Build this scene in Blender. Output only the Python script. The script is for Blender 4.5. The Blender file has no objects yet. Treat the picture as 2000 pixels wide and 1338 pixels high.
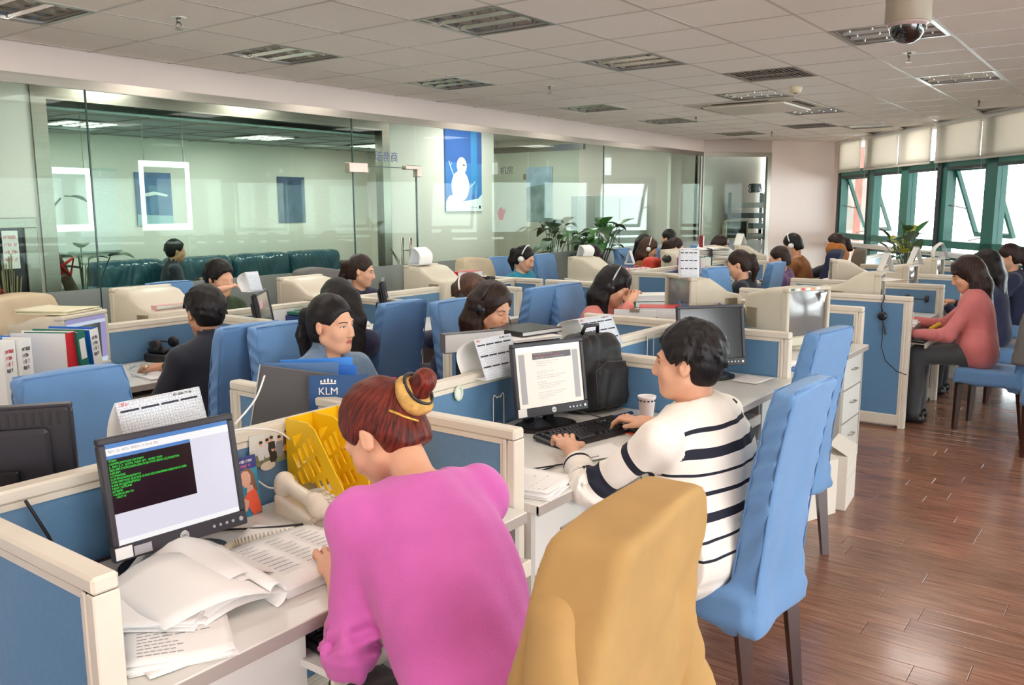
SKY_STRENGTH=9.0; EXPOSURE=0.25; LAMP=9.5; TUBE=60.0; IN=2.0; SCR=.8; RING=1.3
import bpy, bmesh, math, random
import numpy as np
from mathutils import Vector, Matrix
random.seed(7); np.random.seed(7)
PI=math.pi
S=bpy.context.scene
COL=S.collection

# ------------------------------------------------------------------ camera, world, exposure
def setup_camera():
    yaw,pitch,roll=0.63825,0.15694,-0.0040663
    cy,sy,cp,sp=math.cos(yaw),math.sin(yaw),math.cos(pitch),math.sin(pitch)
    f=Vector((cy*cp,sy*cp,-sp)); r=Vector((sy,-cy,0)); u=r.cross(f)
    cr,sr=math.cos(roll),math.sin(roll)
    r2=r*cr+u*sr; u2=u*cr-r*sr
    cd=bpy.data.cameras.new('camera'); c=bpy.data.objects.new('camera',cd); COL.objects.link(c)
    cd.sensor_fit='HORIZONTAL'; cd.sensor_width=36; cd.lens=1672.95*36/2000; cd.clip_start=.05; cd.clip_end=300
    m=Matrix(((r2.x,u2.x,-f.x,0),(r2.y,u2.y,-f.y,0),(r2.z,u2.z,-f.z,1.62),(0,0,0,1)))
    c.matrix_world=m
    S.camera=c
setup_camera()
w=bpy.data.worlds.new('overcast_sky'); S.world=w; w.use_nodes=True
bg=w.node_tree.nodes['Background']; bg.inputs[0].default_value=(.93,.97,1,1); bg.inputs[1].default_value=SKY_STRENGTH
S.view_settings.view_transform='Standard'; S.view_settings.look='None'; S.view_settings.gamma=1
S.view_settings.use_curve_mapping=False
S.view_settings.exposure=EXPOSURE
S.cycles.max_bounces=8; S.cycles.diffuse_bounces=5; S.cycles.glossy_bounces=4; S.cycles.transparent_max_bounces=16
S.cycles.transmission_bounces=6; S.cycles.caustics_reflective=False; S.cycles.caustics_refractive=False
S.cycles.sample_clamp_indirect=6; S.cycles.blur_glossy=.5
def room_lamp(x,y,z,size,power,col=(1,.93,.85)):
    ld=bpy.data.lights.new('ceiling_light_glow','AREA'); ld.shape='SQUARE'; ld.size=size; ld.energy=power; ld.color=col
    o=bpy.data.objects.new('ceiling_light_glow',ld); o.location=(x,y,z); COL.objects.link(o); return o

# ------------------------------------------------------------------ materials
def lin(c):
    return tuple((v/12.92 if v<=.04045 else ((v+.055)/1.055)**2.4) for v in (x/255 for x in c))+(1,)
_mats={}
def mat(name,rgb,rough=.55,noise=0,nscale=20,bump=0,bscale=60,metal=0,coat=0,spec=.5,emit=0,stretch=None,rgb2=None,sheen=0,trans=None):
    if name in _mats: return _mats[name]
    m=bpy.data.materials.new(name); m.use_nodes=True; nt=m.node_tree; N=nt.nodes; L=nt.links
    b=N['Principled BSDF']; c=lin(rgb)
    b.inputs['Base Color'].default_value=c; b.inputs['Roughness'].default_value=rough; b.inputs['Metallic'].default_value=metal
    b.inputs['Specular IOR Level'].default_value=spec
    if coat: b.inputs['Coat Weight'].default_value=coat; b.inputs['Coat Roughness'].default_value=.12
    if sheen: b.inputs['Sheen Weight'].default_value=sheen
    if emit: b.inputs['Emission Color'].default_value=c; b.inputs['Emission Strength'].default_value=emit
    tc=None
    if noise or bump:
        tc=N.new('ShaderNodeTexCoord'); src=tc.outputs['Object']
        if stretch:
            mp=N.new('ShaderNodeMapping'); mp.inputs['Scale'].default_value=stretch; L.new(src,mp.inputs[0]); src=mp.outputs[0]
    if noise:
        n=N.new('ShaderNodeTexNoise'); n.inputs['Scale'].default_value=nscale; n.inputs['Detail'].default_value=4; L.new(src,n.inputs['Vector'])
        r=N.new('ShaderNodeValToRGB'); r.color_ramp.elements[0].position=.3; r.color_ramp.elements[1].position=.7
        c2=lin(rgb2) if rgb2 else tuple(v*(1-noise) for v in c[:3])+(1,)
        c1=c if rgb2 else tuple(min(1,v*(1+noise*.5)) for v in c[:3])+(1,)
        r.color_ramp.elements[0].color=c2; r.color_ramp.elements[1].color=c1
        L.new(n.outputs['Fac'],r.inputs[0]); L.new(r.outputs[0],b.inputs['Base Color'])
    if bump:
        n=N.new('ShaderNodeTexNoise'); n.inputs['Scale'].default_value=bscale; n.inputs['Detail'].default_value=3; L.new(src,n.inputs['Vector'])
        bp=N.new('ShaderNodeBump'); bp.inputs['Strength'].default_value=bump; bp.inputs['Distance'].default_value=.01
        L.new(n.outputs['Fac'],bp.inputs['Height']); L.new(bp.outputs[0],b.inputs['Normal'])
    _mats[name]=m; return m
def glass_mat(name,tint,rough=.02,base=.0,diff=None,damt=0):
    """clear pane: tinted see-through with a fresnel mirror, optionally a share of frosted diffuse"""
    if name in _mats: return _mats[name]
    m=bpy.data.materials.new(name); m.use_nodes=True; nt=m.node_tree; N=nt.nodes; L=nt.links
    N.remove(N['Principled BSDF']); out=N['Material Output']
    t=N.new('ShaderNodeBsdfTransparent'); t.inputs[0].default_value=tint
    g=N.new('ShaderNodeBsdfGlossy'); g.inputs['Roughness'].default_value=rough; g.inputs[0].default_value=(.95,1,.97,1)
    lw=N.new('ShaderNodeLayerWeight'); lw.inputs[0].default_value=.5
    fr=N.new('ShaderNodeMath'); fr.operation='POWER'; fr.inputs[1].default_value=5; L.new(lw.outputs['Facing'],fr.inputs[0])   # Schlick, the same on both faces of a pane
    ad=N.new('ShaderNodeMath'); ad.operation='MULTIPLY_ADD'; ad.inputs[1].default_value=.95; ad.inputs[2].default_value=.007+base; L.new(fr.outputs[0],ad.inputs[0])
    mx=N.new('ShaderNodeMixShader'); L.new(ad.outputs[0],mx.inputs[0]); L.new(t.outputs[0],mx.inputs[1]); L.new(g.outputs[0],mx.inputs[2])
    last=mx
    if damt:
        d=N.new('ShaderNodeBsdfDiffuse'); d.inputs[0].default_value=diff
        m2=N.new('ShaderNodeMixShader'); m2.inputs[0].default_value=damt; L.new(mx.outputs[0],m2.inputs[1]); L.new(d.outputs[0],m2.inputs[2]); last=m2
    L.new(last.outputs[0],out.inputs[0]); _mats[name]=m; return m

# ------------------------------------------------------------------ mesh kit
def link(o,parent=None):
    COL.objects.link(o)
    if parent is not None: o.parent=parent
    return o
def from_arrays(name,V,F,mats,parent=None,smooth=False,mi=None):
    me=bpy.data.meshes.new(name)
    V=np.asarray(V,np.float32); F=np.asarray(F,np.int32)
    me.vertices.add(len(V)); me.vertices.foreach_set('co',V.ravel())
    n=F.shape[1]; me.loops.add(F.size); me.loops.foreach_set('vertex_index',F.ravel())
    me.polygons.add(len(F)); me.polygons.foreach_set('loop_start',np.arange(len(F),dtype=np.int32)*n)
    me.polygons.foreach_set('loop_total',np.full(len(F),n,np.int32))
    for m in (mats if isinstance(mats,(list,tuple)) else [mats]): me.materials.append(m)
    if mi is not None: me.polygons.foreach_set('material_index',np.asarray(mi,np.int32))
    me.update(calc_edges=True)
    if smooth: me.polygons.foreach_set('use_smooth',np.ones(len(F),bool))
    return link(bpy.data.objects.new(name,me),parent)
def rotz(a): return Matrix.Rotation(a,4,'Z')
def T(x,y,z): return Matrix.Translation((x,y,z))
def RX(a): return Matrix.Rotation(a,4,'X')
def RY(a): return Matrix.Rotation(a,4,'Y')
class MB:
    def __init__(s): s.v=[];s.f=[];s.m=[];s.mi=0
    def add(s,vs,fs,M=None):
        o=len(s.v)
        for v in vs: s.v.append(tuple(M@Vector(v)) if M is not None else tuple(v))
        for f in fs: s.f.append(tuple(i+o for i in f)); s.m.append(s.mi)
        return s
    def box(s,lo,hi,b=.0,M=None):
        lo=list(lo);hi=list(hi)
        for i in range(3):
            if lo[i]>hi[i]: lo[i],hi[i]=hi[i],lo[i]
        b=min(b,*[(hi[i]-lo[i])*.45 for i in range(3)])
        if b<=0:
            x0,y0,z0=lo;x1,y1,z1=hi
            return s.add([(x0,y0,z0),(x1,y0,z0),(x1,y1,z0),(x0,y1,z0),(x0,y0,z1),(x1,y0,z1),(x1,y1,z1),(x0,y1,z1)],
              [(0,3,2,1),(4,5,6,7),(0,1,5,4),(1,2,6,5),(2,3,7,6),(3,0,4,7)],M)
        vs=[];ix={}
        for sx in (0,1):
            for sy in (0,1):
                for sz in (0,1):
                    c=[(lo,hi)[q][i] for i,q in enumerate((sx,sy,sz))]
                    for ax in range(3):
                        p=[c[i] if i==ax else c[i]+(b if (sx,sy,sz)[i]==0 else -b) for i in range(3)]
                        ix[(sx,sy,sz,ax)]=len(vs); vs.append(p)
        fs=[]
        for ax in range(3):
            a,c=(ax+1)%3,(ax+2)%3
            for q in (0,1):
                k=[]
                for (i,j) in ((0,0),(1,0),(1,1),(0,1)):
                    t=[0,0,0];t[ax]=q;t[a]=i;t[c]=j;k.append(ix[(*t,ax)])
                fs.append(tuple(k if q else k[::-1]))
        for ax in range(3):   # edges along ax
            a,c=(ax+1)%3,(ax+2)%3
            for i in (0,1):
                for j in (0,1):
                    t0=[0,0,0];t0[a]=i;t0[c]=j;t1=list(t0);t1[ax]=1
                    q=[ix[(*t0,a)],ix[(*t1,a)],ix[(*t1,c)],ix[(*t0,c)]]
                    fs.append(tuple(q if (i==j) else q[::-1]))
        for sx in (0,1):
            for sy in (0,1):
                for sz in (0,1):
                    q=[ix[(sx,sy,sz,0)],ix[(sx,sy,sz,1)],ix[(sx,sy,sz,2)]]
                    fs.append(tuple(q if (sx+sy+sz)%2 else q[::-1]))
        return s.add(vs,fs,M)
    def cyl(s,p0,p1,r0,r1=None,n=12,cap=True,M=None):
        r1=r0 if r1 is None else r1
        p0=Vector(p0);p1=Vector(p1);d=(p1-p0).normalized()
        a=d.orthogonal().normalized();b=d.cross(a)
        vs=[];
        for p,r in ((p0,r0),(p1,r1)):
            for i in range(n):
                t=2*PI*i/n+(PI/4 if n==4 else 0); vs.append(p+a*(r*math.cos(t))+b*(r*math.sin(t)))
        fs=[(i,(i+1)%n,n+(i+1)%n,n+i) for i in range(n)]
        if cap: fs+= [tuple(range(n))[::-1],tuple(range(n,2*n))]
        return s.add(vs,fs,M)
    def tube(s,pts,r,n=6,closed=False,M=None):
        pts=[Vector(p) for p in pts];vs=[];fs=[];N=len(pts)
        nrm=None
        for i,p in enumerate(pts):
            d=(pts[(i+1)%N] if (closed or i<N-1) else p)-(pts[i-1] if (closed or i>0) else p)
            d=d.normalized() if d.length>1e-9 else Vector((0,0,1))
            if nrm is None: nrm=d.orthogonal().normalized()
            nrm=(nrm-d*nrm.dot(d)); nrm=nrm.normalized() if nrm.length>1e-6 else d.orthogonal().normalized()
            b=d.cross(nrm); rr=r[i] if isinstance(r,(list,tuple)) else r
            for k in range(n):
                t=2*PI*k/n; vs.append(p+nrm*(rr*math.cos(t))+b*(rr*math.sin(t)))
        for i in range(N if closed else N-1):
            j=(i+1)%N
            for k in range(n): fs.append((i*n+k,i*n+(k+1)%n,j*n+(k+1)%n,j*n+k))
        if not closed: fs+=[tuple(range(n))[::-1],tuple(range((N-1)*n,N*n))]
        return s.add(vs,fs,M)
    def lathe(s,prof,n=16,M=None):
        vs=[];fs=[]
        for r,z in prof:
            for i in range(n):
                t=2*PI*i/n; vs.append((r*math.cos(t),r*math.sin(t),z))
        for j in range(len(prof)-1):
            for i in range(n): fs.append((j*n+i,j*n+(i+1)%n,(j+1)*n+(i+1)%n,(j+1)*n+i))
        fs+=[tuple(range(n))[::-1],tuple(range((len(prof)-1)*n,len(prof)*n))]
        return s.add(vs,fs,M)
    def prism(s,poly,z0,z1,M=None):
        n=len(poly);vs=[(x,y,z0) for x,y in poly]+[(x,y,z1) for x,y in poly]
        fs=[(i,(i+1)%n,n+(i+1)%n,n+i) for i in range(n)]+[tuple(range(n))[::-1],tuple(range(n,2*n))]
        return s.add(vs,fs,M)
    def grid(s,fn,nu,nv,M=None):
        vs=[fn(i/nu,j/nv) for j in range(nv+1) for i in range(nu+1)]
        fs=[(j*(nu+1)+i,j*(nu+1)+i+1,(j+1)*(nu+1)+i+1,(j+1)*(nu+1)+i) for j in range(nv) for i in range(nu)]
        return s.add(vs,fs,M)
    def quad(s,a,b,c,d,M=None): return s.add([a,b,c,d],[(0,1,2,3)],M)
    def build(s,name,mats,parent=None,smooth=False,kind=None,solid=0,label=None):
        me=bpy.data.meshes.new(name); me.from_pydata(s.v,[],s.f)
        for m in (mats if isinstance(mats,(list,tuple)) else [mats]): me.materials.append(m)
        if len(me.materials)>1: me.polygons.foreach_set('material_index',s.m)
        if smooth: me.polygons.foreach_set('use_smooth',[True]*len(me.polygons))
        me.update(); o=link(bpy.data.objects.new(name,me),parent)
        if kind: o['kind']=kind
        if label: o['label']=label
        if solid:
            md=o.modifiers.new('thickness','SOLIDIFY'); md.thickness=solid; md.offset=0
        return o
def tag(o,label,cat,group=None):
    o['label']=label;o['category']=cat
    if group: o['group']=group
    return o
def thing(name,label,cat,loc=(0,0,0),rz=0,group=None):
    o=bpy.data.objects.new(name,None); o.empty_display_size=.1; link(o); o.location=loc; o.rotation_euler=(0,0,rz)
    return tag(o,label,cat,group)
def struct(o): o['kind']='structure'; return o
def copy_tree(o,parent=None):
    c=o.copy(); link(c); c.parent=parent
    for ch in list(o.children): copy_tree(ch,c)
    return c
_fonts=[]
def text(s,size,m,parent,M,name='lettering',mirror=False,ext=.0003,align='LEFT',sx=1):
    cu=bpy.data.curves.new(name,'FONT'); cu.body=s; cu.size=size; cu.extrude=ext; cu.align_x=align; cu.align_y='CENTER'
    cu.resolution_u=3
    cu.materials.append(m); o=link(bpy.data.objects.new(name,cu),parent); _fonts.append(o)
    if mirror: M=M@Matrix.Scale(-1,4,(1,0,0))
    o.matrix_local=M@Matrix.Diagonal((sx,1,1,1)); return o

# ------------------------------------------------------------------ signed-distance kit for soft bodies
class SDF:
    def __init__(s,lo,hi,h):
        s.lo=np.array(lo,float);s.h=h;s.n=np.ceil((np.array(hi)-s.lo)/h).astype(int)+1
        s.f=np.full(s.n,.5,np.float32); s.ax=[(s.lo[i]+h*np.arange(s.n[i])).astype(np.float32) for i in range(3)]
    def put(s,fn,mn,mx,k=.01,op='u'):
        pad=k+2.5*s.h
        i0=np.maximum(np.floor((np.array(mn)-pad-s.lo)/s.h).astype(int),0); i1=np.minimum(np.ceil((np.array(mx)+pad-s.lo)/s.h).astype(int)+1,s.n)
        if np.any(i1<=i0): return
        X=s.ax[0][i0[0]:i1[0]][:,None,None];Y=s.ax[1][i0[1]:i1[1]][None,:,None];Z=s.ax[2][i0[2]:i1[2]][None,None,:]
        d=fn(X,Y,Z); sl=tuple(slice(i0[i],i1[i]) for i in range(3)); a=s.f[sl]
        if op=='u':
            h=np.clip(.5+.5*(a-d)/k,0,1); s.f[sl]=a*(1-h)+d*h-k*h*(1-h)
        elif op=='s':
            h=np.clip(.5-.5*(a+d)/k,0,1); s.f[sl]=a*(1-h)-d*h+k*h*(1-h)
        else: s.f[sl]=np.maximum(a,d)
    def cap(s,a,b,ra,rb=None,k=.02,op='u',wr=None,flat=None):
        rb=ra if rb is None else rb
        a=np.array(a,float);b=np.array(b,float);ab=b-a;L2=max(ab@ab,1e-9);R=max(ra,rb)+(wr[0] if wr else 0)
        def fn(X,Y,Z):
            x,y,z=X-a[0],Y-a[1],Z-a[2]
            t=np.clip((x*ab[0]+y*ab[1]+z*ab[2])/L2,0,1)
            x,y,z=x-t*ab[0],y-t*ab[1],z-t*ab[2]
            q=x*x+y*y+z*z
            if flat is not None:
                d,fac=flat; p=x*d[0]+y*d[1]+z*d[2]; q=q+p*p*(fac*fac-1)
            r=ra+(rb-ra)*t
            if wr: r=r+wr[0]*np.sin(wr[1]*t+2.5*np.arctan2(y,x+.3*z))*np.exp(-((t-wr[2])/wr[3])**2)
            return np.sqrt(q)-r
        s.put(fn,np.minimum(a,b)-R,np.maximum(a,b)+R,k,op)
    def ell(s,c,r,R=None,k=.02,op='u'):
        c=np.array(c,float);r=np.array(r,float);m=max(r)
        if R is None: R=np.eye(3)
        R=np.array(R)
        def fn(X,Y,Z):
            x,y,z=X-c[0],Y-c[1],Z-c[2]
            u=(x*R[0,0]+y*R[1,0]+z*R[2,0])/r[0];v=(x*R[0,1]+y*R[1,1]+z*R[2,1])/r[1];w_=(x*R[0,2]+y*R[1,2]+z*R[2,2])/r[2]
            q=np.sqrt(u*u+v*v+w_*w_); g=np.sqrt((u/r[0])**2+(v/r[1])**2+(w_/r[2])**2)+1e-6
            return q*(q-1)/g
        s.put(fn,c-m,c+m,k,op)
    def mesh(s):
        f=s.f; h=s.h; n=f.shape
        neg=f<0
        cnt=np.zeros([q-1 for q in n],np.int8)
        off=[(i,j,k) for i in (0,1) for j in (0,1) for k in (0,1)]
        def sh(A,o): return A[o[0]:n[0]-1+o[0],o[1]:n[1]-1+o[1],o[2]:n[2]-1+o[2]]
        for o in off: cnt+=sh(neg,o)
        act=(cnt>0)&(cnt<8); ii=np.argwhere(act); idx=np.full(act.shape,-1,np.int32); idx[act]=np.arange(len(ii))
        val={o:f[ii[:,0]+o[0],ii[:,1]+o[1],ii[:,2]+o[2]] for o in off}
        P=np.zeros((len(ii),3));C=np.zeros(len(ii))
        for a in off:
            for ax in range(3):
                if a[ax]==0:
                    b=list(a);b[ax]=1;b=tuple(b);fa,fb=val[a],val[b]; m=(fa<0)!=(fb<0)
                    t=np.where(m,fa/np.where(fa==fb,1,fa-fb),0)
                    p=np.repeat(np.array(a,float)[None],len(ii),0);p[:,ax]+=t
                    P+=p*m[:,None];C+=m
        V=s.lo+(ii+P/np.maximum(C,1)[:,None])*h
        Fs=[]
        for ax in range(3):
            u,v=(ax+1)%3,(ax+2)%3
            a=[slice(1,-1)]*3;a[ax]=slice(0,-1);b=list(a);b[ax]=slice(1,None)
            A=neg[tuple(a)];B=neg[tuple(b)];ed=np.argwhere(A!=B)
            if len(ed)==0: continue
            st=A[ed[:,0],ed[:,1],ed[:,2]]
            e=ed.copy();e[:,u]+=1;e[:,v]+=1
            q=[]
            for du,dv in ((0,0),(-1,0),(-1,-1),(0,-1)):
                c=e.copy();c[:,u]+=du;c[:,v]+=dv;q.append(idx[c[:,0],c[:,1],c[:,2]])
            q=np.stack(q,1); q[~st]=q[~st][:,::-1]; Fs.append(q)
        F=np.concatenate(Fs); F=F[(F>=0).all(1)]
        return V,F
    def val(s,p):
        p=(np.asarray(p,float)-s.lo)/s.h; i=np.clip(np.floor(p).astype(int),0,s.n-2);t=p-i
        r=0
        for o in [(i_,j,k) for i_ in (0,1) for j in (0,1) for k in (0,1)]:
            wgt=1
            for q in range(3): wgt=wgt*(t[...,q] if o[q] else 1-t[...,q])
            r=r+wgt*s.f[i[...,0]+o[0],i[...,1]+o[1],i[...,2]+o[2]]
        return r
    def folds(s,amp,sc=1.0,seed=0):
        X=s.ax[0][:,None,None]*sc;Y=s.ax[1][None,:,None]*sc;Z=s.ax[2][None,None,:]*sc
        s.f+=(amp*(np.sin(23*Z+9*np.sin(11*X+seed)+7*Y)*.5+np.sin(17*X-19*Z+6*np.sin(13*Y+seed))*.5)).astype(np.float32)

def scribble(parent,M,w,h,m,seed=1,name='print',words=None):
    """a line of print too small to read in the photograph: letter sized strokes in word groups"""
    rs=random.Random(seed); b=MB(); x=0
    while x<w:
        n=rs.randint(3,8)
        for k in range(n):
            lw=h*rs.uniform(.35,.6)
            if x+lw>w: break
            z0=-h*rs.uniform(.3,.5); z1=h*rs.uniform(.25,.5); s=lw*.28
            b.quad((x,z0,0),(x+s,z0,0),(x+s,z1,0),(x,z1,0)); 
            if rs.random()<.7: b.quad((x+s,z1-s,0),(x+lw*.8,z1-s,0),(x+lw*.8,z1,0),(x+s,z1,0))
            if rs.random()<.6: b.quad((x+lw*.8-s,z0,0),(x+lw*.8,z0,0),(x+lw*.8,z1-s,0),(x+lw*.8-s,z1-s,0))
            x+=lw
        x+=h*.5
    o=b.build(name,m,parent); o.matrix_local=M; return o
def fonts_to_mesh():
    dg=bpy.context.evaluated_depsgraph_get(); dg.update()
    for o in list(_fonts):
        me=bpy.data.meshes.new_from_object(o.evaluated_get(dg),preserve_all_data_layers=False,depsgraph=dg)
        if not me.materials:
            for m in o.data.materials: me.materials.append(m)
        n=o.name; p=o.parent; ml=o.matrix_local.copy(); ch=list(o.children); bpy.data.objects.remove(o)
        q=link(bpy.data.objects.new(n,me),p); q.matrix_local=ml
# ------------------------------------------------------------------ shared materials
M_cream=mat('cream_metal',(222,214,198),.4,noise=.05,nscale=8)
M_blue=mat('blue_panel_fabric',(93,134,170),.4,noise=.06,nscale=90,bump=.15,bscale=400,coat=.35)
M_chair=mat('blue_slipcover_cloth',(99,144,193),.75,noise=.07,nscale=5,bump=.12,bscale=30,sheen=.2)
M_pipe=mat('blue_piping',(92,134,182),.7)
M_wood=mat('dark_red_wood',(58,26,18),.3,noise=.4,nscale=30,stretch=(1,1,.1),coat=.4)
M_desk=mat('pale_grey_laminate',(222,222,216),.28,noise=.02,nscale=3)
M_deskside=mat('grey_laminate_side',(196,192,184),.4,noise=.03,nscale=4)
M_edge=mat('grey_edge_band',(168,160,152),.4)
M_black=mat('black_plastic',(30,28,32),.35,bump=.05,bscale=300)
M_char=mat('charcoal_plastic',(50,48,54),.4,bump=.05,bscale=300)
M_silver=mat('silver_plastic',(190,192,194),.3,metal=.4)
M_steel=mat('brushed_steel',(150,143,134),.3,metal=1,noise=.1,nscale=3,stretch=(.3,.3,30))
M_chrome=mat('polished_chrome',(225,225,225),.08,metal=1)
M_beige=mat('beige_crt_plastic',(202,194,174),.45,noise=.04,nscale=6)
M_beiged=mat('aged_beige_plastic',(182,172,148),.5,noise=.15,nscale=9)
M_beige3=mat('warm_beige_plastic',(206,196,178),.4)
M_paper=mat('white_paper',(244,243,240),.8,noise=.015,nscale=6)
M_paper2=mat('grey_white_paper',(226,226,226),.8)
M_ink=mat('grey_ink',(158,158,162),.8)
M_inkb=mat('dark_ink',(50,52,66),.8)
M_yellow=mat('yellow_plastic',(240,196,20),.35)
M_red=mat('red_plastic',(200,28,40),.4)
M_redd=mat('dark_red_plastic',(130,20,34),.4)
M_bluep=mat('bright_blue_plastic',(30,104,196),.35)
M_navyp=mat('navy_plastic',(36,62,124),.4)
M_teal=mat('green_binder',(20,108,92),.45)
M_white=mat('white_plastic',(236,236,232),.35)
M_wall=mat('white_painted_wall',(232,224,216),.8,noise=.02,nscale=2)
M_wallp=mat('pinkish_white_wall',(247,234,228),.8,noise=.02,nscale=2)
M_tile=mat('mineral_ceiling_tile',(243,235,226),.9,noise=.03,nscale=60,bump=.1,bscale=200)
M_grid=mat('grey_ceiling_grid',(165,158,150),.6)
M_green=mat('teal_green_window_frame',(52,118,108),.4)
M_greend=mat('dark_window_rubber',(44,56,56),.5)
M_blind=mat('white_roller_blind',(240,236,226),.85,bump=.1,bscale=150)
def _translucent(m,f):
    nt=m.node_tree;N=nt.nodes;L=nt.links;b=N['Principled BSDF'];t=N.new('ShaderNodeBsdfTranslucent'); t.inputs[0].default_value=b.inputs['Base Color'].default_value
    x=N.new('ShaderNodeMixShader'); x.inputs[0].default_value=f; L.new(b.outputs[0],x.inputs[1]); L.new(t.outputs[0],x.inputs[2]); L.new(x.outputs[0],N['Material Output'].inputs[0])
_translucent(M_blind,.4)
M_leaf=mat('glossy_green_leaf',(54,112,40),.35,noise=.35,nscale=14,coat=.2)
M_leafd=mat('dark_green_leaf',(58,84,54),.35,noise=.3,nscale=14,coat=.3)
M_leafy=mat('yellow_green_leaf',(158,160,44),.4,noise=.3,nscale=12)
M_bark=mat('brown_bark',(92,70,56),.8,noise=.4,nscale=30,bump=.5,bscale=40)
M_card=mat('white_cardboard',(226,220,208),.8,noise=.04,nscale=5)
M_sofa=mat('teal_leather',(40,78,92),.3,noise=.1,nscale=8,coat=.3)
M_greyf=mat('grey_filing_steel',(176,176,172),.45)
M_jacket=mat('tan_cotton_twill',(178,143,88),.85,noise=.1,nscale=7,bump=.12,bscale=25)
M_beigecoat=mat('beige_cotton',(196,178,150),.85,noise=.1,nscale=7,bump=.15,bscale=25)
M_greycoat=mat('grey_wool',(112,110,108),.9,noise=.1,nscale=9,bump=.15,bscale=30)
M_navycoat=mat('navy_wool',(34,38,66),.9,noise=.1,nscale=9)
M_browncoat=mat('brown_fleece',(168,104,44),.95,noise=.12,nscale=12,bump=.2,bscale=60)
M_redcoat=mat('red_nylon',(200,60,40),.6,noise=.1,nscale=9)
G_clear=glass_mat('clear_greenish_glass',(.875,.94,.905,1),.01,.0)
G_frost=glass_mat('frosted_glass_film',(.52,.57,.55,1),.25,.02,(.62,.66,.64,1),.34)
G_win=glass_mat('window_glass',(.93,.97,.96,1),.01,.0)
G_acr=glass_mat('clear_acrylic',(.9,.93,.94,1),.03,.03)

def floor_mat():
    m=bpy.data.materials.new('brown_laminate_plank'); m.use_nodes=True; nt=m.node_tree;N=nt.nodes;L=nt.links;b=N['Principled BSDF']
    tc=N.new('ShaderNodeTexCoord'); oi=N.new('ShaderNodeObjectInfo')
    mp=N.new('ShaderNodeMapping'); mp.inputs['Scale'].default_value=(26,1.6,1); L.new(tc.outputs['Object'],mp.inputs[0])
    va=N.new('ShaderNodeVectorMath'); va.operation='ADD'; sc=N.new('ShaderNodeVectorMath'); sc.operation='SCALE'; sc.inputs['Scale'].default_value=40
    cb=N.new('ShaderNodeCombineXYZ'); L.new(oi.outputs['Random'],cb.inputs[0]); L.new(oi.outputs['Random'],cb.inputs[1]); L.new(cb.outputs[0],sc.inputs[0])
    L.new(mp.outputs[0],va.inputs[0]); L.new(sc.outputs[0],va.inputs[1])
    n=N.new('ShaderNodeTexNoise'); n.inputs['Scale'].default_value=3; n.inputs['Detail'].default_value=6; L.new(va.outputs[0],n.inputs['Vector'])
    r=N.new('ShaderNodeValToRGB'); e=r.color_ramp.elements; e[0].position=.3;e[0].color=lin((118,78,60)); e[1].position=.72;e[1].color=lin((172,124,98))
    L.new(n.outputs['Fac'],r.inputs[0])
    hs=N.new('ShaderNodeHueSaturation'); mr=N.new('ShaderNodeMapRange'); mr.inputs[3].default_value=.82; mr.inputs[4].default_value=1.15
    L.new(oi.outputs['Random'],mr.inputs[0]); L.new(mr.outputs[0],hs.inputs['Value']); L.new(r.outputs[0],hs.inputs['Color']); L.new(hs.outputs[0],b.inputs['Base Color'])
    b.inputs['Roughness'].default_value=.24; b.inputs['Specular IOR Level'].default_value=.6; b.inputs['Coat Weight'].default_value=.25; b.inputs['Coat Roughness'].default_value=.12
    bp=N.new('ShaderNodeBump'); bp.inputs['Strength'].default_value=.12; bp.inputs['Distance'].default_value=.004; L.new(n.outputs['Fac'],bp.inputs['Height']); L.new(bp.outputs[0],b.inputs['Normal'])
    return m
M_floor=floor_mat()
M_joint=mat('dark_plank_joint',(46,30,24),.6)

# ------------------------------------------------------------------ room shell
CZ=2.68; YW=5.97; YI=7.3
WA=Vector((15.05,4.38)); WD=Vector((-.79103,-.61178)); WN=Vector((-.61178,.79103))   # window wall start, direction, inward normal
BA=Vector((13.3,5.97)); BD=Vector((.738,-.675)).normalized()                          # angled back wall
def WM(s,out,z): # point on the window wall: distance along, outward offset, height
    p=WA+WD*s-WN*out; return (p.x,p.y,z)
mb=MB(); mb.box((-6,-7.5,-.06),(17,13,-.012)); floor=struct(mb.build('floor',M_joint))
def build_planks():
    W,Lp=.125,.9; k=0; proto=None; rest=MB()
    cells=[]
    ix0=int(-1/W)
    for ix in range(int(.4/W),int(11/W)):
        x=ix*W; offs=random.random()*Lp
        for iy in range(-7,5):
            y=iy*Lp*1.0+offs-.4
            cx,cy=x+W/2,y+Lp/2
            vis=( -1.9<cy<1.9 and cx>1.3 and cy>-(cx*.25)-.9)
            cells.append((not vis, cx*cx+cy*cy, cx,cy))
    cells.sort()
    pm=MB(); pm.box((-W/2+.0008,-Lp/2+.0008,-.012),(W/2-.0008,Lp/2-.0008,0),.0012)
    for i,(h,d,cx,cy) in enumerate(cells):
        if i<296 and not h:
            if proto is None: o=proto=pm.build('plank',M_floor,floor)
            else:
                o=proto.copy(); link(o); o.parent=floor
            o.location=(cx,cy,0)
        else: rest.box((cx-W/2+.0008,cy-Lp/2+.0008,-.012),(cx+W/2-.0008,cy+Lp/2-.0008,0))
    for ix in range(int(.4/W)):  # rows under the near cubicles and behind
        rest.box((ix*W,-6.3,-.012),(ix*W+W-.0016,5,0))
    rest.box((-6,-7.5,-.012),(-.001,13,0)); rest.box((.0,5.3,-.012),(17,13,0)); rest.box((0,-7.5,-.012),(11,-6.7,0)); rest.box((11.0,-7.5,-.012),(17,5.29,0))
    rest.build('plank_field',M_floor,floor,kind='stuff')
build_planks()

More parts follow.
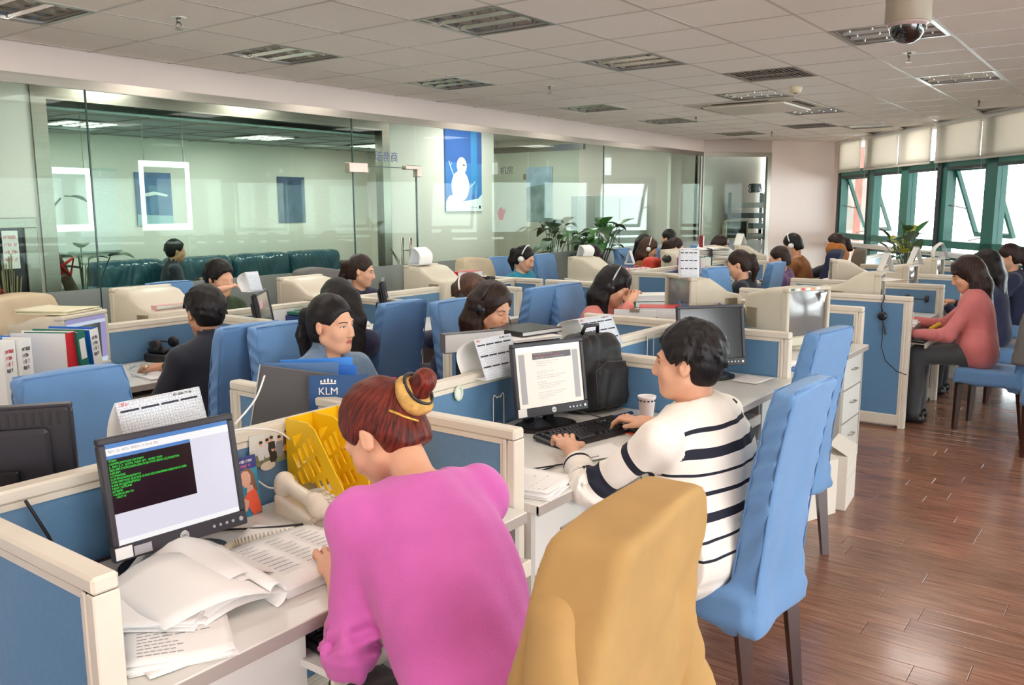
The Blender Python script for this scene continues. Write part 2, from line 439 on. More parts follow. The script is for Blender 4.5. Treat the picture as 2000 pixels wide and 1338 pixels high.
# ceiling: tiles set in a grid of 0.6 m, light fittings and vents take the place of tiles
def cell(u,v): return (3.789+.6*u+.3,5.32-.6*v-.3)
LIGHTS=[(-3,0),(0,0),(3,0),(7,0),(10,0),(14,0),(0,3),(3,3),(7,3),(10,3),(14,3),(3,6),(7,6),]
HOLES=set(LIGHTS)|{(5,4),(13,2),(8,2),(9,2),(8,3),(9,3)}
mb=MB(); mb.box((-6,-7.5,CZ+.02),(17,6.05,CZ+.08)); ceiling=struct(mb.build('ceiling',M_grid))
def build_ceiling():
    pm=MB(); pm.box((-.2955,-.2955,.0),(.2955,.2955,.02),.002); proto=None; rest=MB(); L=[]
    for u in range(-17,21):
        for v in range(-1,22):
            if (u,v) in HOLES: continue
            x,y=cell(u,v)
            if (Vector((x,y))-WA).dot(WN)<.02: continue
            if (Vector((x,y))-BA).dot(Vector((-BD.y,BD.x)))>-.0 and x>13: continue
            r=x*.803+y*.596; s=x*.596-y*.803     # depth and sideways from the camera
            vis=r>1.6 and abs(s)<r*.66 and r>1.06/.46
            L.append((not vis,math.hypot(x,y),x,y))
    L.sort()
    for i,(h,d,x,y) in enumerate(L):
        y1=min(y+.2955,5.96)
        if i<298 and not h and y1>y+.29:
            if proto is None: o=proto=pm.build('ceiling_tile',M_tile,ceiling)
            else: o=proto.copy(); link(o); o.parent=ceiling
            o.location=(x,y,CZ+random.uniform(-.0012,.0012))
        else: rest.box((x-.2955,y-.2955,CZ),(x+.2955,y1,CZ+.02))
    rest.build('ceiling_tile_field',M_tile,ceiling,kind='stuff')
    g=MB()
    for u in range(-17,22):
        x=3.789+.6*u; g.box((x-.011,-7.5,CZ-.001),(x+.011,5.97,CZ+.006))
    for v in range(-1,23):
        y=5.32-.6*v; g.box((-6,y-.011,CZ-.0012),(16,y+.011,CZ+.0055))
    g.build('grid_bar',mat('ceiling_grid_bar',(196,189,180),.4),ceiling,kind='stuff')
build_ceiling()

# light fittings
M_tubeglow=mat('fluorescent_tube',(255,250,240),.4,emit=TUBE)
M_louver=mat('mirror_louver',(226,224,218),.22,metal=1)
def fitting(u,v,label,detail=True,group=None):
    x,y=cell(u,v)
    t=thing('ceiling_light',label,'light',(x,y,CZ),0,group)
    m=MB()
    for a,b in (((-.298,-.298),(.298,-.27)),((-.298,.27),(.298,.298)),((-.298,-.27),(-.27,.27)),((.27,-.27),(.298,.27))): m.box((*a,-.003),(*b,.004))
    m.build('frame',M_steel,t)
    m=MB(); m.box((-.29,-.29,.075),(.29,.29,.08)); 
    for sx in (-1,1): m.box((sx*.29,-.29,.0),(sx*.285,.29,.075)); m.box((-.29,sx*.29,0),(.29,sx*.285,.075))
    m.build('reflector_tray',mat('enamel_reflector',(214,212,206),.35,metal=.5),t)
    for k in (-.18,0,.18):
        m=MB(); m.cyl((k,-.27,.05),(k,.27,.05),.009,n=8); m.build('tube',M_tubeglow,t,smooth=True)
    m=MB()
    for k in (-.09,.09):   # long blades, v-shaped
        m.add([(k-.016,-.27,.045),(k,-.27,.0),(k+.016,-.27,.045),(k-.016,.27,.045),(k,.27,0),(k+.016,.27,.045)],[(0,1,4,3),(1,2,5,4),(2,0,3,5)])
    m.build('long_blade',M_louver,t)
    for q in range(4):
        yy=-.27+.54*(q+.5)/4
        m=MB()
        for a,b in ((-.27,-.09),(-.09,.09),(.09,.27)):
            vs=[];n=8
            for i in range(n+1):
                xx=a+(b-a)*i/n; s_=.022*(2*abs(i/n-.5))**2*1.6
                vs+= [(xx,yy-.011,.045),(xx,yy,.002+s_),(xx,yy+.011,.045)]
            fs=[]
            for i in range(n): 
                for c in (0,1): fs.append((3*i+c,3*i+3+c,3*i+4+c,3*i+1+c))
            m.add(vs,fs)
        m.build('cross_blade',M_louver,t,smooth=True)
    l=room_lamp(x,y,CZ-.02,.5,LAMP); l.parent=None
    return t
ROWN={0:'row along the glass partition',3:'middle row',6:'row nearest the windows'}
LBL={(-3,0):'square louvred ceiling light cut by the top left corner of the picture',(0,0):'square louvred ceiling light, second in the row above the glass partition',
(3,0):'square louvred ceiling light, third in the row above the glass partition',(7,0):'square louvred ceiling light, fourth in the row above the glass partition',
(10,0):'small looking louvred ceiling light, fifth in the row above the glass partition',(14,0):'farthest louvred ceiling light of the row along the glass partition',
(0,3):'big louvred ceiling light at the top centre of the picture',(3,3):'louvred ceiling light just right of the top centre, between two rows',
(7,3):'louvred ceiling light right in front of the air conditioner cassette',(10,3):'louvred ceiling light just beyond the air conditioner cassette',
(14,3):'farthest louvred ceiling light near the corner of the windows',(3,6):'louvred ceiling light right behind the dome camera',
(7,6):'louvred ceiling light at the right above the window blinds',(10,6):'louvred ceiling light outside the right edge of the picture'}
for c in LIGHTS: 
    fitting(*c,LBL[c],group='louvred ceiling lights')
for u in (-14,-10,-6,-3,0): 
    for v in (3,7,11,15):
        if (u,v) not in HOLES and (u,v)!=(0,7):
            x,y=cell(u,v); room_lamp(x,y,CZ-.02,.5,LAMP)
def vent(u,v,label,slats=16):
    x,y=cell(u,v); t=thing('ceiling_vent',label,'vent',(x,y,CZ),0,'return air grilles')
    m=MB()
    for a,b in (((-.298,-.298),(.298,-.275)),((-.298,.275),(.298,.298)),((-.298,-.275),(-.275,.275)),((.275,-.275),(.298,.275))): m.box((*a,-.004),(*b,.004))
    m.box((-.012,-.275,-.003),(.012,.275,.003)); m.build('frame',mat('grey_vent_metal',(150,140,128),.5),t)
    m=MB(); m.box((-.29,-.29,.05),(.29,.29,.055)); m.build('backing',mat('vent_dark',(60,54,48),.8),t)
    m=MB()
    for i in range(slats):
        yy=-.265+.53*i/(slats-1); m.box((-.275,-.012,-.001),(.275,.012,.001),M=T(0,yy,.012)@RX(.7))
    m.build('slat_set',mat('vent_slat',(140,128,114),.5),t,kind='stuff')
vent(5,4,'square slatted return air vent in the ceiling, nearer of two')
vent(13,2,'small looking slatted return air vent far off in the ceiling',12)
t=thing('air_conditioner','white four way ceiling cassette air conditioner with dark slots','air conditioner',(9.189,3.52,CZ))
m=MB(); m.box((-.59,-.59,-.012),(.59,.59,.02),.004); m.build('surround',mat('cassette_surround',(196,186,172),.5),t)
m=MB(); m.box((-.44,-.44,-.04),(.44,.44,-.012),.012); m.build('front_panel',mat('cassette_panel',(208,198,182),.4),t)
M_slot=mat('dark_slot',(40,34,30),.6)
for i in range(4):
    m=MB(); m.box((-.3,.47,-.016),(.3,.53,-.006),M=rotz(i*PI/2)); m.build('air_slot',M_slot,t)
def sprinkler(x,y,label):
    t=thing('sprinkler',label,'sprinkler',(x,y,CZ),0,'ceiling sprinklers')
    m=MB(); m.lathe([(.045,-.003),(.045,.0)],16); m.build('ceiling_plate',M_white,t)
    m=MB(); m.cyl((0,0,0),(0,0,-.03),.014,.01); m.tube([(.012,0,-.028),(.018,0,-.045),(.004,0,-.062)],.003); m.tube([(-.012,0,-.028),(-.018,0,-.045),(-.004,0,-.062)],.003); m.build('nozzle',M_steel,t,smooth=True)
    m=MB(); m.lathe([(.022,-.066),(.024,-.064),(.006,-.062)],12); m.build('deflector',M_steel,t)
for x,y,l in ((2.94,4.51,'brass coloured sprinkler hanging near the left ceiling light'),(6.52,4.41,'sprinkler hanging at the centre of the ceiling, past the big top light'),(6.69,1.48,'sprinkler hanging below the light that is behind the dome camera'),
  (10.12,1.54,'sprinkler close to the window blinds at the right'),(9.8,4.51,'small far sprinkler left of the air conditioner cassette'),(12.42,4.53,'farthest sprinkler, near the angled back wall')): sprinkler(x,y,l)
t=thing('smoke_detector','round cream smoke detector on the ceiling right of the vent','detector',(7.95,2.70,CZ))
m=MB(); m.lathe([(.02,-.055),(.045,-.05),(.055,-.03),(.06,-.012),(.06,0)],20); m.build('body',mat('cream_detector',(226,212,180),.4),t,smooth=True)
m=MB(); m.lathe([(.016,-.062),(.02,-.052)],12); m.build('sensor',mat('detector_sensor',(120,90,60),.5),t)
t=thing('dome_camera','beige dome security camera with black glass bowl hanging from the ceiling','camera',(4.45,1.0,0))
m=MB(); m.lathe([(.094,2.455),(.1,2.46),(.1,2.68)],32); m.build('housing',mat('camera_beige',(170,160,140),.5),t,smooth=True)
m=MB(); m.lathe([(.001,2.365),(.03,2.37),(.055,2.385),(.074,2.41),(.08,2.44),(.08,2.462)],32); m.build('dome',mat('black_dome_glass',(12,12,14),.05,coat=1),t,smooth=True)
m=MB(); m.lathe([(.081,2.44),(.086,2.45),(.098,2.456)],32); m.build('trim_ring',mat('pinkish_ring',(190,170,166),.3),t,smooth=True)

# left soffit and glass partition
m=MB(); m.box((-6,YW,2.49),(13.35,YW+.25,2.95)); 
m.prism([(13.3,5.97),(15.1,4.33),(15.27,4.5),(13.47,6.15)],2.49,2.95); struct(m.build('wall_left',mat('beige_pink_soffit',(208,194,186),.8,noise=.02,nscale=2)))
m=MB(); m.box((-6,YW-.005,2.425),(13.31,YW+.03,2.49)); struct(m.build('trim_1',M_steel))
def pane(name,x0,x1,z0,z1,y,mt,kind=True,th=.01):
    m=MB(); m.box((x0,y,z0),(x1,y+th,z1)); o=m.build(name,mt)
    return struct(o) if kind else o
seams=[-3.0,-.4,3.14,5.6,6.46,10.13,13.2]
M_gedge=mat('green_glass_edge',(40,70,62),.2)
for i in range(len(seams)-1):
    if seams[i]==5.6: continue
    a,b=seams[i]+.004,seams[i+1]-.004
    o=pane(f'window_{i+1}',a,b,1.06,2.43,YW,G_clear)
    m=MB(); m.box((a,YW,.05),(b,YW+.01,1.06)); m.build('frosted_band',G_frost,o)
    m=MB(); m.box((b-.001,YW-.001,.05),(b+.009,YW+.011,2.43)); m.build('pane_joint',M_gedge,o)
m=MB(); m.box((-6,YW-.01,0),(13.3,YW+.03,.05)); struct(m.build('baseboard_left',M_steel))
# glass door with fanlight
d=pane('door_1',5.61,6.45,.05,2.0,YW,G_clear)
m=MB(); m.box((5.62,YW-.002,.06),(6.44,YW-.0005,1.06)); m.build('frosted_band',G_frost,d)
m=MB(); m.box((5.61,YW,2.005),(6.45,YW+.01,2.43)); m.build('fanlight',G_clear,d)
m=MB(); m.box((5.6,YW-.002,2.0),(6.46,YW+.012,2.006)); m.box((5.6,YW,.05),(5.606,YW+.012,2.43)); m.box((6.448,YW,.05),(6.462,YW+.014,2.0)); m.build('pane_joint',M_gedge,d)
m=MB(); m.box((5.53,YW-.03,1.94),(5.76,YW+.04,2.03),.004); m.build('hinge_patch',mat('pinkish_steel',(190,172,160),.35,metal=.8),d)
m=MB(); m.box((6.28,YW-.03,1.99),(6.5,YW+.04,2.03),.004); m.box((6.44,YW-.03,1.92),(6.5,YW+.04,2.0),.004); m.build('lock_patch',_mats['pinkish_steel'],d)
for xx in (6.30,):
    m=MB(); m.cyl((6.27,YW-.07,.78),(6.27,YW-.07,1.32),.016,n=14); m.build('handle',M_steel,d,smooth=True)
    m=MB(); m.cyl((6.31,YW+.08,.74),(6.31,YW+.08,1.32),.016,n=14); m.build('handle',M_steel,d,smooth=True)
    m=MB(); m.cyl((6.27,YW-.07,1.2),(6.31,YW+.08,1.2),.009); m.cyl((6.27,YW-.07,.9),(6.31,YW+.08,.9),.009); m.build('handle_bolt',M_chrome,d)
m=MB()
for i in range(7): m.add([(6.05+.02*i,YW-.001,1.17-.02*i+.06),(6.06+.02*i,YW-.001,1.175-.02*i+.06),(6.10+.012*i,YW-.001,1.1-.02*i+.07),(6.09+.012*i,YW-.001,1.095-.02*i+.07)],[(0,1,2,3)])
m.build('striped_sticker',mat('green_sticker',(60,80,50),.6),d)
M_navytext=mat('navy_letters',(52,52,116),.5)
text('商务部',.105,M_navytext,d,T(6.19,YW-.004,2.095)@RX(PI/2),mirror=True,sx=1.0)
# inner wall behind the corridor
m=MB(); m.box((-6,YI,0),(3.38,YI+.12,2.95)); m.box((7.42,YI,0),(9.44,YI+.12,2.95)); m.box((3.38,YI,2.62),(7.42,YI+.12,2.95)); struct(m.build('wall_inner',M_wall))
m=MB(); m.box((3.38,YI-.02,2.5),(7.42,YI+.1,2.62)); m.box((3.38,YI-.02,.0),(3.5,YI+.1,2.5)); m.box((7.3,YI-.02,0),(7.42,YI+.1,2.5)); struct(m.build('trim_2',M_steel))
for i,(a,b) in enumerate(((3.5,4.75),(4.76,6.02),(6.03,7.3))):
    o=pane(f'window_{11+i}',a,b,.93,2.5,YI+.03,G_clear)
    m=MB(); m.box((a,YI+.03,0),(b,YI+.04,.93)); m.build('frosted_band',G_frost,o)
m=MB(); m.box((-6,9.6,0),(12.5,9.7,2.95)); struct(m.build('wall_far',M_wall))
m=MB(); m.box((2.6,7.42,0),(2.7,9.6,2.95)); m.box((9.34,7.42,0),(9.44,9.6,2.95)); struct(m.build('wall_side',M_wall))
m=MB(); m.box((-6,YW+.25,2.78),(17,13,2.84)); struct(m.build('ceiling_inner',mat('pale_grey_ceiling',(196,200,198),.8)))
for x,y in ((4.3,6.65),(5.9,6.65),(8.6,6.65),(10.6,6.65),(4.6,8.6),(6.4,8.6),(8.2,8.5),(11.3,8.2)): room_lamp(x,y,2.74 if y<7.4 or x>9.5 else 2.40,.4,LAMP*IN,(1,.97,.93))
m=MB(); m.box((2.7,7.42,2.44),(9.34,9.6,2.46)); c2=struct(m.build('ceiling_lowered',mat('blue_grey_ceiling',(170,184,186),.8)))
m=MB()
for i in range(12): m.box((2.7+.6*i-.012,7.42,2.432),(2.7+.6*i+.012,9.6,2.44))
for i in range(4): m.box((2.7,7.6+.6*i-.012,2.431),(9.34,7.6+.6*i+.012,2.439))
m.build('grid_bar',M_grid,c2,kind='stuff')
for x,y,l in ((4.35,8.4,'small bright ceiling light in the glass room, left'),(6.5,8.4,'small bright ceiling light in the glass room, middle'),(8.3,8.4,'small bright ceiling light in the glass room, right')):
    t=thing('ceiling_light',l,'light',(x,y,2.43),0); m=MB(); m.box((-.3,-.3,-.006),(.3,.3,0)); m.build('frame',M_steel,t); m=MB()
    for q in range(3):
        for r in range(4): m.box((-.27+.18*q+.03,-.27+.135*r+.02,-.012),(-.27+.18*q+.14,-.27+.135*r+.1,-.006))
    m.build('diffuser',mat('cell_glow',(255,252,244),.4,emit=1.3),t)
t=thing('air_conditioner','grey ceiling cassette in the glass room at the left','air conditioner',(4.3,9.0,2.43)); m=MB(); m.box((-.42,-.3,-.03),(.42,.3,0),.008); m.build('front_panel',mat('cassette_grey',(150,160,160),.5),t); m=MB(); m.box((-.3,-.26,-.034),(.3,-.2,-.03)); m.build('air_slot',mat('cassette_slot',(60,70,70),.6),t)
# glass cross wall and machine room beyond the snowman wall
m=MB(); m.box((10.0,YW+.25,2.38),(10.06,9.6,2.46)); struct(m.build('trim_3',M_steel))
o=struct(MB().box((10.02,7.15,0),(10.03,9.6,2.38)).build('window_21',G_clear)); 
d=struct(MB().box((10.02,6.3,.02),(10.03,7.13,2.38)).build('door_2',G_clear))
m=MB(); m.box((9.98,7.03,2.0),(10.06,7.2,2.08),.004); m.build('hinge_patch',_mats['pinkish_steel'],d)
m=MB(); m.cyl((9.96,6.42,.8),(9.96,6.42,1.3),.016); m.build('handle',M_steel,d)
text('机房',.12,mat('grey_letters',(96,98,104),.5),o,T(10.0,7.62,2.13)@rotz(-PI/2)@RX(PI/2),sx=1.0)
m=MB(); m.box((12.5,6.2,0),(12.6,13,2.95)); m.box((12.6,6.9,0),(13.7,7.0,2.95)); m.box((13.6,6.15,0),(17,6.25,2.95)); m.box((13.6,6.2,0),(13.7,7,2.95)); m.box((-6,12.9,0),(13,13,2.95)); struct(m.build('wall_machine_room',M_wall))
m=MB(); m.prism([(15.22,4.55),(15.3,4.48),(16.6,5.9),(16.52,5.97)],0,2.95); struct(m.build('wall_corner_room',M_wall))

# angled back wall with its corner window
def BP(s,out,z): 
    p=BA+BD*s+Vector((-BD.y,BD.x))*out; return (p.x,p.y,z)
m=MB()
def slab(m,s0,s1,o0,o1,z0,z1,F):
    a=[F(s0,o0,z0),F(s1,o0,z0),F(s1,o1,z0),F(s0,o1,z0),F(s0,o0,z1),F(s1,o0,z1),F(s1,o1,z1),F(s0,o1,z1)]
    m.add(a,[(0,3,2,1),(4,5,6,7),(0,1,5,4),(1,2,6,5),(2,3,7,6),(3,0,4,7)])
slab(m,1.2,2.42,0,.2,0,2.95,BP); slab(m,0,1.2,0,.2,0,.08,BP); struct(m.build('wall_back',M_wallp))
m=MB(); slab(m,.0,1.2,-.01,.03,2.42,2.49,BP); slab(m,1.13,1.2,-.01,.06,.08,2.42,BP); slab(m,.0,.02,-.01,.03,.08,2.42,BP); struct(m.build('trim_4',M_steel))
m=MB(); slab(m,.02,1.13,.0,.01,1.06,2.42,BP); o=struct(m.build('window_22',G_clear)); m=MB(); slab(m,.02,1.13,.0,.01,.08,1.06,BP); m.build('frosted_band',G_frost,o)

# window wall: sill, mullions, opening lights, blinds
def wslab(m,s0,s1,o0,o1,z0,z1): slab(m,s0,s1,o0,o1,z0,z1,WM)
m=MB(); wslab(m,-.05,.14,-.0,.3,0,2.95); wslab(m,.14,16,.02,.3,2.6,2.95); wslab(m,.14,16,.0,.3,0,.32); struct(m.build('wall_right',M_wallp))
M_winl=mat('window_ledge',(230,224,218),.5)
m=MB(); wslab(m,.0,16,-.12,.3,.98,1.03); struct(m.build('trim_5',M_winl))
wid=30; units=[(.26,1.26,1),(1.5,2.36,0),(2.6,3.36,0),(3.62,4.47,1),(4.72,5.6,0),(5.84,6.7,0),(6.94,7.8,1),(8.0,9,0),(9.24,10.2,0),(10.4,11.4,0),(11.6,12.6,0),(12.8,13.8,0)]
m=MB()
prev=.14
for a,b,op in units:
    wslab(m,prev,a,.02,.14,.32,2.62); prev=b
wslab(m,prev,16,.02,.14,.32,2.62)
wslab(m,.14,16,.02,.13,1.08,1.17); wslab(m,.14,16,.02,.13,.93,.99); wslab(m,.14,16,.02,.13,.32,.4); wslab(m,.14,16,.02,.13,2.1,2.2)
struct(m.build('trim_6',M_green))
m=MB(); wslab(m,1.27,1.31,.01,.02,.4,2.6); wslab(m,3.4,3.5,.0,.02,1.1,2.15); wslab(m,.15,.22,.0,.02,1.1,2.15)
for a,b,op in units[:5]: wslab(m,a,b,.005,.02,2.06,2.1)
struct(m.build('trim_7',M_greend))
for i,(a,b,op) in enumerate(units):
    m=MB()
    if not op:
        wslab(m,a,b,.07,.078,1.17,2.1); wslab(m,a,b,.07,.078,.4,.93); struct(m.build(f'window_{wid+i}',G_win))
    else:
        wslab(m,a,b,.07,.078,.4,.93); o=struct(m.build(f'window_{wid+i}',G_win))
        # awning sash hinged at the top, swung outwards
        ang=.36; hgt=.93
        def SP(s,dn,n): return WM(s,.09+dn*math.sin(ang)+n*math.cos(ang),2.09-dn*math.cos(ang)+n*math.sin(ang))
        f=MB()
        for (s0,s1,d0,d1) in ((a+.01,a+.06,0,hgt),(b-.06,b-.01,0,hgt),(a+.06,b-.06,0,.05),(a+.06,b-.06,hgt-.05,hgt)):
            q=[SP(s0,d0,0),SP(s1,d0,0),SP(s1,d1,0),SP(s0,d1,0),SP(s0,d0,.045),SP(s1,d0,.045),SP(s1,d1,.045),SP(s0,d1,.045)]
            f.add(q,[(0,3,2,1),(4,5,6,7),(0,1,5,4),(1,2,6,5),(2,3,7,6),(3,0,4,7)])
        sa=f.build('opening_sash',M_green,o)
        g=MB(); g.quad(SP(a+.06,.05,.02),SP(b-.06,.05,.02),SP(b-.06,hgt-.05,.02),SP(a+.06,hgt-.05,.02)); g.build('sash_pane',G_win,sa)
        st=MB(); st.tube([SP(a+.03,.55,0),WM(a+.02,.08,1.62)],.008); st.tube([SP((a+b)/2,hgt-.03,-.02),WM((a+b)/2+.1,.07,1.19)],.01); st.build('stay_arm',M_steel,sa)
BL=[(.17,1.08,'first'),(1.2,2.32,''),(2.32,3.26,''),(3.36,4.42,''),(4.42,5.55,''),(5.6,7,''),(7.05,8.5,''),(8.55,10,''),(10.05,11.5,'')]
BLN=['narrow white roller blind next to the angled back wall','second white roller blind counted from the back wall','third white roller blind, above the potted plant','fourth white roller blind from the back wall','white roller blind at the right edge of the picture','','','','']
for i,(a,b,_) in enumerate(BL):
    c=WM((a+b)/2,-.03,0); t=thing('roller_blind',BLN[i] or ['nearest','second','third','last'][i-5]+' white roller blind beyond the right edge of the picture','blind',(c[0],c[1],0),math.atan2(WD.y,WD.x),'white roller blinds' if i<5 else 'blinds past the frame')
    hw=(b-a)/2-.004
    m=MB(); m.grid(lambda u,v:(-hw+2*hw*u,.004*math.sin(9*u+3*v),2.17+v*.49),10,6); m.build('blind_cloth',M_blind,t,smooth=True,solid=.002)
    m=MB(); m.box((-hw,-.012,2.155),(hw,.012,2.18),.004); m.build('bottom_bar',mat('blind_bar',(206,202,192),.5),t)
    m=MB(); m.cyl((-hw,0,2.645),(hw,0,2.645),.022); m.build('roller_tube',M_white,t)
    m=MB(); m.tube([(-hw-.0,.02,2.64),(-hw-.0,.02,2.02)],.004); m.build('pull_chain',M_greyf,t)
# closing walls behind and beside the camera
m=MB(); m.box((-6.1,-7.5,0),(-6,6.1,2.95)); struct(m.build('wall_rear',M_wall))
# brick building outside
m=MB(); m.box((19,4.95,-4),(20.5,5.38,5)); o=tag(m.build('brick_building',mat('red_brown_brick_far',(112,74,64),.9,noise=.25,nscale=3)),'pinkish brick building corner seen through the first window','building')
# ------------------------------------------------------------------ cubicle partitions and desks
ZP=.972; ZD=.735
def partition(p0,p1,label,z0=0.0,zt=ZP,group='cream framed blue cubicle partitions',post=(1,1)):
    p0=Vector(p0);p1=Vector(p1);L=(p1-p0).length;c=(p0+p1)/2;a=math.atan2(p1.y-p0.y,p1.x-p0.x)
    t=thing('cubicle_partition',label,'partition',(c.x,c.y,0),a,group); h=L/2;w=.026
    m=MB(); m.box((-h,-w,zt-.034),(h,w,zt),.006); m.box((-h+.02,-w+.004,zt-.05),(h-.02,w-.004,zt-.034)); m.build('top_rail',M_cream,t)
    for s in (-1,1):
        x0=-h if s<0 else h-.045
        m=MB(); m.box((x0+.004,-w+.004,z0),(x0+.041,w-.004,zt-.034)); m.box((x0,-w,z0),(x0+.028,w,zt-.034),.003); m.box((x0+.031,-w,z0),(x0+.045,w,zt-.034),.003); xi=x0+.045 if s<0 else x0-.012
        m.box((xi,-w+.004,z0+.1),(xi+.012,w-.004,zt-.05),.002); m.build('post',M_cream,t)
    m=MB(); m.box((-h+.045,-w,z0+.02),(h-.045,w,z0+.1),.003)
    for i in range(5): m.box((-h+.045,-w-.002,z0+.03+i*.014),(h-.045,w+.002,z0+.036+i*.014))
    m.build('kick_plate',M_cream,t)
    m=MB(); m.box((-h+.05,-w+.008,z0+.1),(h-.05,w-.008,zt-.05)); m.build('fabric_panel',M_blue,t)
    return t
XA=[-.55,.73,1.99,3.32,4.38,5.78]; YS=2.11; XAB=[-.4,.72,1.95,3.18,4.5,5.78]
def cellname(i): return ['left of the pink sweater woman','of the pink sweater woman','of the striped sweater man','with the dark switched off monitor','with the big beige screen'][i]
for i in range(5):
    partition((XA[i]+.027,YS),(XA[i+1]-.027,YS),'long blue partition along the back of the near desk '+cellname(i))
FL=['blue partition end panel at the bottom left corner of the picture','short blue partition between the pink sweater woman and the striped sweater man','short blue partition just in front of the face of the striped sweater man','blue partition between the dark monitor desk and the beige screen desk','blue end partition behind the second empty blue chair']
for i,x in enumerate(XA[1:]): partition((x,1.45),(x,YS-.03),FL[i])
BLb=['','low blue partition with the dark grey folder leaning on it','blue partition with the white post left of the folded calendar','blue partition edge beside the pale pink sweater woman','far blue partition end behind the tall beige monitor']
for i,x in enumerate(XAB[1:]):
    if i>0: partition((x,YS+.03),(x,2.77),BLb[i])
M_handle=mat('satin_handle',(150,148,142),.3,metal=.8)
def desk(x0,x1,yf,yb,side,label,tray=None,zt=ZD,pedestal=True,fs=1,cut=None):
    """fs = +1: the user sits on the -y side (front edge at yf)"""
    c=((x0+x1)/2,(yf+yb)/2); t=thing('office_desk',label,'desk',(c[0],c[1],0),0 if fs>0 else PI,'grey laminate cubicle desks')
    h=(x1-x0)/2; d=abs(yb-yf)/2
    m=MB(); m.box((-h,-d,zt-.03),(h,d,zt),.002); m.build('desk_top',M_desk,t)
    m=MB(); m.box((-h,-d-.001,zt-.034),(h,-d+.012,zt-.002),.002); m.build('front_edge',M_edge,t)
    for s in (-1,1):
        m=MB(); m.box((s*h,-d+.03,0),(s*(h-.02),d-.01,zt-.03)); m.build('side_panel',M_deskside,t)
    m=MB(); m.box((-h+.02,d-.03,.25),(h-.02,d-.012,zt-.03)); m.build('modesty_panel',M_deskside,t)
    if pedestal:
        a,b=(side*(h-.022),side*(h-.40)); a,b=min(a,b),max(a,b)
        m=MB(); m.box((a,-d+.05,.04),(b,d-.05,zt-.031)); m.build('pedestal',M_deskside,t)
        for k in range(3):
            z1=zt-.04-k*.21; 
            m=MB(); m.box((a+.004,-d+.032,z1-.2),(b-.004,-d+.05,z1),.002); dr=m.build('drawer',M_desk,t)
            m=MB(); xc=(a+b)/2; pts=[(xc-.045,-d+.032,z1-.09),(xc-.04,-d+.01,z1-.088),(xc,-d+.004,z1-.085),(xc+.04,-d+.01,z1-.088),(xc+.045,-d+.032,z1-.09)]
            m.tube(pts,.004); m.build('handle',M_handle,dr,smooth=True)
    if tray:
        a,b,out=tray; m=MB(); m.box((a,-d-out,.612),(b,d-.25,.63),.002); tr=m.build('keyboard_tray',M_desk,t)
        m=MB(); m.box((a,-d-out-.012,.585),(b,-d-out,.634),.003); m.build('tray_lip',M_cream,tr)
        m=MB(); m.box((a-.012,-d+.04,.6),(a,d-.3,.7)); m.box((b,-d+.04,.6),(b+.012,d-.3,.7)); m.build('runner',M_edge,tr)
    return t
DL=['at the far left, hidden behind the bottom left end panel','of the pink sweater woman covered in open documents','of the striped sweater man','bare and empty with the dark switched off monitor','with the big beige screen behind the empty chairs']
for i in range(5):
    sides=[-1,-1,-1,1,1]
    yf=1.40 if i else 1.47
    tr={1:(-.22,.52,.06)}.get(i,(-.2,.45,-.05) if i==2 else None)
    if i==3: tr=(-.42,.08,-.04)
    if i==0: continue
    if i==1: desk(XA[i]+.03,XA[i+1]-.03,yf,YS-.03,-1,'pale grey desk '+DL[i],tray=tr)
    else: desk(XA[i]+.03,XA[i+1]-.03,yf,YS-.03,sides[i],'pale grey desk '+DL[i],tray=tr)
BD_=['','with the black monitor seen from behind at the left edge','of the denim jacket woman','of the orange sweater woman','of the pale pink sweater woman']
for i in range(1,5):
    desk(XAB[i]+.03 if i>0 else -.5,XAB[i+1]-.03,2.82,YS+.03,1,'pale grey desk '+BD_[i],fs=-1,pedestal=(i>1))
# island by the glass wall
YB=4.73; XB=[.7,1.9,3.15,4.4,5.65]
for i in range(4): partition((XB[i]+.027,YB),(XB[i+1]-.027,YB),['long blue partition behind the books at the far left','long blue partition in front of the young man in black','long partition behind the navy jacket woman with papers pinned on it','long blue partition beyond the brown haired headset wearer'][i])
partition((5.677,YB),(6.39,YB),'short length of blue partition below the red box file')
for i,x in enumerate(XB[1:]):
    if i==0: partition((x,4.04),(x,YB-.03),'short cream partition under the photograph beside the row of binders')
    else: partition((x,4.1),(x,YB-.03),['','partition hidden behind the navy jacket woman','partition hidden behind the orange sweater woman','partition hidden behind the pale pink sweater woman'][i])
    if i: partition((x,YB+.03),(x,5.36),['','partition on the glass side behind the young man in black','partition on the glass side beside the curved beige monitor','partition on the glass side near the red box file'][i])
partition((6.42,4.42),(6.42,5.3),'blue end partition in front of the turquoise vest woman')
partition((6.42,3.62),(6.42,4.37),'blue end partition behind the tall empty chair, right of its cream post')
for i in range(4):
    desk(XB[i]+.03,XB[i+1]-.03,4.06,YB-.03,1 if i!=1 else 1,'pale grey desk '+['with the row of binders at the far left','of the young man in black','of the navy jacket woman','of the brown haired headset wearer'][i],tray=(-.35,.15,-.02) if i==1 else None)
    desk(XB[i]+.03,XB[i+1]-.03,5.38,YB+.03,1,'pale desk by the glass '+['behind the row of binders','with the large beige monitor shell','of the ponytail woman by the glass','with the calendar topped beige monitor'][i],fs=-1,pedestal=False)
desk(5.68,6.38,5.38,YB+.03,1,'pale grey desk of the turquoise vest woman',fs=-1,pedestal=False)
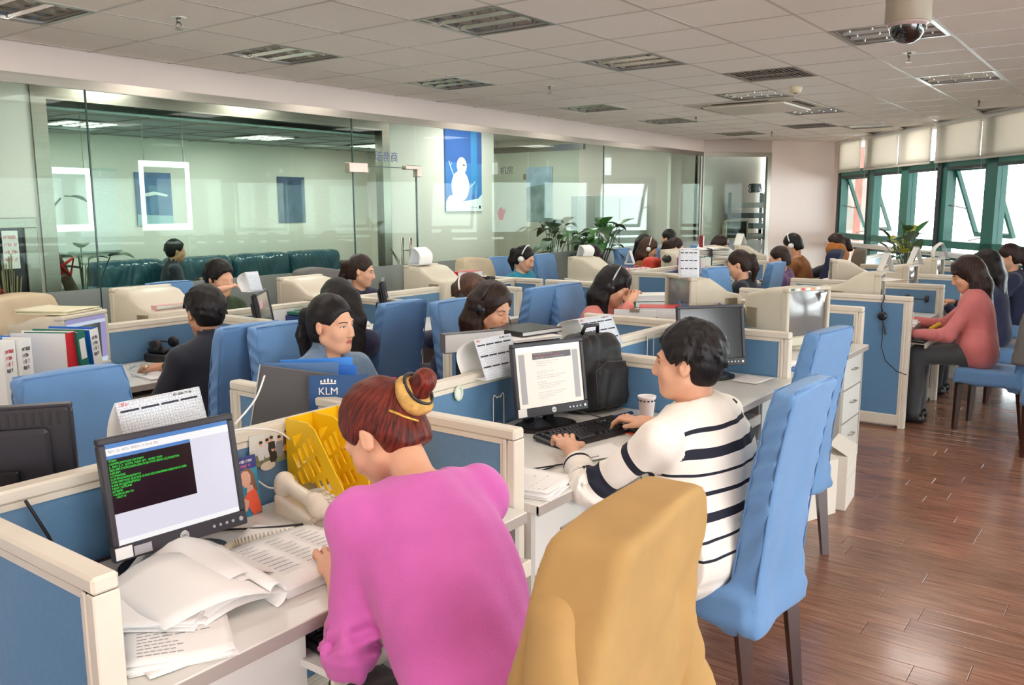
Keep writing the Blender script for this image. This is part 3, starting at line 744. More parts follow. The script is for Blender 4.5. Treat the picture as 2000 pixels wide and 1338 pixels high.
# far island continuing the near row
XC=[6.62,7.78,8.92,10.1,11.2]; 
partition((6.62,1.33),(6.62,2.02),'tall blue end panel with a black headset hung on it')
partition((6.62,2.08),(6.62,2.62),'small blue partition behind the big beige screen and left of it')
CL=['of the pale pink cardigan woman typing at the right','of the navy dressed woman behind the cardigan woman','near the potted plant','beyond the potted plant']
for i in range(4):
    partition((XC[i]+.027,2.05),(XC[i+1]-.027,2.05),'long partition in the middle of the far row '+CL[i])
    partition((XC[i+1],1.33),(XC[i+1],2.02),['blue side panel with a second headset in front of it','blue side panel behind the second headset panel','blue side panel right of the potted plant','farthest blue side panel in the window row'][i])
    partition((XC[i+1],2.08),(XC[i+1],2.6),['blue side panel in front of the brown hooded jacket','blue side panel left of the far beige monitor','far side panel hidden by the white calendar','farthest side panel toward the angled wall'][i])
    desk(XC[i]+.03,XC[i+1]-.03,1.36,2.02,-1 if i else 1,'pale grey desk '+CL[i],tray=(-.45,.2,.1) if i==0 else None,pedestal=i>0)
    desk(XC[i]+.03,XC[i+1]-.03,2.74,2.08,1,'pale desk behind the far row partition '+['beside the big beige screen','in front of the hooded jacket','left of the potted plant','at the far window end'][i],fs=-1,pedestal=False)
# second far island in front of the glass
XD=[7.7,8.9,10.1,11.3]; YD=4.2
partition((7.7,3.66),(7.7,4.16),'small blue partition behind the stack of green and blue binders')
partition((7.7,4.26),(7.7,4.9),'blue partition left of the pink paper bags')
for i in range(3):
    partition((XD[i]+.027,YD),(XD[i+1]-.027,YD),'long partition of the second far row '+['behind the curled calendar','behind the plaid shirt woman','nearest the angled back wall'][i])
    if i<2: partition((XD[i+1],3.66),(XD[i+1],YD-.03),['partition side by the woman in black','partition side by the plaid shirt woman'][i])
    desk(XD[i]+.03,XD[i+1]-.03,3.62,YD-.03,1,'pale second far row desk '+['in front of the woman in black','in front of the plaid shirt woman','in front of the hooded jacket wearer'][i],pedestal=False)
    desk(XD[i]+.03,XD[i+1]-.03,4.86,YD+.03,1,'pale far desk by the glass '+['with the paper bags','with the cream curved monitors','with the red folders'][i],fs=-1,pedestal=False)
partition((11.33,2.95),(12.5,2.95),'blue partition before the angled wall, right of the hooded jacket')
desk(11.33,12.5,2.98,3.6,1,'pale grey desk beneath the pink lit angled wall',fs=-1,pedestal=False)

# ------------------------------------------------------------------ slipcovered chairs
def chair_cover(seed,h=.0105):
    s=SDF((-.30,-.47,.30),(.30,.34,1.16),h)
    rs=np.random.RandomState(seed); ph=rs.rand(6)*6
    def yb(z): q=np.clip((z-.38)/.72,0,1.1); return -.175-.055*q-.05*q**2.2
    def back(X,Y,Z):
        q=np.clip((Z-.33)/.77,0,1)
        y=Y-yb(Z); hw=.206-.03*q**.7-.012*np.sin(np.clip(q*1.6,0,1)*PI)
        t=.047-.012*q+.02*np.exp(-((Z-.34)/.1)**2)
        side=np.clip((np.abs(X)-hw+.035)/.035,0,1)
        wr=.0045*np.sin(70*Z+60*y+ph[0]+4*np.sin(9*Z+ph[1]))*side + .004*np.sin(14*X+11*Z+ph[2]+3*np.sin(7*X-5*Z+ph[3]))*np.clip(1.15-q,0,1)
        dx=np.abs(X)-hw+.014; dy=np.abs(y)-t+.014; dz=np.abs(Z-.715+.012*(X/.2)**2)-.385+.014
        return np.sqrt(np.maximum(dx,0)**2+np.maximum(dy,0)**2+np.maximum(dz,0)**2)+np.minimum(np.maximum(np.maximum(dx,dy),dz),0)-.014+wr
    s.put(back,(-.25,-.42,.32),(.25,-.06,1.12),.02)
    def seat(X,Y,Z):
        wr=.0035*np.sin(40*X+22*Y+ph[4]+3*np.sin(12*Y))*np.clip((.45-Z)/.1,0,1)+.003*np.sin(15*X-17*Y+ph[5])
        fl=.012*np.clip((.45-Z)/.12,0,1)
        dx=np.abs(X)-.212-fl+.022; dy=np.abs(Y-.02)-.225-fl+.022; dz=np.abs(Z-.403)-.056+.022
        return np.sqrt(np.maximum(dx,0)**2+np.maximum(dy,0)**2+np.maximum(dz,0)**2)+np.minimum(np.maximum(np.maximum(dx,dy),dz),0)-.022+wr
    s.put(seat,(-.26,-.25,.32),(.26,.29,.47),.03)
    return s.mesh(),yb
def make_chair(seed):
    t=thing('slipcovered_chair','blue slipcovered dining chair','chair',(0,0,0),0,'blue slipcovered chairs')
    (V,F),yb=chair_cover(seed); from_arrays('slipcover',V,F,M_chair,t,smooth=True)
    def edge(sgn,fr):
        pts=[]
        for i in range(15):
            z=.345+.74*i/14; q=(z-.33)/.77; hw=.206-.03*q**.7-.012*math.sin(min(q*1.6,1)*PI); tt=.047-.012*q
            pts.append((sgn*(hw-.003),float(yb(np.float64(z)))+(tt-.004)*fr,z))
        return pts
    m=MB()
    for fr in (1,-1):
        L=edge(-1,fr);R=edge(1,fr)
        m.tube(L[:-1]+[(L[-1][0]+.012,L[-1][1],1.092)]+[(-.08,L[-1][1],1.091),(.08,L[-1][1],1.091)]+[(R[-1][0]-.012,R[-1][1],1.092)]+R[:-1][::-1],.0032,n=5)
    m.build('piping',M_pipe,t,smooth=True)
    for sx in (-1,1):
        m=MB(); m.cyl((sx*.185,.205,.345),(sx*.182,.215,0),.03,.021,n=4,M=None); m.build('leg',M_wood,t)
        m=MB(); m.cyl((sx*.185,-.185,.345),(sx*.183,-.225,0),.031,.022,n=4); m.build('leg',M_wood,t)
    return t
protos=[make_chair(i) for i in (3,11,24)]
used=[0,0,0]
def chair(x,y,deg,label,k=0):
    o=protos[k] if not used[k] else copy_tree(protos[k]); used[k]+=1
    o.location=(x,y,0); o.rotation_euler=(0,0,math.radians(deg)); o['label']=label; return o
# (0 deg faces the glass wall, 180 deg faces the camera side)
chair(2.575,1.07,-3,'blue slipcovered chair the striped sweater man sits on',0)
chair(1.195,.93,4,'blue slipcovered chair covered by the tan jacket',1)
chair(3.80,1.35,-8,'nearest empty blue slipcovered chair, by the bare desk right of the striped man',2)
chair(1.36,2.55,180,'wide blue chair back at the left, right behind the black monitor back',0)
chair(.72,3.3,0,'blue chair edge cut off by the left edge of the picture',2)
chair(2.44,3.56,-4,'blue chair of the young man in black, seen from behind',1)
chair(2.52,2.92,180,'blue chair behind the denim jacket woman',2)
chair(3.52,3.66,0,'tall blue chair back right of the navy jacket woman',0)
chair(3.74,2.92,180,'blue chair behind the orange sweater woman',1)
chair(4.70,3.50,0,'tall blue chair back right of the orange sweater woman',2)
chair(4.96,2.95,180,'blue chair the pale pink sweater woman sits on',0)
chair(2.30,5.08,184,'blue chair wearing the beige jacket at the far left',1)
chair(3.5,5.42,180,'empty blue chair by the glass wall, above the beige monitor shell',2)
chair(4.78,5.3,180,'blue chair with a dark grey coat behind the ponytail woman',1)
chair(6.74,5.2,180,'blue chair wearing a cream coat left of the turquoise vest woman',0)
chair(7.28,5.3,180,'blue chair of the turquoise vest woman',2)
chair(7.95,5.2,176,'small looking empty blue chair right of the turquoise vest woman',1)
chair(7.0,2.75,172,'lone blue chair back left of the woman in black',2)
chair(8.02,3.10,0,'blue chair back right of the woman in black',0)
chair(9.3,2.95,10,'blue chair beside the navy coat near the window corner',1)
chair(9.65,3.0,6,'blue chair hidden under the brown hooded jacket',2)
chair(10.5,3.0,12,'blue chair carrying the olive grey coat by the window corner',0)
chair(6.98,.80,-6,'blue chair of the pale pink cardigan woman at the right',1)
chair(8.1,.78,4,'blue chair of the dark haired woman behind the cardigan woman',2)
chair(6.2,.28,-60,'blue chair cut off by the right edge of the picture',0)
for x,y,l in ((9.6,5.1,'blue chair of the woman with the white hair band far off'),(9.9,4.75,'blue chair of the far ponytail woman'),(11.1,4.75,'blue chair before the corner window'),(9.7,.9,'blue chair of the navy ponytail woman at the far right')): chair(x,y,180 if y>2 else 0,l,1)
# ------------------------------------------------------------------ people
M_skin=mat('light_skin',(226,172,140),.5,noise=.06,nscale=14)
M_skin2=mat('tan_skin',(206,150,116),.5,noise=.06,nscale=14)
M_eyew=mat('eye_white',(232,228,222),.3); M_iris=mat('dark_iris',(26,18,16),.2); M_brow=mat('dark_brow',(58,40,34),.8); M_lip=mat('lips',(186,96,90),.45)
def hairmat(name,c,c2):
    m=bpy.data.materials.new(name); m.use_nodes=True;nt=m.node_tree;N=nt.nodes;L=nt.links;b=N['Principled BSDF']; b.inputs['Roughness'].default_value=.42; b.inputs['Specular IOR Level'].default_value=.28
    at=N.new('ShaderNodeAttribute'); at.attribute_name='strand'; n=N.new('ShaderNodeTexNoise'); n.inputs['Scale'].default_value=16; n.inputs['Detail'].default_value=5; L.new(at.outputs['Vector'],n.inputs['Vector'])
    r=N.new('ShaderNodeValToRGB'); e=r.color_ramp.elements; e[0].position=.35;e[0].color=lin(c2);e[1].position=.68;e[1].color=lin(c); L.new(n.outputs['Fac'],r.inputs[0]); L.new(r.outputs[0],b.inputs['Base Color'])
    n2=N.new('ShaderNodeTexNoise'); n2.inputs['Scale'].default_value=45; L.new(at.outputs['Vector'],n2.inputs['Vector']); bp=N.new('ShaderNodeBump'); bp.inputs['Strength'].default_value=.45; bp.inputs['Distance'].default_value=.004; L.new(n2.outputs['Fac'],bp.inputs['Height']); L.new(bp.outputs[0],b.inputs['Normal'])
    return m
H_black=hairmat('black_hair',(30,24,24),(12,10,11)); H_brown=hairmat('dark_brown_hair',(62,40,32),(26,17,15)); H_red=hairmat('auburn_hair',(128,46,30),(52,18,16)); H_mid=hairmat('brown_hair',(92,58,40),(48,30,22)); H_orange=hairmat('orange_dyed_hair',(170,84,30),(110,50,20))
def cloth(name,rgb,**k): return mat(name,rgb,k.pop('rough',.85),noise=k.pop('noise',.08),nscale=k.pop('nscale',10),bump=k.pop('bump',.12),bscale=k.pop('bscale',50),sheen=.2,**k)
C_pink=cloth('bright_pink_knit',(208,102,182),bscale=160,bump=.15); C_denim=cloth('faded_denim',(112,138,164),nscale=18,noise=.25); C_navy=cloth('navy_cloth',(36,42,72)); C_blackc=cloth('black_cloth',(28,32,46)); C_orange=cloth('orange_knit',(236,126,20)); C_salmon=cloth('salmon_knit',(232,144,134)); C_rose=cloth('dusty_rose_knit',(214,124,124),bscale=140); C_turq=cloth('turquoise_vest',(24,142,172)); C_redc=cloth('red_cloth',(200,50,62)); C_green=cloth('dark_green_cloth',(44,64,38)); C_char=cloth('charcoal_trousers',(70,74,78)); C_jeans=cloth('pale_blue_jeans',(150,172,196),nscale=22,noise=.2); C_dark=cloth('dark_trousers',(38,38,44)); C_plaid=cloth('plum_plaid',(120,86,130),nscale=26,noise=.5); C_grey=cloth('grey_shirt',(120,124,128)); C_brown=cloth('brown_hooded_cloth',(150,98,48)); C_white=cloth('white_blouse',(230,228,226))
def stripe_mat():
    m=bpy.data.materials.new('white_knit_with_navy_stripes'); m.use_nodes=True;nt=m.node_tree;N=nt.nodes;L=nt.links;b=N['Principled BSDF']
    at=N.new('ShaderNodeAttribute'); at.attribute_name='band'
    r=N.new('ShaderNodeValToRGB'); r.color_ramp.interpolation='CONSTANT'; e=r.color_ramp.elements
    W=lin((240,236,226));K=lin((26,30,46)); e[0].position=0;e[0].color=W; e[1].position=.98;e[1].color=W
    for a,bb in ((.05,.075),(.17,.235),(.33,.35),(.45,.48),(.58,.64),(.74,.76),(.86,.88)):
        x=e.new(a);x.color=K; x=e.new(bb);x.color=W
    L.new(at.outputs['Fac'],r.inputs[0]); L.new(r.outputs[0],b.inputs['Base Color']); b.inputs['Roughness'].default_value=.85
    n=N.new('ShaderNodeTexNoise'); n.inputs['Scale'].default_value=160; bp=N.new('ShaderNodeBump'); bp.inputs['Strength'].default_value=.15; bp.inputs['Distance'].default_value=.005
    L.new(n.outputs['Fac'],bp.inputs['Height']); L.new(bp.outputs[0],b.inputs['Normal']); return m
C_stripe=stripe_mat()
def V3(*a): return np.array(a,float)
def ik(sh,ha,l1,l2,pole):
    d=ha-sh;D=np.linalg.norm(d); mx=(l1+l2)*.995
    if D>mx: ha=sh+d*mx/D; D=mx; d=ha-sh
    n=d/D; a=(l1*l1-l2*l2+D*D)/(2*D); hgt=math.sqrt(max(l1*l1-a*a,0))
    p=np.array(pole,float);p=p-n*(p@n);p/=np.linalg.norm(p)+1e-9
    return sh+n*a+p*hgt,ha
def person(label,hip,head,face,top,hair=('tied',H_black),legs=C_dark,hl=None,hr=None,hyaw=0,hpitch=10,hroll=0,skin=M_skin,res=.008,male=False,collar='crew',look='open',sleeve=1.0,build=1.0,seat=.47,elbow=(1,1),cuffs=True,topname='sweater',group=None,wide=1.0,legz=True,nboff=(0,0,0),lpole=None,rpole=None,sleeveless=None,feet=.40,wrinkle=0):
    fz=math.radians(face); t=thing('person',label,'person',(hip[0],hip[1],0),fz,group)
    Rm=np.array(Matrix.Rotation(-fz,3,'Z')); o=V3(hip[0],hip[1],0)
    loc=lambda p:Rm@(np.array(p,float)-o)
    hc=loc(head); HR=np.array(Matrix.Rotation(math.radians(hyaw),3,'Z')@Matrix.Rotation(math.radians(-hpitch),3,'X')@Matrix.Rotation(math.radians(hroll),3,'Y'))
    W=lambda x,y,z: hc+HR@V3(x,y,z)
    nb=Rm@np.array(nboff,float)+hc+V3(0,-.028-.0012*hpitch,-.155)+.3*(HR@V3(0,-.03,-.0)-V3(0,-.03,0)); pel=V3(0,.02,seat+.095)
    sw=(.178 if male else .148)*wide; sh=[nb+V3(-sw,.005,-.062),nb+V3(sw,.005,-.062)]
    up=nb-pel; ul=np.linalg.norm(up); un=up/ul; fw=np.cross(V3(1,0,0),un); fw=-fw if fw[1]<0 else fw
    TR=np.stack([V3(1,0,0),fw,un],1)
    hands=[]
    for i,(hh,df) in enumerate(((hl,(-.16,.36,.78)),(hr,(.16,.36,.78)))):
        hands.append(loc(hh) if hh is not None else V3(*df))
    l1,l2=(.285,.25) if male else (.265,.235)
    arms=[]
    for i in (0,1):
        sx=-1 if i==0 else 1; pole=(lpole,rpole)[i]; pole=pole if pole is not None else (sx*.55*elbow[i],-.35,-1)
        e,hd=ik(sh[i],hands[i],l1,l2,pole); arms.append((sh[i],e,hd))
    lo=np.minimum.reduce([hc-.2,nb-.33,V3(-.3,-.25,0 if legz else seat-.05)]+[a[2]-.16 for a in arms]+[a[1]-.08 for a in arms])
    hi=np.maximum.reduce([hc+.2,nb+.33,V3(.3,.62 if legz else .3,seat+.3)]+[a[2]+.16 for a in arms]+[a[1]+.08 for a in arms])
    lo[2]=max(lo[2],-.002) if legz else lo[2]
    knees=[V3(sx*.10*wide,.40,seat+.045) for sx in (-1,1)]; ank=[V3(sx*.105*wide,feet,.085) for sx in (-1,1)]
    b=SDF(lo,hi,res)
    def torso(s,g,k=.07):
        s.ell(pel,V3(.165*wide+g,.115*build+g,.12),TR,k); s.ell(pel+up*.33,V3(.128*wide*(1.12 if male else 1)+g,.098*build+g,.15),TR,k)
        s.ell(pel+up*.66,V3(.142*wide*(1.12 if male else 1)+g,.1*build+g,.16),TR,k)
        s.cap(sh[0]+V3(.02,0,0),sh[1]-V3(.02,0,0),.05+g,k=.05); 
        for i in (0,1): s.cap(nb+V3(0,0,-.02),sh[i]+V3(0,0,.02),.045+g*.7,.036+g*.7,k=.04)
        if not male:
            for sx in (-1,1): s.ell(pel+up*.62+fw*.075+V3(sx*.062,0,0),V3(.055,.05,.055)+g*.6,TR,.04)
    torso(b,-.006)
    for sh_,e,hd in arms:
        b.cap(sh_,e,.045,.036,k=.03); b.cap(e,hd,.037,.024,k=.02)
    if legz:
        for i in (0,1):
            b.cap(V3((-.08,.08)[i],.0,seat+.08),knees[i],.07,.05,k=.03); b.cap(knees[i],ank[i],.05,.034,k=.02); b.cap(ank[i]-V3(0,.03,.05),ank[i]+V3(0,.14,-.055),.034,.026,k=.02)
    # neck and head
    b.cap(W(0,-.03,-.045),nb+V3(0,.0,-.03),.05 if male else .043,.056 if male else .05,k=.02)
    b.ell(W(0,-.015,.04),(.074,.094,.088),HR,.02); b.ell(W(0,.03,-.03),(.063,.066,.09),HR,.03); b.ell(W(0,.066,-.092),(.024,.022,.02),HR,.025)
    for sx in (-1,1):
        b.cap(W(sx*.052,.0,-.055),W(sx*.02,.06,-.095),.02,.016,k=.025)
        b.ell(W(sx*.04,.06,-.028),(.022,.02,.022),HR,.02)
        b.cap(W(sx*.012,.088,.024),W(sx*.046,.074,.022),.009,.008,k=.012)
        b.ell(W(sx*.031,.096,.004),(.015,.014,.010),HR,.012,op='s')
        b.ell(W(sx*.031,.072,.003),(.0155,.015,.0125),HR,.006)
        b.ell(W(sx*.012,.1,-.037),(.009,.01,.007),HR,.006)
        E=HR@np.array(Matrix.Rotation(-sx*.35,3,'Z')@Matrix.Rotation(.2,3,'X'))
        b.ell(W(sx*.079,-.008,-.004),(.009,.019,.031),E,.008); b.ell(W(sx*.0885,-.003,.0),(.006,.009,.014),E,.006,op='s')
    b.cap(W(0,.09,.016),W(0,.107,-.03),.0085,.0115,k=.012)
    b.cap(W(-.017,.083,-.058),W(.017,.083,-.058),.0075,k=.008); b.cap(W(-.014,.082,-.069),W(.014,.082,-.069),.008,k=.008)
    # hands: palm, thumb and four fingers
    for i,(sh_,e,hd) in enumerate(arms):
        sx=-1 if i==0 else 1; d=hd-e;d/=np.linalg.norm(d); d2=d.copy();d2[2]*=.35; d2/=np.linalg.norm(d2)
        sid=np.cross(d2,V3(0,0,1)); sid/=np.linalg.norm(sid); nz=np.cross(sid,d2); th=-sx   # sid points to the person's right of the hand direction
        R_=np.stack([sid,d2,nz],1)
        pc=hd+d2*.05; b.ell(pc,(.04,.052,.0165),R_,.012); b.cap(hd,hd+d2*.04,.023,.024,k=.015)
        for q,(off,ln) in enumerate(((-.030,.072),(-.0100,.082),(.0105,.076),(.030,.06))):
            off=off*(1 if sx>0 else -1); a0=pc+sid*off+d2*.038; a1=a0+d2*ln*.45+nz*.004+sid*off*.15; a2=a1+d2*ln*.32-nz*ln*.33; a3=a2+d2*ln*.1-nz*ln*.3
            b.cap(a0,a1,.0092,.0085,k=.005); b.cap(a1,a2,.0085,.0078,k=.004); b.cap(a2,a3,.0078,.0066,k=.004)
        a0=pc+sid*th*.028-d2*.025; a1=a0+sid*th*.026+d2*.03-nz*.006; a2=a1+sid*th*.006+d2*.032-nz*.01
        b.cap(a0,a1,.014,.011,k=.012); b.cap(a1,a2,.0105,.0082,k=.005)
    Vv,F=b.mesh(); from_arrays('body',Vv,F,skin,t,smooth=True)
    # facial features as thin patches that follow the face
    def patch(name,m_,outline,nu,nv,lift=.0012):
        def pt(u,v):
            x,z=outline(u,v); return x,z
        P=np.array([[pt(i/nu,j/nv) for i in range(nu+1)] for j in range(nv+1)]).reshape(-1,2)
        ys=np.linspace(.13,.02,90); Q=hc+np.einsum('ij,nkj->nki',HR,np.stack([np.repeat(P[:,:1],90,1),np.repeat(ys[None],len(P),0),np.repeat(P[:,1:],90,1)],2))
        d=b.val(Q); k=np.argmax(d<0,1); k=np.maximum(k,1); r=np.arange(len(P)); d0=d[r,k-1];d1=d[r,k]; tt=d0/np.where(d0==d1,1,d0-d1); y=ys[k-1]+(ys[k]-ys[k-1])*np.clip(tt,0,1)+lift
        mb_=MB(); mb_.add([tuple(W(P[q,0],y[q],P[q,1])) for q in range(len(P))],[(j*(nu+1)+i,j*(nu+1)+i+1,(j+1)*(nu+1)+i+1,(j+1)*(nu+1)+i) for j in range(nv) for i in range(nu)])
        return mb_.build(name,m_,t,smooth=True)
    if look:
        for sx in (-1,1):
            ex=.031*sx
            if look=='open':
                patch('eye',M_eyew,lambda u,v:(ex+.0135*(2*u-1),.003+.0052*(2*v-1)*math.sqrt(max(0,1-(2*u-1)**2))),8,3)
                patch('iris',M_iris,lambda u,v:(ex+.0054*(2*v)*.5*math.cos(2*PI*u),.0035+.0052*v*math.sin(2*PI*u)),10,2,.0018)
            patch('eyelid_line',M_brow,lambda u,v:(ex+.0145*(2*u-1),(.0075 if look=='open' else -.003)+.0015*(2*v-1)+(-.0045 if look=='open' else .004)*(2*u-1)**2),8,1,.0016)
            patch('eyebrow',M_brow,lambda u,v:(ex+sx*.002+.019*(2*u-1),.0245-.004*(2*u-1)**2+.0022*(2*v-1)),8,1,.0012)
        patch('lips',M_lip,lambda u,v:(.021*(2*u-1),-.0635+.0085*(2*v-1)*(1-(2*u-1)**2)**.6),10,4,.0008)
    # hair
    st,hm=hair[0],hair[1]
    hs=SDF(hc-V3(.26,.30,.48),hc+V3(.26,.26,.26),max(res,.0062))
    tight=st in('bun','tied','ponytail'); g=.003 if tight else (.012 if st!='short' else .008)
    hs.ell(W(0,-.016,.04),V3(.081+g,.101+g,.098+g),HR,.02)
    if st!='short': hs.ell(W(0,-.05,-.02),(.07+g*.8,.062+g,.09),HR,.03)
    else: hs.ell(W(0,-.045,-.005),(.071,.066,.085),HR,.03)
    hs.ell(W(0,.1,-.05),(.078 if st in('long','bob','bangs') else .092,.088,.118),HR,.012,op='s')
    if st in('short','bun','tied','ponytail'):
        for sx in (-1,1): hs.ell(W(sx*.095,.012,-.03),(.045,.05,.05),HR,.012,op='s')
        hs.ell(W(0,-.03,-.135),(.12,.12,.065),HR,.015,op='s')
    if st=='ponytail':
        dn=hair[2] if len(hair)>2 else .28
        hs.cap(W(0,-.105,.045),W(0,-.135,.03),.026,.034,k=.02); p0=W(0,-.135,.03); p1=p0+V3(0,-.03,-.09); p2=p0+V3(0,-.01,-dn)
        hs.cap(p0,p1,.034,.036,k=.02); hs.cap(p1,p2,.036,.012,k=.02)
    if st=='bun':
        hs.cap(W(0,-.10,.02),W(.0,-.15,.03),.036,.032,k=.015); hs.ell(W(0,-.178,.036),(.03,.03,.03),HR,.008)
        m=MB(); m.tube([tuple(W((.034+.002*math.sin(5*a))*math.cos(a),-.132-.004*math.sin(3*a),.025+(.034+.002*math.sin(5*a))*math.sin(a))) for a in [i*2*PI/28 for i in range(28)]],.021,n=10,closed=True); m.build('scrunchie',mat('mustard_cloth',(206,164,92),.9,noise=.3,nscale=60,bump=.3,bscale=90),t,smooth=True)
        m=MB(); m.tube([tuple(W(.043*math.cos(a),-.152,.03+.043*math.sin(a))) for a in [i*2*PI/24 for i in range(24)]],.0045,n=6,closed=True); m.build('black_hair_band',M_black,t,smooth=True)
        m=MB(); m.tube([tuple(W(-.062,-.092,.02)),tuple(W(-.045,-.106,-.01)),tuple(W(-.02,-.116,-.035))],.004,n=6); m.build('gold_hair_clip',mat('gold_metal',(220,170,80),.3,metal=.7),t,smooth=True)
    if st in('long','bob'):
        ln=.3 if st=='long' else .17
        for sx in (-1,1):
            a=W(sx*.074,-.02,.02);b_=W(sx*.085,-.015,-.1); c=b_+V3(sx*.012,.02 if len(hair)<3 else hair[2],-ln+.1)
            hs.cap(a,b_,.026,.032,k=.03); hs.cap(b_,c,.034,.016,k=.03)
            hs.cap(W(sx*.05,-.08,.02),W(sx*.06,-.085,-.1)+V3(0,0,0),.05,.05,k=.03); q=W(sx*.06,-.085,-.1); hs.cap(q,q+V3(sx*.005,-.03,-ln+.1),.05,.03,k=.03)
        q=W(0,-.09,-.08); hs.cap(q,q+V3(0,-.045,-ln+.08),.05,.035,k=.04)
        hs.ell(W(0,.095,-.075),(.056,.07,.085),HR,.02,op='s')
    if st in('bangs','bob') or (st=='long' and not(len(hair)>3)) or (len(hair)>3 and hair[3]):
        for k in range(7):
            xx=-.06+.02*k; hs.cap(W(xx*.8,.062,.098),W(xx*1.15,.092-.22*xx*xx*20*.3,.042),.016,.006,k=.02)
        if st=='bangs' : hs.cap(W(-.075,.01,.03),W(-.078,.02,-.04),.018,.01,k=.02); hs.cap(W(.075,.01,.03),W(.078,.02,-.04),.018,.01,k=.02)
    if st in('short','bangs'):
        rs=np.random.RandomState(len(label)); 
        for q in range(90):
            a_=rs.rand()*2*PI; e_=math.asin(rs.uniform(-.25,1)); d_=V3(math.cos(a_)*math.cos(e_),math.sin(a_)*math.cos(e_),math.sin(e_))
            if d_[1]>.45 and d_[2]<.55: continue
            s0=d_*V3(.083,.102,.1)+V3(0,-.016,.04); tn=V3(d_[0]*.6,d_[1]*.6+.25*(d_[1]>0),-.9); tn=tn-d_*(tn@d_)*.8; tn/=np.linalg.norm(tn)+1e-6; s1=s0+tn*rs.uniform(.03,.05)+d_*rs.uniform(.002,.009)
            hs.cap(W(*s0),W(*s1),.011,.003,k=.008)
    X=hs.ax[0][:,None,None]-hc[0];Z=hs.ax[2][None,None,:]-hc[2];Y=hs.ax[1][None,:,None]-hc[1]
    hs.f+=(.0008*np.sin(90*X+30*np.sin(6*Z)+30*Y)).astype(np.float32)
    Vv,F=hs.mesh(); oh=from_arrays('hair',Vv,F,hm,t,smooth=True)
    # strand direction for the hair shading: lines run from the parting or the knot
    if st in('bun','tied','ponytail'): ax=HR@V3(0,-.8,.45); og_=W(0,-.02,.03)
    else: ax=V3(0,0,1); og_=W(.01,-.03,0)
    ax=ax/np.linalg.norm(ax); rel=Vv-og_; al=rel@ax; pr=rel-al[:,None]*ax; rr=np.linalg.norm(pr,axis=1)+1e-6
    e1=np.cross(ax,V3(1,0,0)); e1/=np.linalg.norm(e1); e2=np.cross(ax,e1)
    fl=np.stack([pr@e1/rr,pr@e2/rr,al*1.5],1); at=oh.data.attributes.new('strand','FLOAT_VECTOR','POINT'); at.data.foreach_set('vector',fl.astype(np.float32).ravel())
    # upper garment
    c=SDF(lo-.03,hi+.03,max(res*1.1,.007))
    torso(c,.012)
    wa=.004+.004*(res<.0066)+wrinkle
    for i,(sh_,e,hd) in enumerate(arms):
        c.cap(sh_,e,.055,.05,k=.05,wr=(wa,34,1.0,.22)); end=e+(hd-e)*(.86 if sleeve>=1 else max(sleeve*.86,.12))
        if sleeve>.3: c.cap(e,end,.05,.036 if sleeve>=1 else .045,k=.03,wr=(wa*1.3,30,.1,.4))
        if cuffs: u=(end-e)/np.linalg.norm(end-e); c.cap(end-u*.03,end,.038 if sleeve>=1 else .046,k=.01)
    c.cap(pel+V3(0,-.015,-.02),pel+V3(0,.0,.05),.128*build,k=.05,flat=(V3(1,0,0),.70/wide))
    c.ell(pel+up*.55-fw*.02,V3(.135*wide+.012,.09*build+.012,.24),TR,.06)
    c.folds(.0035 if res<.0068 else .0025,1,len(label))
    if wrinkle:   # cloth pulled from the shoulders toward the waist
        X=c.ax[0][:,None,None];Y=c.ax[1][None,:,None];Z=c.ax[2][None,None,:]
        c.f+=(.0045*np.exp(-(np.sin(16*Z+7*np.abs(X)+3*np.sin(6*X))/.25)**2)*np.clip((nb[2]-.16-Z)*6,0,1)*np.clip(np.abs(X)*6,.25,1)).astype(np.float32)
    if collar in('collar','turtle'):
        a=nb+V3(0,-.006,-.02); q=nb+.35*(W(0,-.03,-.06)-nb)+V3(0,.0,.025); c.cap(a,q,.072 if collar=='collar' else .062,.066 if collar=='collar' else .056,k=.015); q2=q+(q-a)*1.2
        c.cap(a+(q-a)*.7,q2,.054 if collar=='collar' else .049,.06,k=.006,op='s')
        if collar=='collar': c.ell(q+V3(0,.075,-.02),(.04,.06,.07),None,.015,op='s')
    else:
        c.ell(nb+V3(0,.028,.055),(.064,.07,.062) if not male else (.072,.075,.06),None,.012,op='s')
    if collar=='crew' and res<.0088:
        q=nb+V3(0,.012,.012); rx,ry=(.07,.066) if male else (.063,.062); m=MB(); m.tube([tuple(q+V3(rx*math.cos(a),ry*math.sin(a),.018*(-math.sin(a)))) for a in [i*2*PI/28 for i in range(28)]],.007,n=8,closed=True); m.build('neckband',top if top is not C_stripe else C_white,t,smooth=True)
    Vv,F=c.mesh(); oc=from_arrays(topname,Vv,F,top,t,smooth=True)
    if top is C_stripe:
        tt=((nb-Vv)@un)/ul; band=np.clip(.02+tt*.88,0,1)
        def sd(a,b_):
            ab=b_-a; k=np.clip(((Vv-a)@ab)/(ab@ab),0,1); return np.linalg.norm(Vv-a-k[:,None]*ab,axis=1),k
        sp,_=sd(pel,nb)
        for i_,(sh_,e,hd) in enumerate(arms):
            d1,k1=sd(sh_,e); d2,k2=sd(e,hd); arm=(np.minimum(d1,d2)<.085)&(np.abs(Vv[:,0])>sw-.035)
            s_=np.where(d1<d2,k1*.45,.45+k2*.5); band_a=np.where(arm,.365+s_*.7,-1) if True else None; bands=(band,.365+s_*.7,arm) if i_==0 else (band,np.where(arm,.365+s_*.7,bands[1]),bands[2]|arm)
        fa=bands[2][F].mean(1)>.5; cv=np.where(fa[:,None],bands[1][F],bands[0][F]); at=oc.data.attributes.new('band','FLOAT','CORNER'); at.data.foreach_set('value',cv.ravel().astype(np.float32))
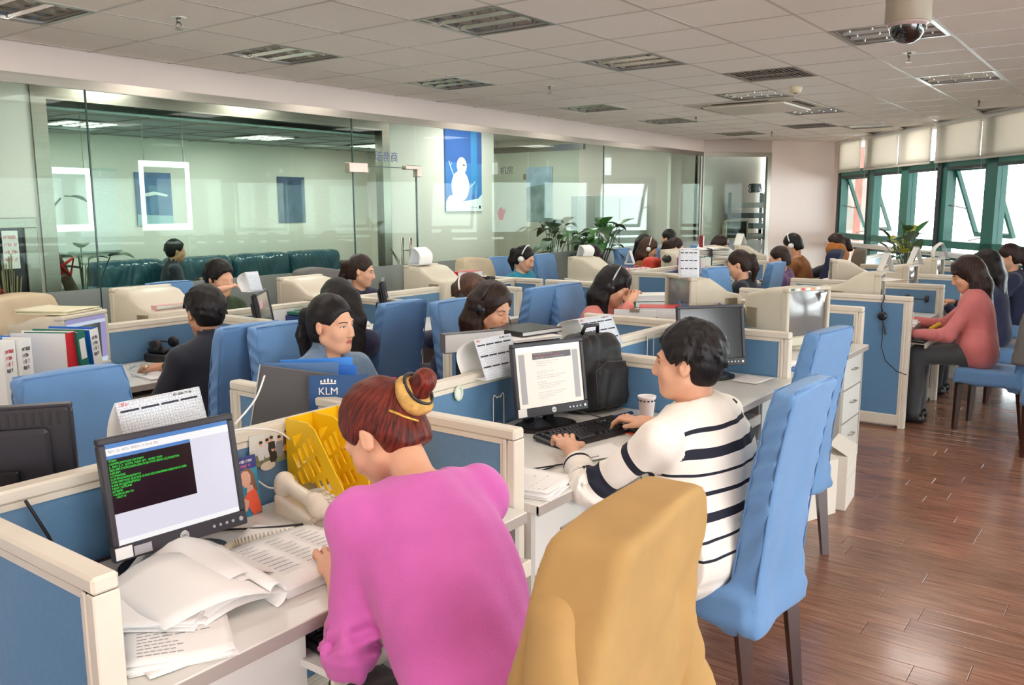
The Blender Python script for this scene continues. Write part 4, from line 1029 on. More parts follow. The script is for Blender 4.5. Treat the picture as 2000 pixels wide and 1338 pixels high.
    if legz:
        l=SDF((-.34*wide,-.22,.02),(.34*wide,.66,seat+.28),max(res*1.2,.014))
        l.ell(pel+V3(0,0,-.02),(.158*wide,.112*build,.095),None,.04)
        for i in (0,1):
            l.cap(V3((-.085,.085)[i]*wide,.0,seat+.085),knees[i],.088,.066,k=.04); l.cap(knees[i],ank[i],.064,.052,k=.03)
        l.folds(.004,1,3); l.put(lambda X,Y,Z:Z-.075-0*X-0*Y if 0 else (.075-Z)+0*X+0*Y,(-.4,-.3,-.1),(.4,.7,.1),.003,'i') if 0 else None
        Vv,F=l.mesh(); from_arrays('trousers',Vv,F,legs,t,smooth=True)
        for i in (0,1):
            s_=SDF(ank[i]-V3(.08,.1,.09),ank[i]+V3(.08,.24,.06),.014); s_.cap(ank[i]-V3(0,.04,.045),ank[i]+V3(0,.15,-.05),.042,.034,k=.02); s_.f=np.maximum(s_.f,(.003-s_.ax[2])[None,None,:].astype(np.float32))
            Vv,F=s_.mesh(); from_arrays('shoe',Vv,F,M_black,t,smooth=True)
    t['_h']=0; del t['_h']
    def HW(x,y,z):   # world position from head coordinates
        p=np.array(Matrix.Rotation(fz,3,'Z'))@W(x,y,z)+o; return tuple(p)
    return t,HW,Matrix.Translation(Vector(HW(0,0,0)))@(Matrix.Rotation(fz,3,'Z')@Matrix(HR.tolist())).to_4x4()
def headset(HM,label,side=1,band=M_black,boom=True,white=False,group='call headsets'):
    t=thing('headset',label,'headset',(0,0,0),0,group); t.matrix_world=HM
    bm=M_white if white else band
    m=MB(); m.tube([(.1*math.cos(a),-.01,.03+.115*math.sin(a)) for a in [PI*.06+i*PI*.88/14 for i in range(15)]],.006); m.build('headband',bm,t,smooth=True)
    for sx in (-1,1):
        m=MB(); m.cyl((sx*.08,-.005,.0),(sx*.108,-.005,.0),.032,.028,n=16); m.build('ear_cup',M_black if not white else M_white,t,smooth=True)
    if boom:
        m=MB(); m.tube([(side*.1,.0,-.01),(side*.1,.05,-.045),(side*.075,.1,-.07),(side*.045,.118,-.075)],.003); m.build('microphone_boom',M_black,t,smooth=True)
        m=MB(); m.tube([(side*.055,.115,-.074),(side*.036,.121,-.076)],.007); m.build('microphone',M_black,t)
    return t
# the people, nearest first (face 0 looks toward the glass wall, 180 toward the camera side)
pk,HWp,_=person('woman in a bright pink sweater with auburn hair in a bun, bent over papers',(1.235,.975),(1.42,1.44,1.08),-20,C_pink,('bun',H_red),C_dark,hl=(1.275,1.46,.77),hr=(1.62,1.58,.77),hyaw=34,hpitch=40,hroll=6,res=0.0064,look='closed',sleeve=.32,topname='sweater',lpole=(-.06,-.18,-.16),rpole=(.6,-.2,-.8),nboff=(-.045,-.115,.08),wide=1.06,wrinkle=.007)
mn,HWm,_=person('man in a white sweater with navy stripes, short black hair, typing',(2.56,1.10),(2.53,1.17,1.12),-2,C_stripe,('short',H_black),C_jeans,hl=(2.43,1.55,.79),hr=(2.93,1.50,.785),hyaw=16,hpitch=2,res=0.0053,male=True,sleeve=.66,wide=1.28,build=1.5,topname='sweater',lpole=(-.9,-.2,-.8),rpole=(.8,-.3,-.7),wrinkle=.003)
person('young man with black hair in a black jacket facing a beige screen',(2.42,3.62),(2.46,3.70,1.11),2,C_blackc,('short',H_black,0,1),C_dark,hl=(2.18,3.97,.66),hr=(2.5,4.2,.775),hyaw=-12,hpitch=12,res=0.0076,male=True,collar='collar',topname='jacket',skin=M_skin2)
dn,HWd,MD=person('woman with tied back dark hair in a faded denim jacket looking to the right',(2.5,2.92),(2.5,2.83,1.115),172,C_denim,('ponytail',H_black,.3),C_dark,hl=(2.66,2.5,.78),hr=(2.3,2.5,.78),hyaw=18,hpitch=2,res=0.0064,collar='collar',topname='jacket')
person('woman with long black hair in a navy jacket seen from behind',(3.1,3.66),(3.14,3.50,1.10),-22,C_navy,('long',H_black),C_dark,hyaw=0,hpitch=16,res=0.0095,topname='jacket',look=None)
og,HWo,MO=person('woman with long dark hair and a headset in an orange top, looking down',(3.6,2.92),(3.56,2.77,1.09),168,C_orange,('long',H_brown,.06,0),C_dark,hl=(3.75,2.5,.77),hr=(3.4,2.5,.77),hyaw=12,hpitch=18,res=0.0066,look='closed')
headset(MO,'black call headset on the woman in the orange top',-1)
p2,HW2,M2=person('woman in a pale pink sweater resting her hand against her ear',(4.96,3.05),(5.0,2.86,1.09),172,C_salmon,('long',H_black,.03),C_dark,hl=(5.2,2.55,.77),hr=(4.925,2.70,1.0),hyaw=28,hpitch=24,res=0.0078,look='closed',rpole=(.5,.3,-1))
headset(M2,'silver banded headset on the woman in the pale pink sweater',-1,band=M_silver)
person('person in dark green raising a cuffed wrist, half hidden behind the young man in black',(3.62,5.27),(3.60,5.22,1.13),176,C_green,('short',H_black),C_dark,hr=(3.43,5.0,1.07),hyaw=12,hpitch=10,res=0.0115,look=None,legz=True,feet=.26,rpole=(.9,.2,-.5))
person('woman with a dark brown and orange ponytail facing right by the glass',(4.82,5.27),(4.8,5.06,1.115),178,C_navy,('ponytail',H_brown,.2),C_dark,hyaw=36,hpitch=10,feet=.26,res=0.0095)
bw,HWb,MBr=person('brown haired person with a white banded headset behind the empty chairs',(4.14,3.5),(4.1,3.36,1.07),-14,C_navy,('bob',H_mid),C_dark,hyaw=18,hpitch=24,res=0.0115,look=None)
headset(MBr,'black headset with a white band on the brown haired person',1,white=False,band=M_white)
tq,HWt,MT=person('woman in a turquoise vest with a white headset by the glass wall',(7.2,5.28),(7.12,5.12,1.095),180,C_turq,('ponytail',H_black,.2),C_dark,hyaw=16,hpitch=20,res=0.0115,look='closed')
headset(MT,'white call headset on the woman in the turquoise vest',-1,white=True)
person('black haired head bent low behind the pink paper bags',(8.3,5.15),(8.06,4.9,1.07),180,C_navy,('bob',H_black),C_dark,hyaw=10,hpitch=36,res=0.014,look=None)
person('woman in red with a hair clip far off before the glass',(11.0,5.35),(10.98,5.42,1.17),0,C_redc,('tied',H_black),C_dark,hyaw=0,hpitch=6,res=0.014,look=None,seat=.5)
wb,HWw,MW=person('woman with brown hair and a white hair band among far monitors',(9.75,5.15),(9.65,5.03,1.095),180,C_brown,('bob',H_mid),C_dark,hyaw=30,hpitch=16,res=0.014,look=None)
headset(MW,'white headband headset on the far brown haired woman',-1,white=True,boom=False)
person('dark haired person just behind the woman with the white hair band',(10.3,5.45),(10.25,5.4,1.11),180,C_navy,('bob',H_black),C_dark,hyaw=20,hpitch=6,res=0.015,look=None)
person('far ponytail woman in black facing right',(9.95,4.92),(9.85,4.76,1.10),180,C_blackc,('ponytail',H_brown,.3),C_dark,hyaw=34,hpitch=14,res=0.014,look=None)
person('far person whose dark hair shows above a white printout',(11.2,4.86),(11.13,4.71,1.085),180,C_grey,('bob',H_brown),C_dark,hyaw=10,hpitch=14,res=0.015,look=None)
person('woman in black with a bow tied ponytail facing left between two blue chairs',(7.62,3.0),(7.5,2.99,1.09),12,C_blackc,('ponytail',H_brown,.24),C_dark,hyaw=0,hpitch=18,res=0.0115,look=None)
person('young woman in a plum plaid shirt facing left',(8.85,3.02),(8.75,3.06,1.075),14,C_plaid,('tied',H_brown),C_dark,hyaw=4,hpitch=12,res=0.0115,look=None,topname='shirt')
hd,HWh,MH=person('person with a white headset bending forward in front of the brown hooded jacket',(9.65,3.05),(9.57,3.20,1.18),4,C_brown,('tied',H_black),C_dark,hyaw=0,hpitch=26,res=0.013,look=None)
headset(MH,'bulky white headset far off above the brown hooded jacket',-1,white=True,boom=False)
person('woman with tied hair in a black turtleneck near the window corner',(10.5,3.05),(10.38,2.97,1.165),10,C_blackc,('ponytail',H_brown,.12),C_dark,hyaw=6,hpitch=8,res=0.013,look=None,collar='turtle')
rp,HWr,MR=person('woman with long dark hair in a dusty rose cardigan typing at the right',(6.98,.93),(7.06,1.06,1.11),4,C_rose,('long',H_brown,.07),C_char,hl=(6.80,1.36,.68),hr=(7.1,1.42,.74),hyaw=10,hpitch=20,res=0.0082,look='closed',topname='cardigan')
person('dark haired woman in navy right behind the rose cardigan woman',(8.12,.98),(8.12,1.09,1.11),0,C_navy,('long',H_black),C_dark,hyaw=0,hpitch=14,res=0.013,look=None)
person('woman with a brown ponytail in navy at the right edge, against the windows',(9.75,1.0),(9.65,1.1,1.11),10,C_navy,('ponytail',H_brown,.2),C_dark,hyaw=0,hpitch=16,res=0.013,look=None)
person('man with cropped black hair sitting in the room behind the glass',(5.60,9.1),(5.66,9.02,1.13),-120,C_blackc,('short',H_black),C_dark,hyaw=10,hpitch=4,res=0.014,male=True,skin=M_skin2,collar='collar',topname='jacket',look=None)
# ------------------------------------------------------------------ monitors
def emis(name,rgb,k=1.0):
    m=mat(name,rgb,.3,emit=k*SCR); m.node_tree.nodes['Principled BSDF'].inputs['Base Color'].default_value=(.02,.02,.02,1); return m
E_lilac=emis('screen_lilac_white',(226,222,236)); E_white=emis('screen_white',(250,248,250)); E_blackw=mat('screen_black',(22,14,20),.2); E_green=emis('screen_green_text',(40,220,60),1.1); E_title=emis('screen_title_blue',(70,130,200)); E_cream=emis('screen_cream_page',(255,238,222)); E_greyp=emis('screen_grey_margin',(176,166,164)); E_dim=mat('screen_off_glass',(52,50,52),.12,coat=.6); E_dimg=mat('screen_off_grey',(120,118,116),.15,coat=.6); E_olive=emis('screen_dark_olive',(66,70,60),.9); E_lav=emis('screen_lavender',(150,144,190)); E_yel=emis('screen_yellow_text',(170,170,70)); E_red=emis('screen_red_text',(200,60,90)); E_dk=emis('screen_dark_block',(66,52,54)); E_bluew=emis('screen_blue_white',(200,210,226))
def rect(m_,x0,x1,z0,z1,y): m_.quad((x0,y,z0),(x1,y,z0),(x1,y,z1),(x0,y,z1)); return m_
TERM=['*SYSRM.','1.ADM/MCDM/YOUR CRS POINT','2.  INFO Z. A.  RETYPE. POINT NFY.  WORD TEXM','3.BEST UMPY KTY/STK(PSU/SHS-GIPHG FN NIN TYTYET GERVICE CD J.TE/CRIS ZTAN','4.RECEIPT','5.CUMANDRE','6.LW.PKNON/MOSS/TRFTY1','7.PCKG ORMS TD RJT. DIJ SEZ NOR TD MX BY KZCCUPANTNR/PIR CHAJCM NA ALL DSSEG','8.AME NO JJ.J/SHHJ/PSASNT','9.ENH CZSTEDMR','#.ITREMA','>GLIZKHD R44 TN','   - HAST 33']
def lcd(x,y,yaw,label,kind='off',tilt=.16,z=ZD,zl=0.0,logo=True,dm=M_char,group='flat panel monitors'):
    t=thing('flat_monitor',label,'monitor',(x,y,z),math.radians(yaw),group)
    m=MB(); vs=[(.15*math.cos(a)*(1 if True else 1),.015+.105*math.sin(a)) for a in [i*2*PI/28 for i in range(28)]]; m.prism([(px,py) for px,py in vs],0,.012); m.prism([(px*.85,.015+(py-.015)*.85) for px,py in vs],.012,.02); m.build('base',M_black,t)
    P=T(0,-.015,.225+zl)@RX(-tilt)
    m=MB(); 
    for s in (-1,1): m.add([(s*.075,.06,.0),(s*.035,.06,.0),(s*.03,.035,.14+zl),(s*.06,.03,.14+zl),(s*.075,.09,.0),(s*.035,.09,.0),(s*.03,.06,.14+zl),(s*.06,.06,.14+zl)],[(0,1,2,3),(4,7,6,5),(0,4,5,1),(1,5,6,2),(2,6,7,3),(3,7,4,0)])
    m.box((-.06,.03,.13+zl),(.06,.06,.22+zl),.004); m.build('stand',M_black,t)
    w,h=.187,.158
    m=MB()
    for a,b in (((-w,-.012,-h),(w,.012,-h+.04)),((-w,-.012,h-.017),(w,.012,h)),((-w,-.012,-h+.04),(-w+.018,.012,h-.017)),((w-.018,-.012,-h+.04),(w,.012,h-.017))): m.box(a,b,.003,M=P)
    m.build('bezel',dm,t)
    m=MB(); m.box((-w+.006,.012,-h+.006),(w-.006,.026,h-.006),.008,M=P); m.box((-w*.72,.026,-h*.7),(w*.72,.05,h*.66),.014,M=P); sh=m.build('back_shell',dm,t)
    m=MB()
    for i in range(17):
        xx=-w+.03+i*(2*w-.06)/16; m.box((xx-.0035,.0255,h-.05),(xx+.0035,.0275,h-.012),M=P)
    m.build('vent_slots',M_slot,sh,kind='stuff')
    if logo:
        m=MB(); m.lathe([(.0125,0),(.0125,.002),(.011,.003)],20,M=P@T(0,-.012,-h+.02)@RX(PI/2)); lg=m.build('logo_disc',M_silver,t)
        text('DELL',.0075,M_inkb,lg,P@T(0,-.0152,-h+.02)@RX(PI/2),align='CENTER')
        for k in range(5):
            m=MB(); m.lathe([(.0042 if k<4 else .0065,0),(.0038 if k<4 else .006,.003)],12,M=P@T(.085+.019*k+(.006 if k==4 else 0),-.012,-h+.02)@RX(PI/2)); m.build('button',M_silver,t)
    sx,sz0,sz1=w-.018,-h+.04,h-.017
    scr=rect(MB(),-sx,sx,sz0,sz1,-.006); scr.v=[tuple(P@Vector(v)) for v in scr.v]
    def R(x0,x1,z0,z1,mt,name,lay=1,par=None):
        q=rect(MB(),-sx+2*sx*x0,-sx+2*sx*x1,sz1-(sz1-sz0)*z1,sz1-(sz1-sz0)*z0,-.006-.0004*lay); q.v=[tuple(P@Vector(v)) for v in q.v]; return q.build(name,mt,par)
    if kind=='terminal':
        s=scr.build('screen',E_lilac,t); R(0,1,0,.045,E_title,'title_bar',1,s); R(0,1,.045,.12,E_white,'tool_bar',1,s); R(0,1,.95,1,E_white,'status_bar',1,s); R(.0,.66,.115,.15,E_title,'window_title',2,s); R(0,.66,.15,.69,E_blackw,'terminal_window',2,s)
        for i,l in enumerate(TERM): text(l,.0078,E_green,s,P@T(-sx+.003,-.0072,sz1-(sz1-sz0)*(.17+.03*i))@RX(PI/2),'terminal_text',sx=.8 if len(l)<50 else .63)
        scribble(s,P@T(-sx+.006,-.0068,sz1-.020)@RX(PI/2),.13,.008,M_ink,3,'menu_print')
    elif kind=='document':
        s=scr.build('screen',E_cream,t); R(0,1,0,.09,E_white,'tool_bar',1,s); R(.04,.13,.12,.93,E_greyp,'page_margin',1,s); R(.87,.96,.12,.93,E_greyp,'page_margin',1,s); R(.25,.85,.115,.22,E_dk,'dark_heading',2,s)
        for k,(c,a) in enumerate(((E_greyp,.25),(E_red,.42),(E_greyp,.25))): scribble(s,P@T(-sx+2*sx*.27,-.0072,sz1-(sz1-sz0)*(.135+.03*k))@RX(PI/2),(.1,.14,.16)[k],.006,c,k,'heading_print')
        for k in range(19):
            if k in (3,4,9,14): continue
            scribble(s,P@T(-sx+2*sx*.3,-.0068,sz1-(sz1-sz0)*(.26+.034*k))@RX(PI/2),(.12,.09,.05,.15)[k%4],.0042,E_greyp,k,'body_print')
    elif kind=='off': scr.build('screen',E_dim,t)
    elif kind=='dimgrey': scr.build('screen',E_dimg,t)
    return t,P
def crt(x,y,yaw,label,kind='off',z=ZD,mt=M_beige,scoop=True,k=1.0,group='beige tube monitors',zl=.06,vents=True):
    """local front is -y"""
    t=thing('tube_monitor',label,'monitor',(x,y,z),math.radians(yaw),group)
    w,h=.2*k,.185*k; zc=zl+h
    m=MB(); m.lathe([(.13*k,0),(.13*k,.018),(.09*k,.03),(.06*k,zl+.02)],24,M=T(0,.12,0)); m.build('swivel_base',mt,t,smooth=True)
    m=MB()
    bw=.026*k
    for a,b in (((-w,0,zc-h),(w,.05,zc-h+.06*k)),((-w,0,zc+h-bw),(w,.05,zc+h)),((-w,0,zc-h+.06*k),(-w+bw,.05,zc+h-bw)),((w-bw,0,zc-h+.06*k),(w,.05,zc+h-bw))): m.box(a,b,.006)
    m.build('bezel',mt,t)
    prof=[(.05,1.0,1.0,1.0),(.10,1.0,1.0,1.0),(.17,.985,.95 if scoop else 1.0,1.0),(.235,.95,.72 if scoop else .93,.98),(.30,.9,.47 if scoop else .8,.93),(.36,.84,.36 if scoop else .74,.86),(.40,.8,.33 if scoop else .7,.8),(.415,.74,.27 if scoop else .62,.74)]
    vs=[];n=20
    for (yy,fw,ft,fb) in prof:
        for i in range(n):
            a=2*PI*i/n; ca,sa=math.cos(a),math.sin(a); e=.22
            px=math.copysign(abs(ca)**e,ca)*(w-.004)*fw; pz=math.copysign(abs(sa)**e,sa)*(h-.004)*(ft if sa>0 else fb); vs.append((px,yy*k,zc+pz))
    fs=[(j*n+i,j*n+(i+1)%n,(j+1)*n+(i+1)%n,(j+1)*n+i) for j in range(len(prof)-1) for i in range(n)]+[tuple(range((len(prof)-1)*n,len(prof)*n))]
    m=MB(); m.add(vs,fs); sh=m.build('back_shell',mt,t,smooth=True)
    md=sh.modifiers.new('edge','EDGE_SPLIT'); md.split_angle=.9
    if vents:
        m=MB()
        for i in range(14): 
            for s in (-1,1): m.box((s*(w*.9+.001),(.27+.007*i)*k,zc-h*.5),(s*(w*.8),(.2735+.007*i)*k,zc+h*.2))
        m.build('vent_slots',mat('vent_brown',(150,140,116),.7),sh,kind='stuff')
    sx,z0,z1=w-bw,zc-h+.06*k,zc+h-bw
    m=MB(); m.grid(lambda u,v:(-sx+2*sx*u,.02-.012*(1-(2*u-1)**2)*(1-(2*v-1)**2),z0+(z1-z0)*v),10,8)
    sm={'off':E_dim,'grey':mat('grey_tube_glass',(112,108,106),.12,coat=.7),'on':E_olive}[kind]; s=m.build('screen',sm,t,smooth=True)
    if kind=='on':
        def R(x0,x1,a,b,mt_,nm,lay): rect(MB(),-sx+2*sx*x0,-sx+2*sx*x1,z1-(z1-z0)*b,z1-(z1-z0)*a,.004-.0006*lay).build(nm,mt_,s)
        R(0,1,0,.16,E_lav,'title_bar',1); R(0,1,.09,.16,E_bluew,'tool_bar',2); R(.86,1,.16,.9,E_lav,'side_panel',1); R(0,1,.9,1,E_bluew,'status_bar',1)
        for q in range(9): scribble(s,T(-sx+.008,.0015,z1-.07-.021*q)@RX(PI/2),(.12,.16,.17,.15,.1,.08,.04,.05,.04)[q],.014,E_yel,q,'screen_print')
    m=MB(); m.lathe([(.009,0),(.008,.006)],12,M=T(w-.05,0,zc-h+.022)@RX(PI/2)); m.build('power_button',M_greyf,t)
    for q in range(4):
        m=MB(); m.box((-.03+.02*q,-.004,zc-h+.016),(-.018+.02*q,.002,zc-h+.024),.001); m.build('button',M_greyf,t)
    return t
# ------------------------------------------------------------------ small things
def cal_mat():
    m=bpy.data.materials.new('calendar_print'); m.use_nodes=True;nt=m.node_tree;N=nt.nodes;L=nt.links;b=N['Principled BSDF']
    tc=N.new('ShaderNodeTexCoord'); mp=N.new('ShaderNodeMapping'); mp.inputs['Scale'].default_value=(1,1,1); L.new(tc.outputs['UV'],mp.inputs[0])
    br=N.new('ShaderNodeTexBrick'); br.offset=0; br.inputs['Scale'].default_value=1; br.inputs['Brick Width'].default_value=.0095; br.inputs['Row Height'].default_value=.0085; br.inputs['Mortar Size'].default_value=.0011
    br.inputs['Color1'].default_value=lin((240,242,244)); br.inputs['Color2'].default_value=lin((232,236,240)); br.inputs['Mortar'].default_value=lin((206,216,224)); L.new(mp.outputs[0],br.inputs['Vector'])
    n=N.new('ShaderNodeTexNoise'); n.inputs['Scale'].default_value=320; L.new(tc.outputs['UV'],n.inputs['Vector'])
    r=N.new('ShaderNodeValToRGB'); r.color_ramp.elements[0].position=.38; r.color_ramp.elements[0].color=lin((190,194,204)); r.color_ramp.elements[1].position=.5; r.color_ramp.elements[1].color=(1,1,1,1); L.new(n.outputs['Fac'],r.inputs[0])
    mx=N.new('ShaderNodeMix'); mx.data_type='RGBA'; mx.blend_type='MULTIPLY'; mx.inputs[0].default_value=1; L.new(br.outputs['Color'],mx.inputs[6]); L.new(r.outputs[0],mx.inputs[7]); L.new(mx.outputs[2],b.inputs['Base Color']); b.inputs['Roughness'].default_value=.7
    return m
M_cal=cal_mat()
def calendar(x,y,z,yaw,label,w=.26,h=.16,d=.11,rows=3,curl=.5,cat='calendar',lean=.0,plain=False,group='tent calendars',pitch=0,header=True):
    t=thing('desk_calendar',label,cat,(x,y,z),math.radians(yaw),group); t.rotation_euler[0]=pitch
    F=lambda u,v:((u-.5)*w,-d/2+d/2*v+lean*v*v,h*v)
    m=MB(); m.grid(F,6,6); o=m.build('printed_sheet',M_paper2 if plain else M_cal,t,smooth=True,solid=.001)
    uv=o.data.uv_layers.new(name='UVMap')
    for lp in o.data.loops:
        i=lp.vertex_index; uv.data[lp.index].uv=((i%7)/6*w,(i//7)/6*h*1.12)
    m=MB(); m.grid(lambda u,v:((u-.5)*w,d/2-d/2*v+lean*v*v+curl*.06*math.sin(PI*v),h*v+curl*.02*math.sin(PI*v)),6,10); m.build('back_sheet',M_paper,t,smooth=True,solid=.001)
    m=MB(); m.box((-w/2,-d/2,0),(w/2,d/2,.002)); m.build('foot',M_paper,t)
    if not plain and header:
        for r in range(rows):
            for c in range(4):
                v=1-(.14+.80*r/rows) ; x0=-w/2+.008+c*(w-.016)/4; a=F(0,v);b=F(0,v-.035)
                m=MB(); m.quad((x0,a[1]-.0014,a[2]),(x0+(w-.016)/4-.006,a[1]-.0014,a[2]),(x0+(w-.016)/4-.006,b[1]-.0014,b[2]),(x0,b[1]-.0014,b[2])); m.build('month_bar',M_inkb,t)
        an=math.atan2(d/2,h); scribble(t,T(w*.16,F(0,.95)[1]-.0014,h*.95)@RX(PI/2-an),.06,.007,M_inkb,4,'heading_print'); 
        scribble(t,T(-w/2+.01,F(0,.95)[1]-.0014,h*.95)@RX(PI/2-an),.028,.009,mat('red_print',(200,40,60),.6),5,'heading_print')
    return t
def spiral(t,w,h): 
    m=MB()
    for i in range(12): 
        xx=-w/2+.015+i*(w-.03)/11; m.tube([(xx,.006*math.cos(a),h+.006*math.sin(a)) for a in [k*2*PI/8 for k in range(8)]],.0012,closed=True,n=4)
    m.build('spiral_binding',M_steel,t,kind='stuff')
def standcal(x,y,z,yaw,label):
    t=calendar(x,y,z,yaw,label,w=.15,h=.15,d=.1,curl=0,plain=True,group='plain desk calendars seen from behind'); spiral(t,.15,.152)
    m=MB(); m.quad((-.06,-.034,.05),(.06,-.034,.05),(.06,-.010,.125),(-.06,-.010,.125)); m.build('printed_block',M_paper2,t); return t
def sheet(t,name,pts_fn,nu,nv,mt,th=.0006): 
    m=MB(); m.grid(pts_fn,nu,nv); return m.build(name,mt,t,smooth=True,solid=th)
def papers(x,y,z,yaw,label,w=.21,l=.297,n=1,th=.002,curl=.004,ink=8,spread=.02,cat='papers',lines=True,mt=None,group=None):
    t=thing('paper_stack' if n>1 else 'paper_sheet',label,cat,(x,y,z),math.radians(yaw),group); rs=random.Random(len(label)*7+n)
    for i in range(n):
        ox,oy,ra=rs.uniform(-spread,spread),rs.uniform(-spread,spread),rs.uniform(-.12,.12)*(spread/.02); z0=.0008+i*th; ca,sa=math.cos(ra),math.sin(ra); ph=rs.random()*6
        def F(u,v,c=curl if i==n-1 else curl*.2):
            a,b=(u-.5)*w,(v-.5)*l; return (ox+a*ca-b*sa,oy+a*sa+b*ca,z0+c*(1+math.sin(4*u+ph)*math.sin(3*v+ph))+c*2*max(0,v-.8)**2*10)
        s=sheet(t,'sheet',F,8,8,mt or M_paper,max(th*.8,.0006) if n>1 else .0006)
        if lines and i==n-1:
            m=MB()
            for q in range(ink):
                v=.12+.76*q/ink; u1=rs.uniform(.4,.9); nseg=6
                for k in range(nseg):
                    ua,ub=.1+(u1-.1)*k/nseg,.1+(u1-.1)*(k+.8)/nseg; p=[F(ua,v),F(ub,v),F(ub,v+.014),F(ua,v+.014)]
                    m.add([(a,b,c+.0012) for a,b,c in p],[(0,1,2,3)])
            m.build('printed_lines',M_ink,s,kind='stuff')
    return t
def binder(x,y,z,yaw,label,w=.07,h=.31,d=.27,cm=M_bluep,lab=True,flat=False,lean=0,name='ring_binder',cat='binder',pages=True,roll=0,group=None,spine=None,word=None):
    """spine faces local -y; stands on z"""
    t=thing(name,label,cat,(x,y,z),math.radians(yaw),group); t.rotation_euler[1]=lean; t.rotation_euler[0]=roll
    m=MB(); m.box((-w/2,-d/2,0),(-w/2+.003,d/2,h),.001); m.build('cover',cm,t); m=MB(); m.box((w/2-.003,-d/2,0),(w/2,d/2,h),.001); m.build('cover',cm,t)
    m=MB(); m.box((-w/2,-d/2-.002,0),(w/2,-d/2,h),.001); sp=m.build('spine',spine or cm,t)
    if pages: m=MB(); m.box((-w/2+.004,-d/2+.01,.006),(w/2-.008,d/2-.012,h-.01)); m.build('pages',M_paper2,t)
    if lab: m=MB(); m.box((-w/2+.01,-d/2-.003,h*.55),(w/2-.01,-d/2-.0015,h*.88)); lb=m.build('spine_label',M_white,sp); 
    if word:
        for k in range(4): scribble(sp,T(-w*.36,-d/2-.0034,h*(.86-.09*k))@RX(PI/2),w*.7,.018,M_red if word=='red' and k<3 else M_inkb,k)
    return t
def block(x,y,z,yaw,label,size,cm,name='book',cat='book',pages=True,group=None,tilt=(0,0)):
    """flat lying book or folder"""
    w,d,h=size; t=thing(name,label,cat,(x,y,z),math.radians(yaw),group); t.rotation_euler[0],t.rotation_euler[1]=tilt
    m=MB(); m.box((-w/2,-d/2,h-.003),(w/2,d/2,h),.001); m.build('cover',cm,t); m=MB(); m.box((-w/2,-d/2,0),(w/2,d/2,.003),.001); m.build('cover',cm,t)
    m=MB(); m.box((-w/2-.001,-d/2,0),(-w/2+.002,d/2,h),.001); m.build('spine',cm,t)
    if pages: m=MB(); m.box((-w/2+.002,-d/2+.004,.003),(w/2-.006,d/2-.004,h-.003)); m.build('pages',M_paper2,t)
    return t
KEYM=mat('black_keycap',(36,35,40),.35); 
def keyboard(x,y,z,yaw,label,cm=M_black,km=None,tilt=.08,stuff=False,group='keyboards'):
    km=km or KEYM; t=thing('keyboard',label,'keyboard',(x,y,z),math.radians(yaw),group); t.rotation_euler[0]=tilt
    m=MB(); m.box((-.228,-.082,.0),(.228,.086,.02),.006); m.box((-.215,.066,.018),(.215,.084,.026),.003); m.build('case',cm,t)
    rows=[(.05,[(-.205,1),(-.165,1),(-.146,1),(-.127,1),(-.108,1),(-.08,1),(-.061,1),(-.042,1),(-.023,1),(.005,1),(.024,1),(.043,1),(.062,1),(.09,1),(.109,1),(.128,1)])]
    for r,(off,n,lead) in enumerate(((.0,14,0),(.012,13,1),(.017,12,2),(.026,11,3))):
        L=[(-.205+off+.019*k,1) for k in range(n)]; 
        if r: L[0]=(-.205+off*.5,1+off/.019)
        rows.append((.024-.019*r,L+[(.09,1),(.109,1),(.128,1)]*(r in (0,1))+([(.109,1)] if r==3 else [])+[(.157+.019*k,1) for k in range(4)]))
    rows.append((-.052,[(-.2,1.4),(-.17,1.3),(-.143,1.2),(-.075,5.2),(-.0,1.2),(.03,1.2),(.058,1.3),(.09,1),(.109,1),(.128,1),(.166,2),(.195,1)]))
    cache={};M=MB()
    for yy,L in rows:
        for xx,wd in L:
            hw=.0086*wd
            if stuff: M.box((xx-hw,yy-.0085,.018),(xx+hw,yy+.0085,.028),.002); continue
            kk=round(wd,2)
            if kk not in cache:
                q=MB(); b_,tp=.0,.0095; q.add([(-hw,-.0087,0),(hw,-.0087,0),(hw,.0087,0),(-hw,.0087,0),(-hw+.002,-.0055,tp),(hw-.002,-.0055,tp),(hw-.002,.0075,tp),(-hw+.002,.0075,tp)],[(0,3,2,1),(4,5,6,7),(0,1,5,4),(1,2,6,5),(2,3,7,6),(3,0,4,7)])
                o=cache[kk]=q.build('key',km,t)
            else: o=cache[kk].copy(); link(o); o.parent=t
            o.location=(xx,yy,.0195)
    if stuff: M.build('key_set',km,t,kind='stuff')
    return t
def sdfobj(name,m_,parent,lo,hi,h,fn):
    s=SDF(lo,hi,h); fn(s); V,F=s.mesh(); return from_arrays(name,V,F,m_,parent,smooth=True)
def upright(x,y,z,yaw,label,w,h,th,cm,tilt=0,cat='folder',name='folder'):
    t=thing(name,label,cat,(x,y,z),math.radians(yaw)); t.rotation_euler[0]=tilt
    m=MB(); m.box((-w/2,-th/2,0),(w/2,-th/2+.003,h),.001); m.build('cover',cm,t); m=MB(); m.box((-w/2,th/2-.003,0),(w/2,th/2,h),.001); m.build('cover',cm,t); m=MB(); m.box((-w/2+.004,-th/2+.003,.004),(w/2-.008,th/2-.003,h-.006)); m.build('pages',M_paper2,t); m=MB(); m.box((-w/2-.001,-th/2,0),(-w/2+.002,th/2,h)); m.build('spine',cm,t); return t
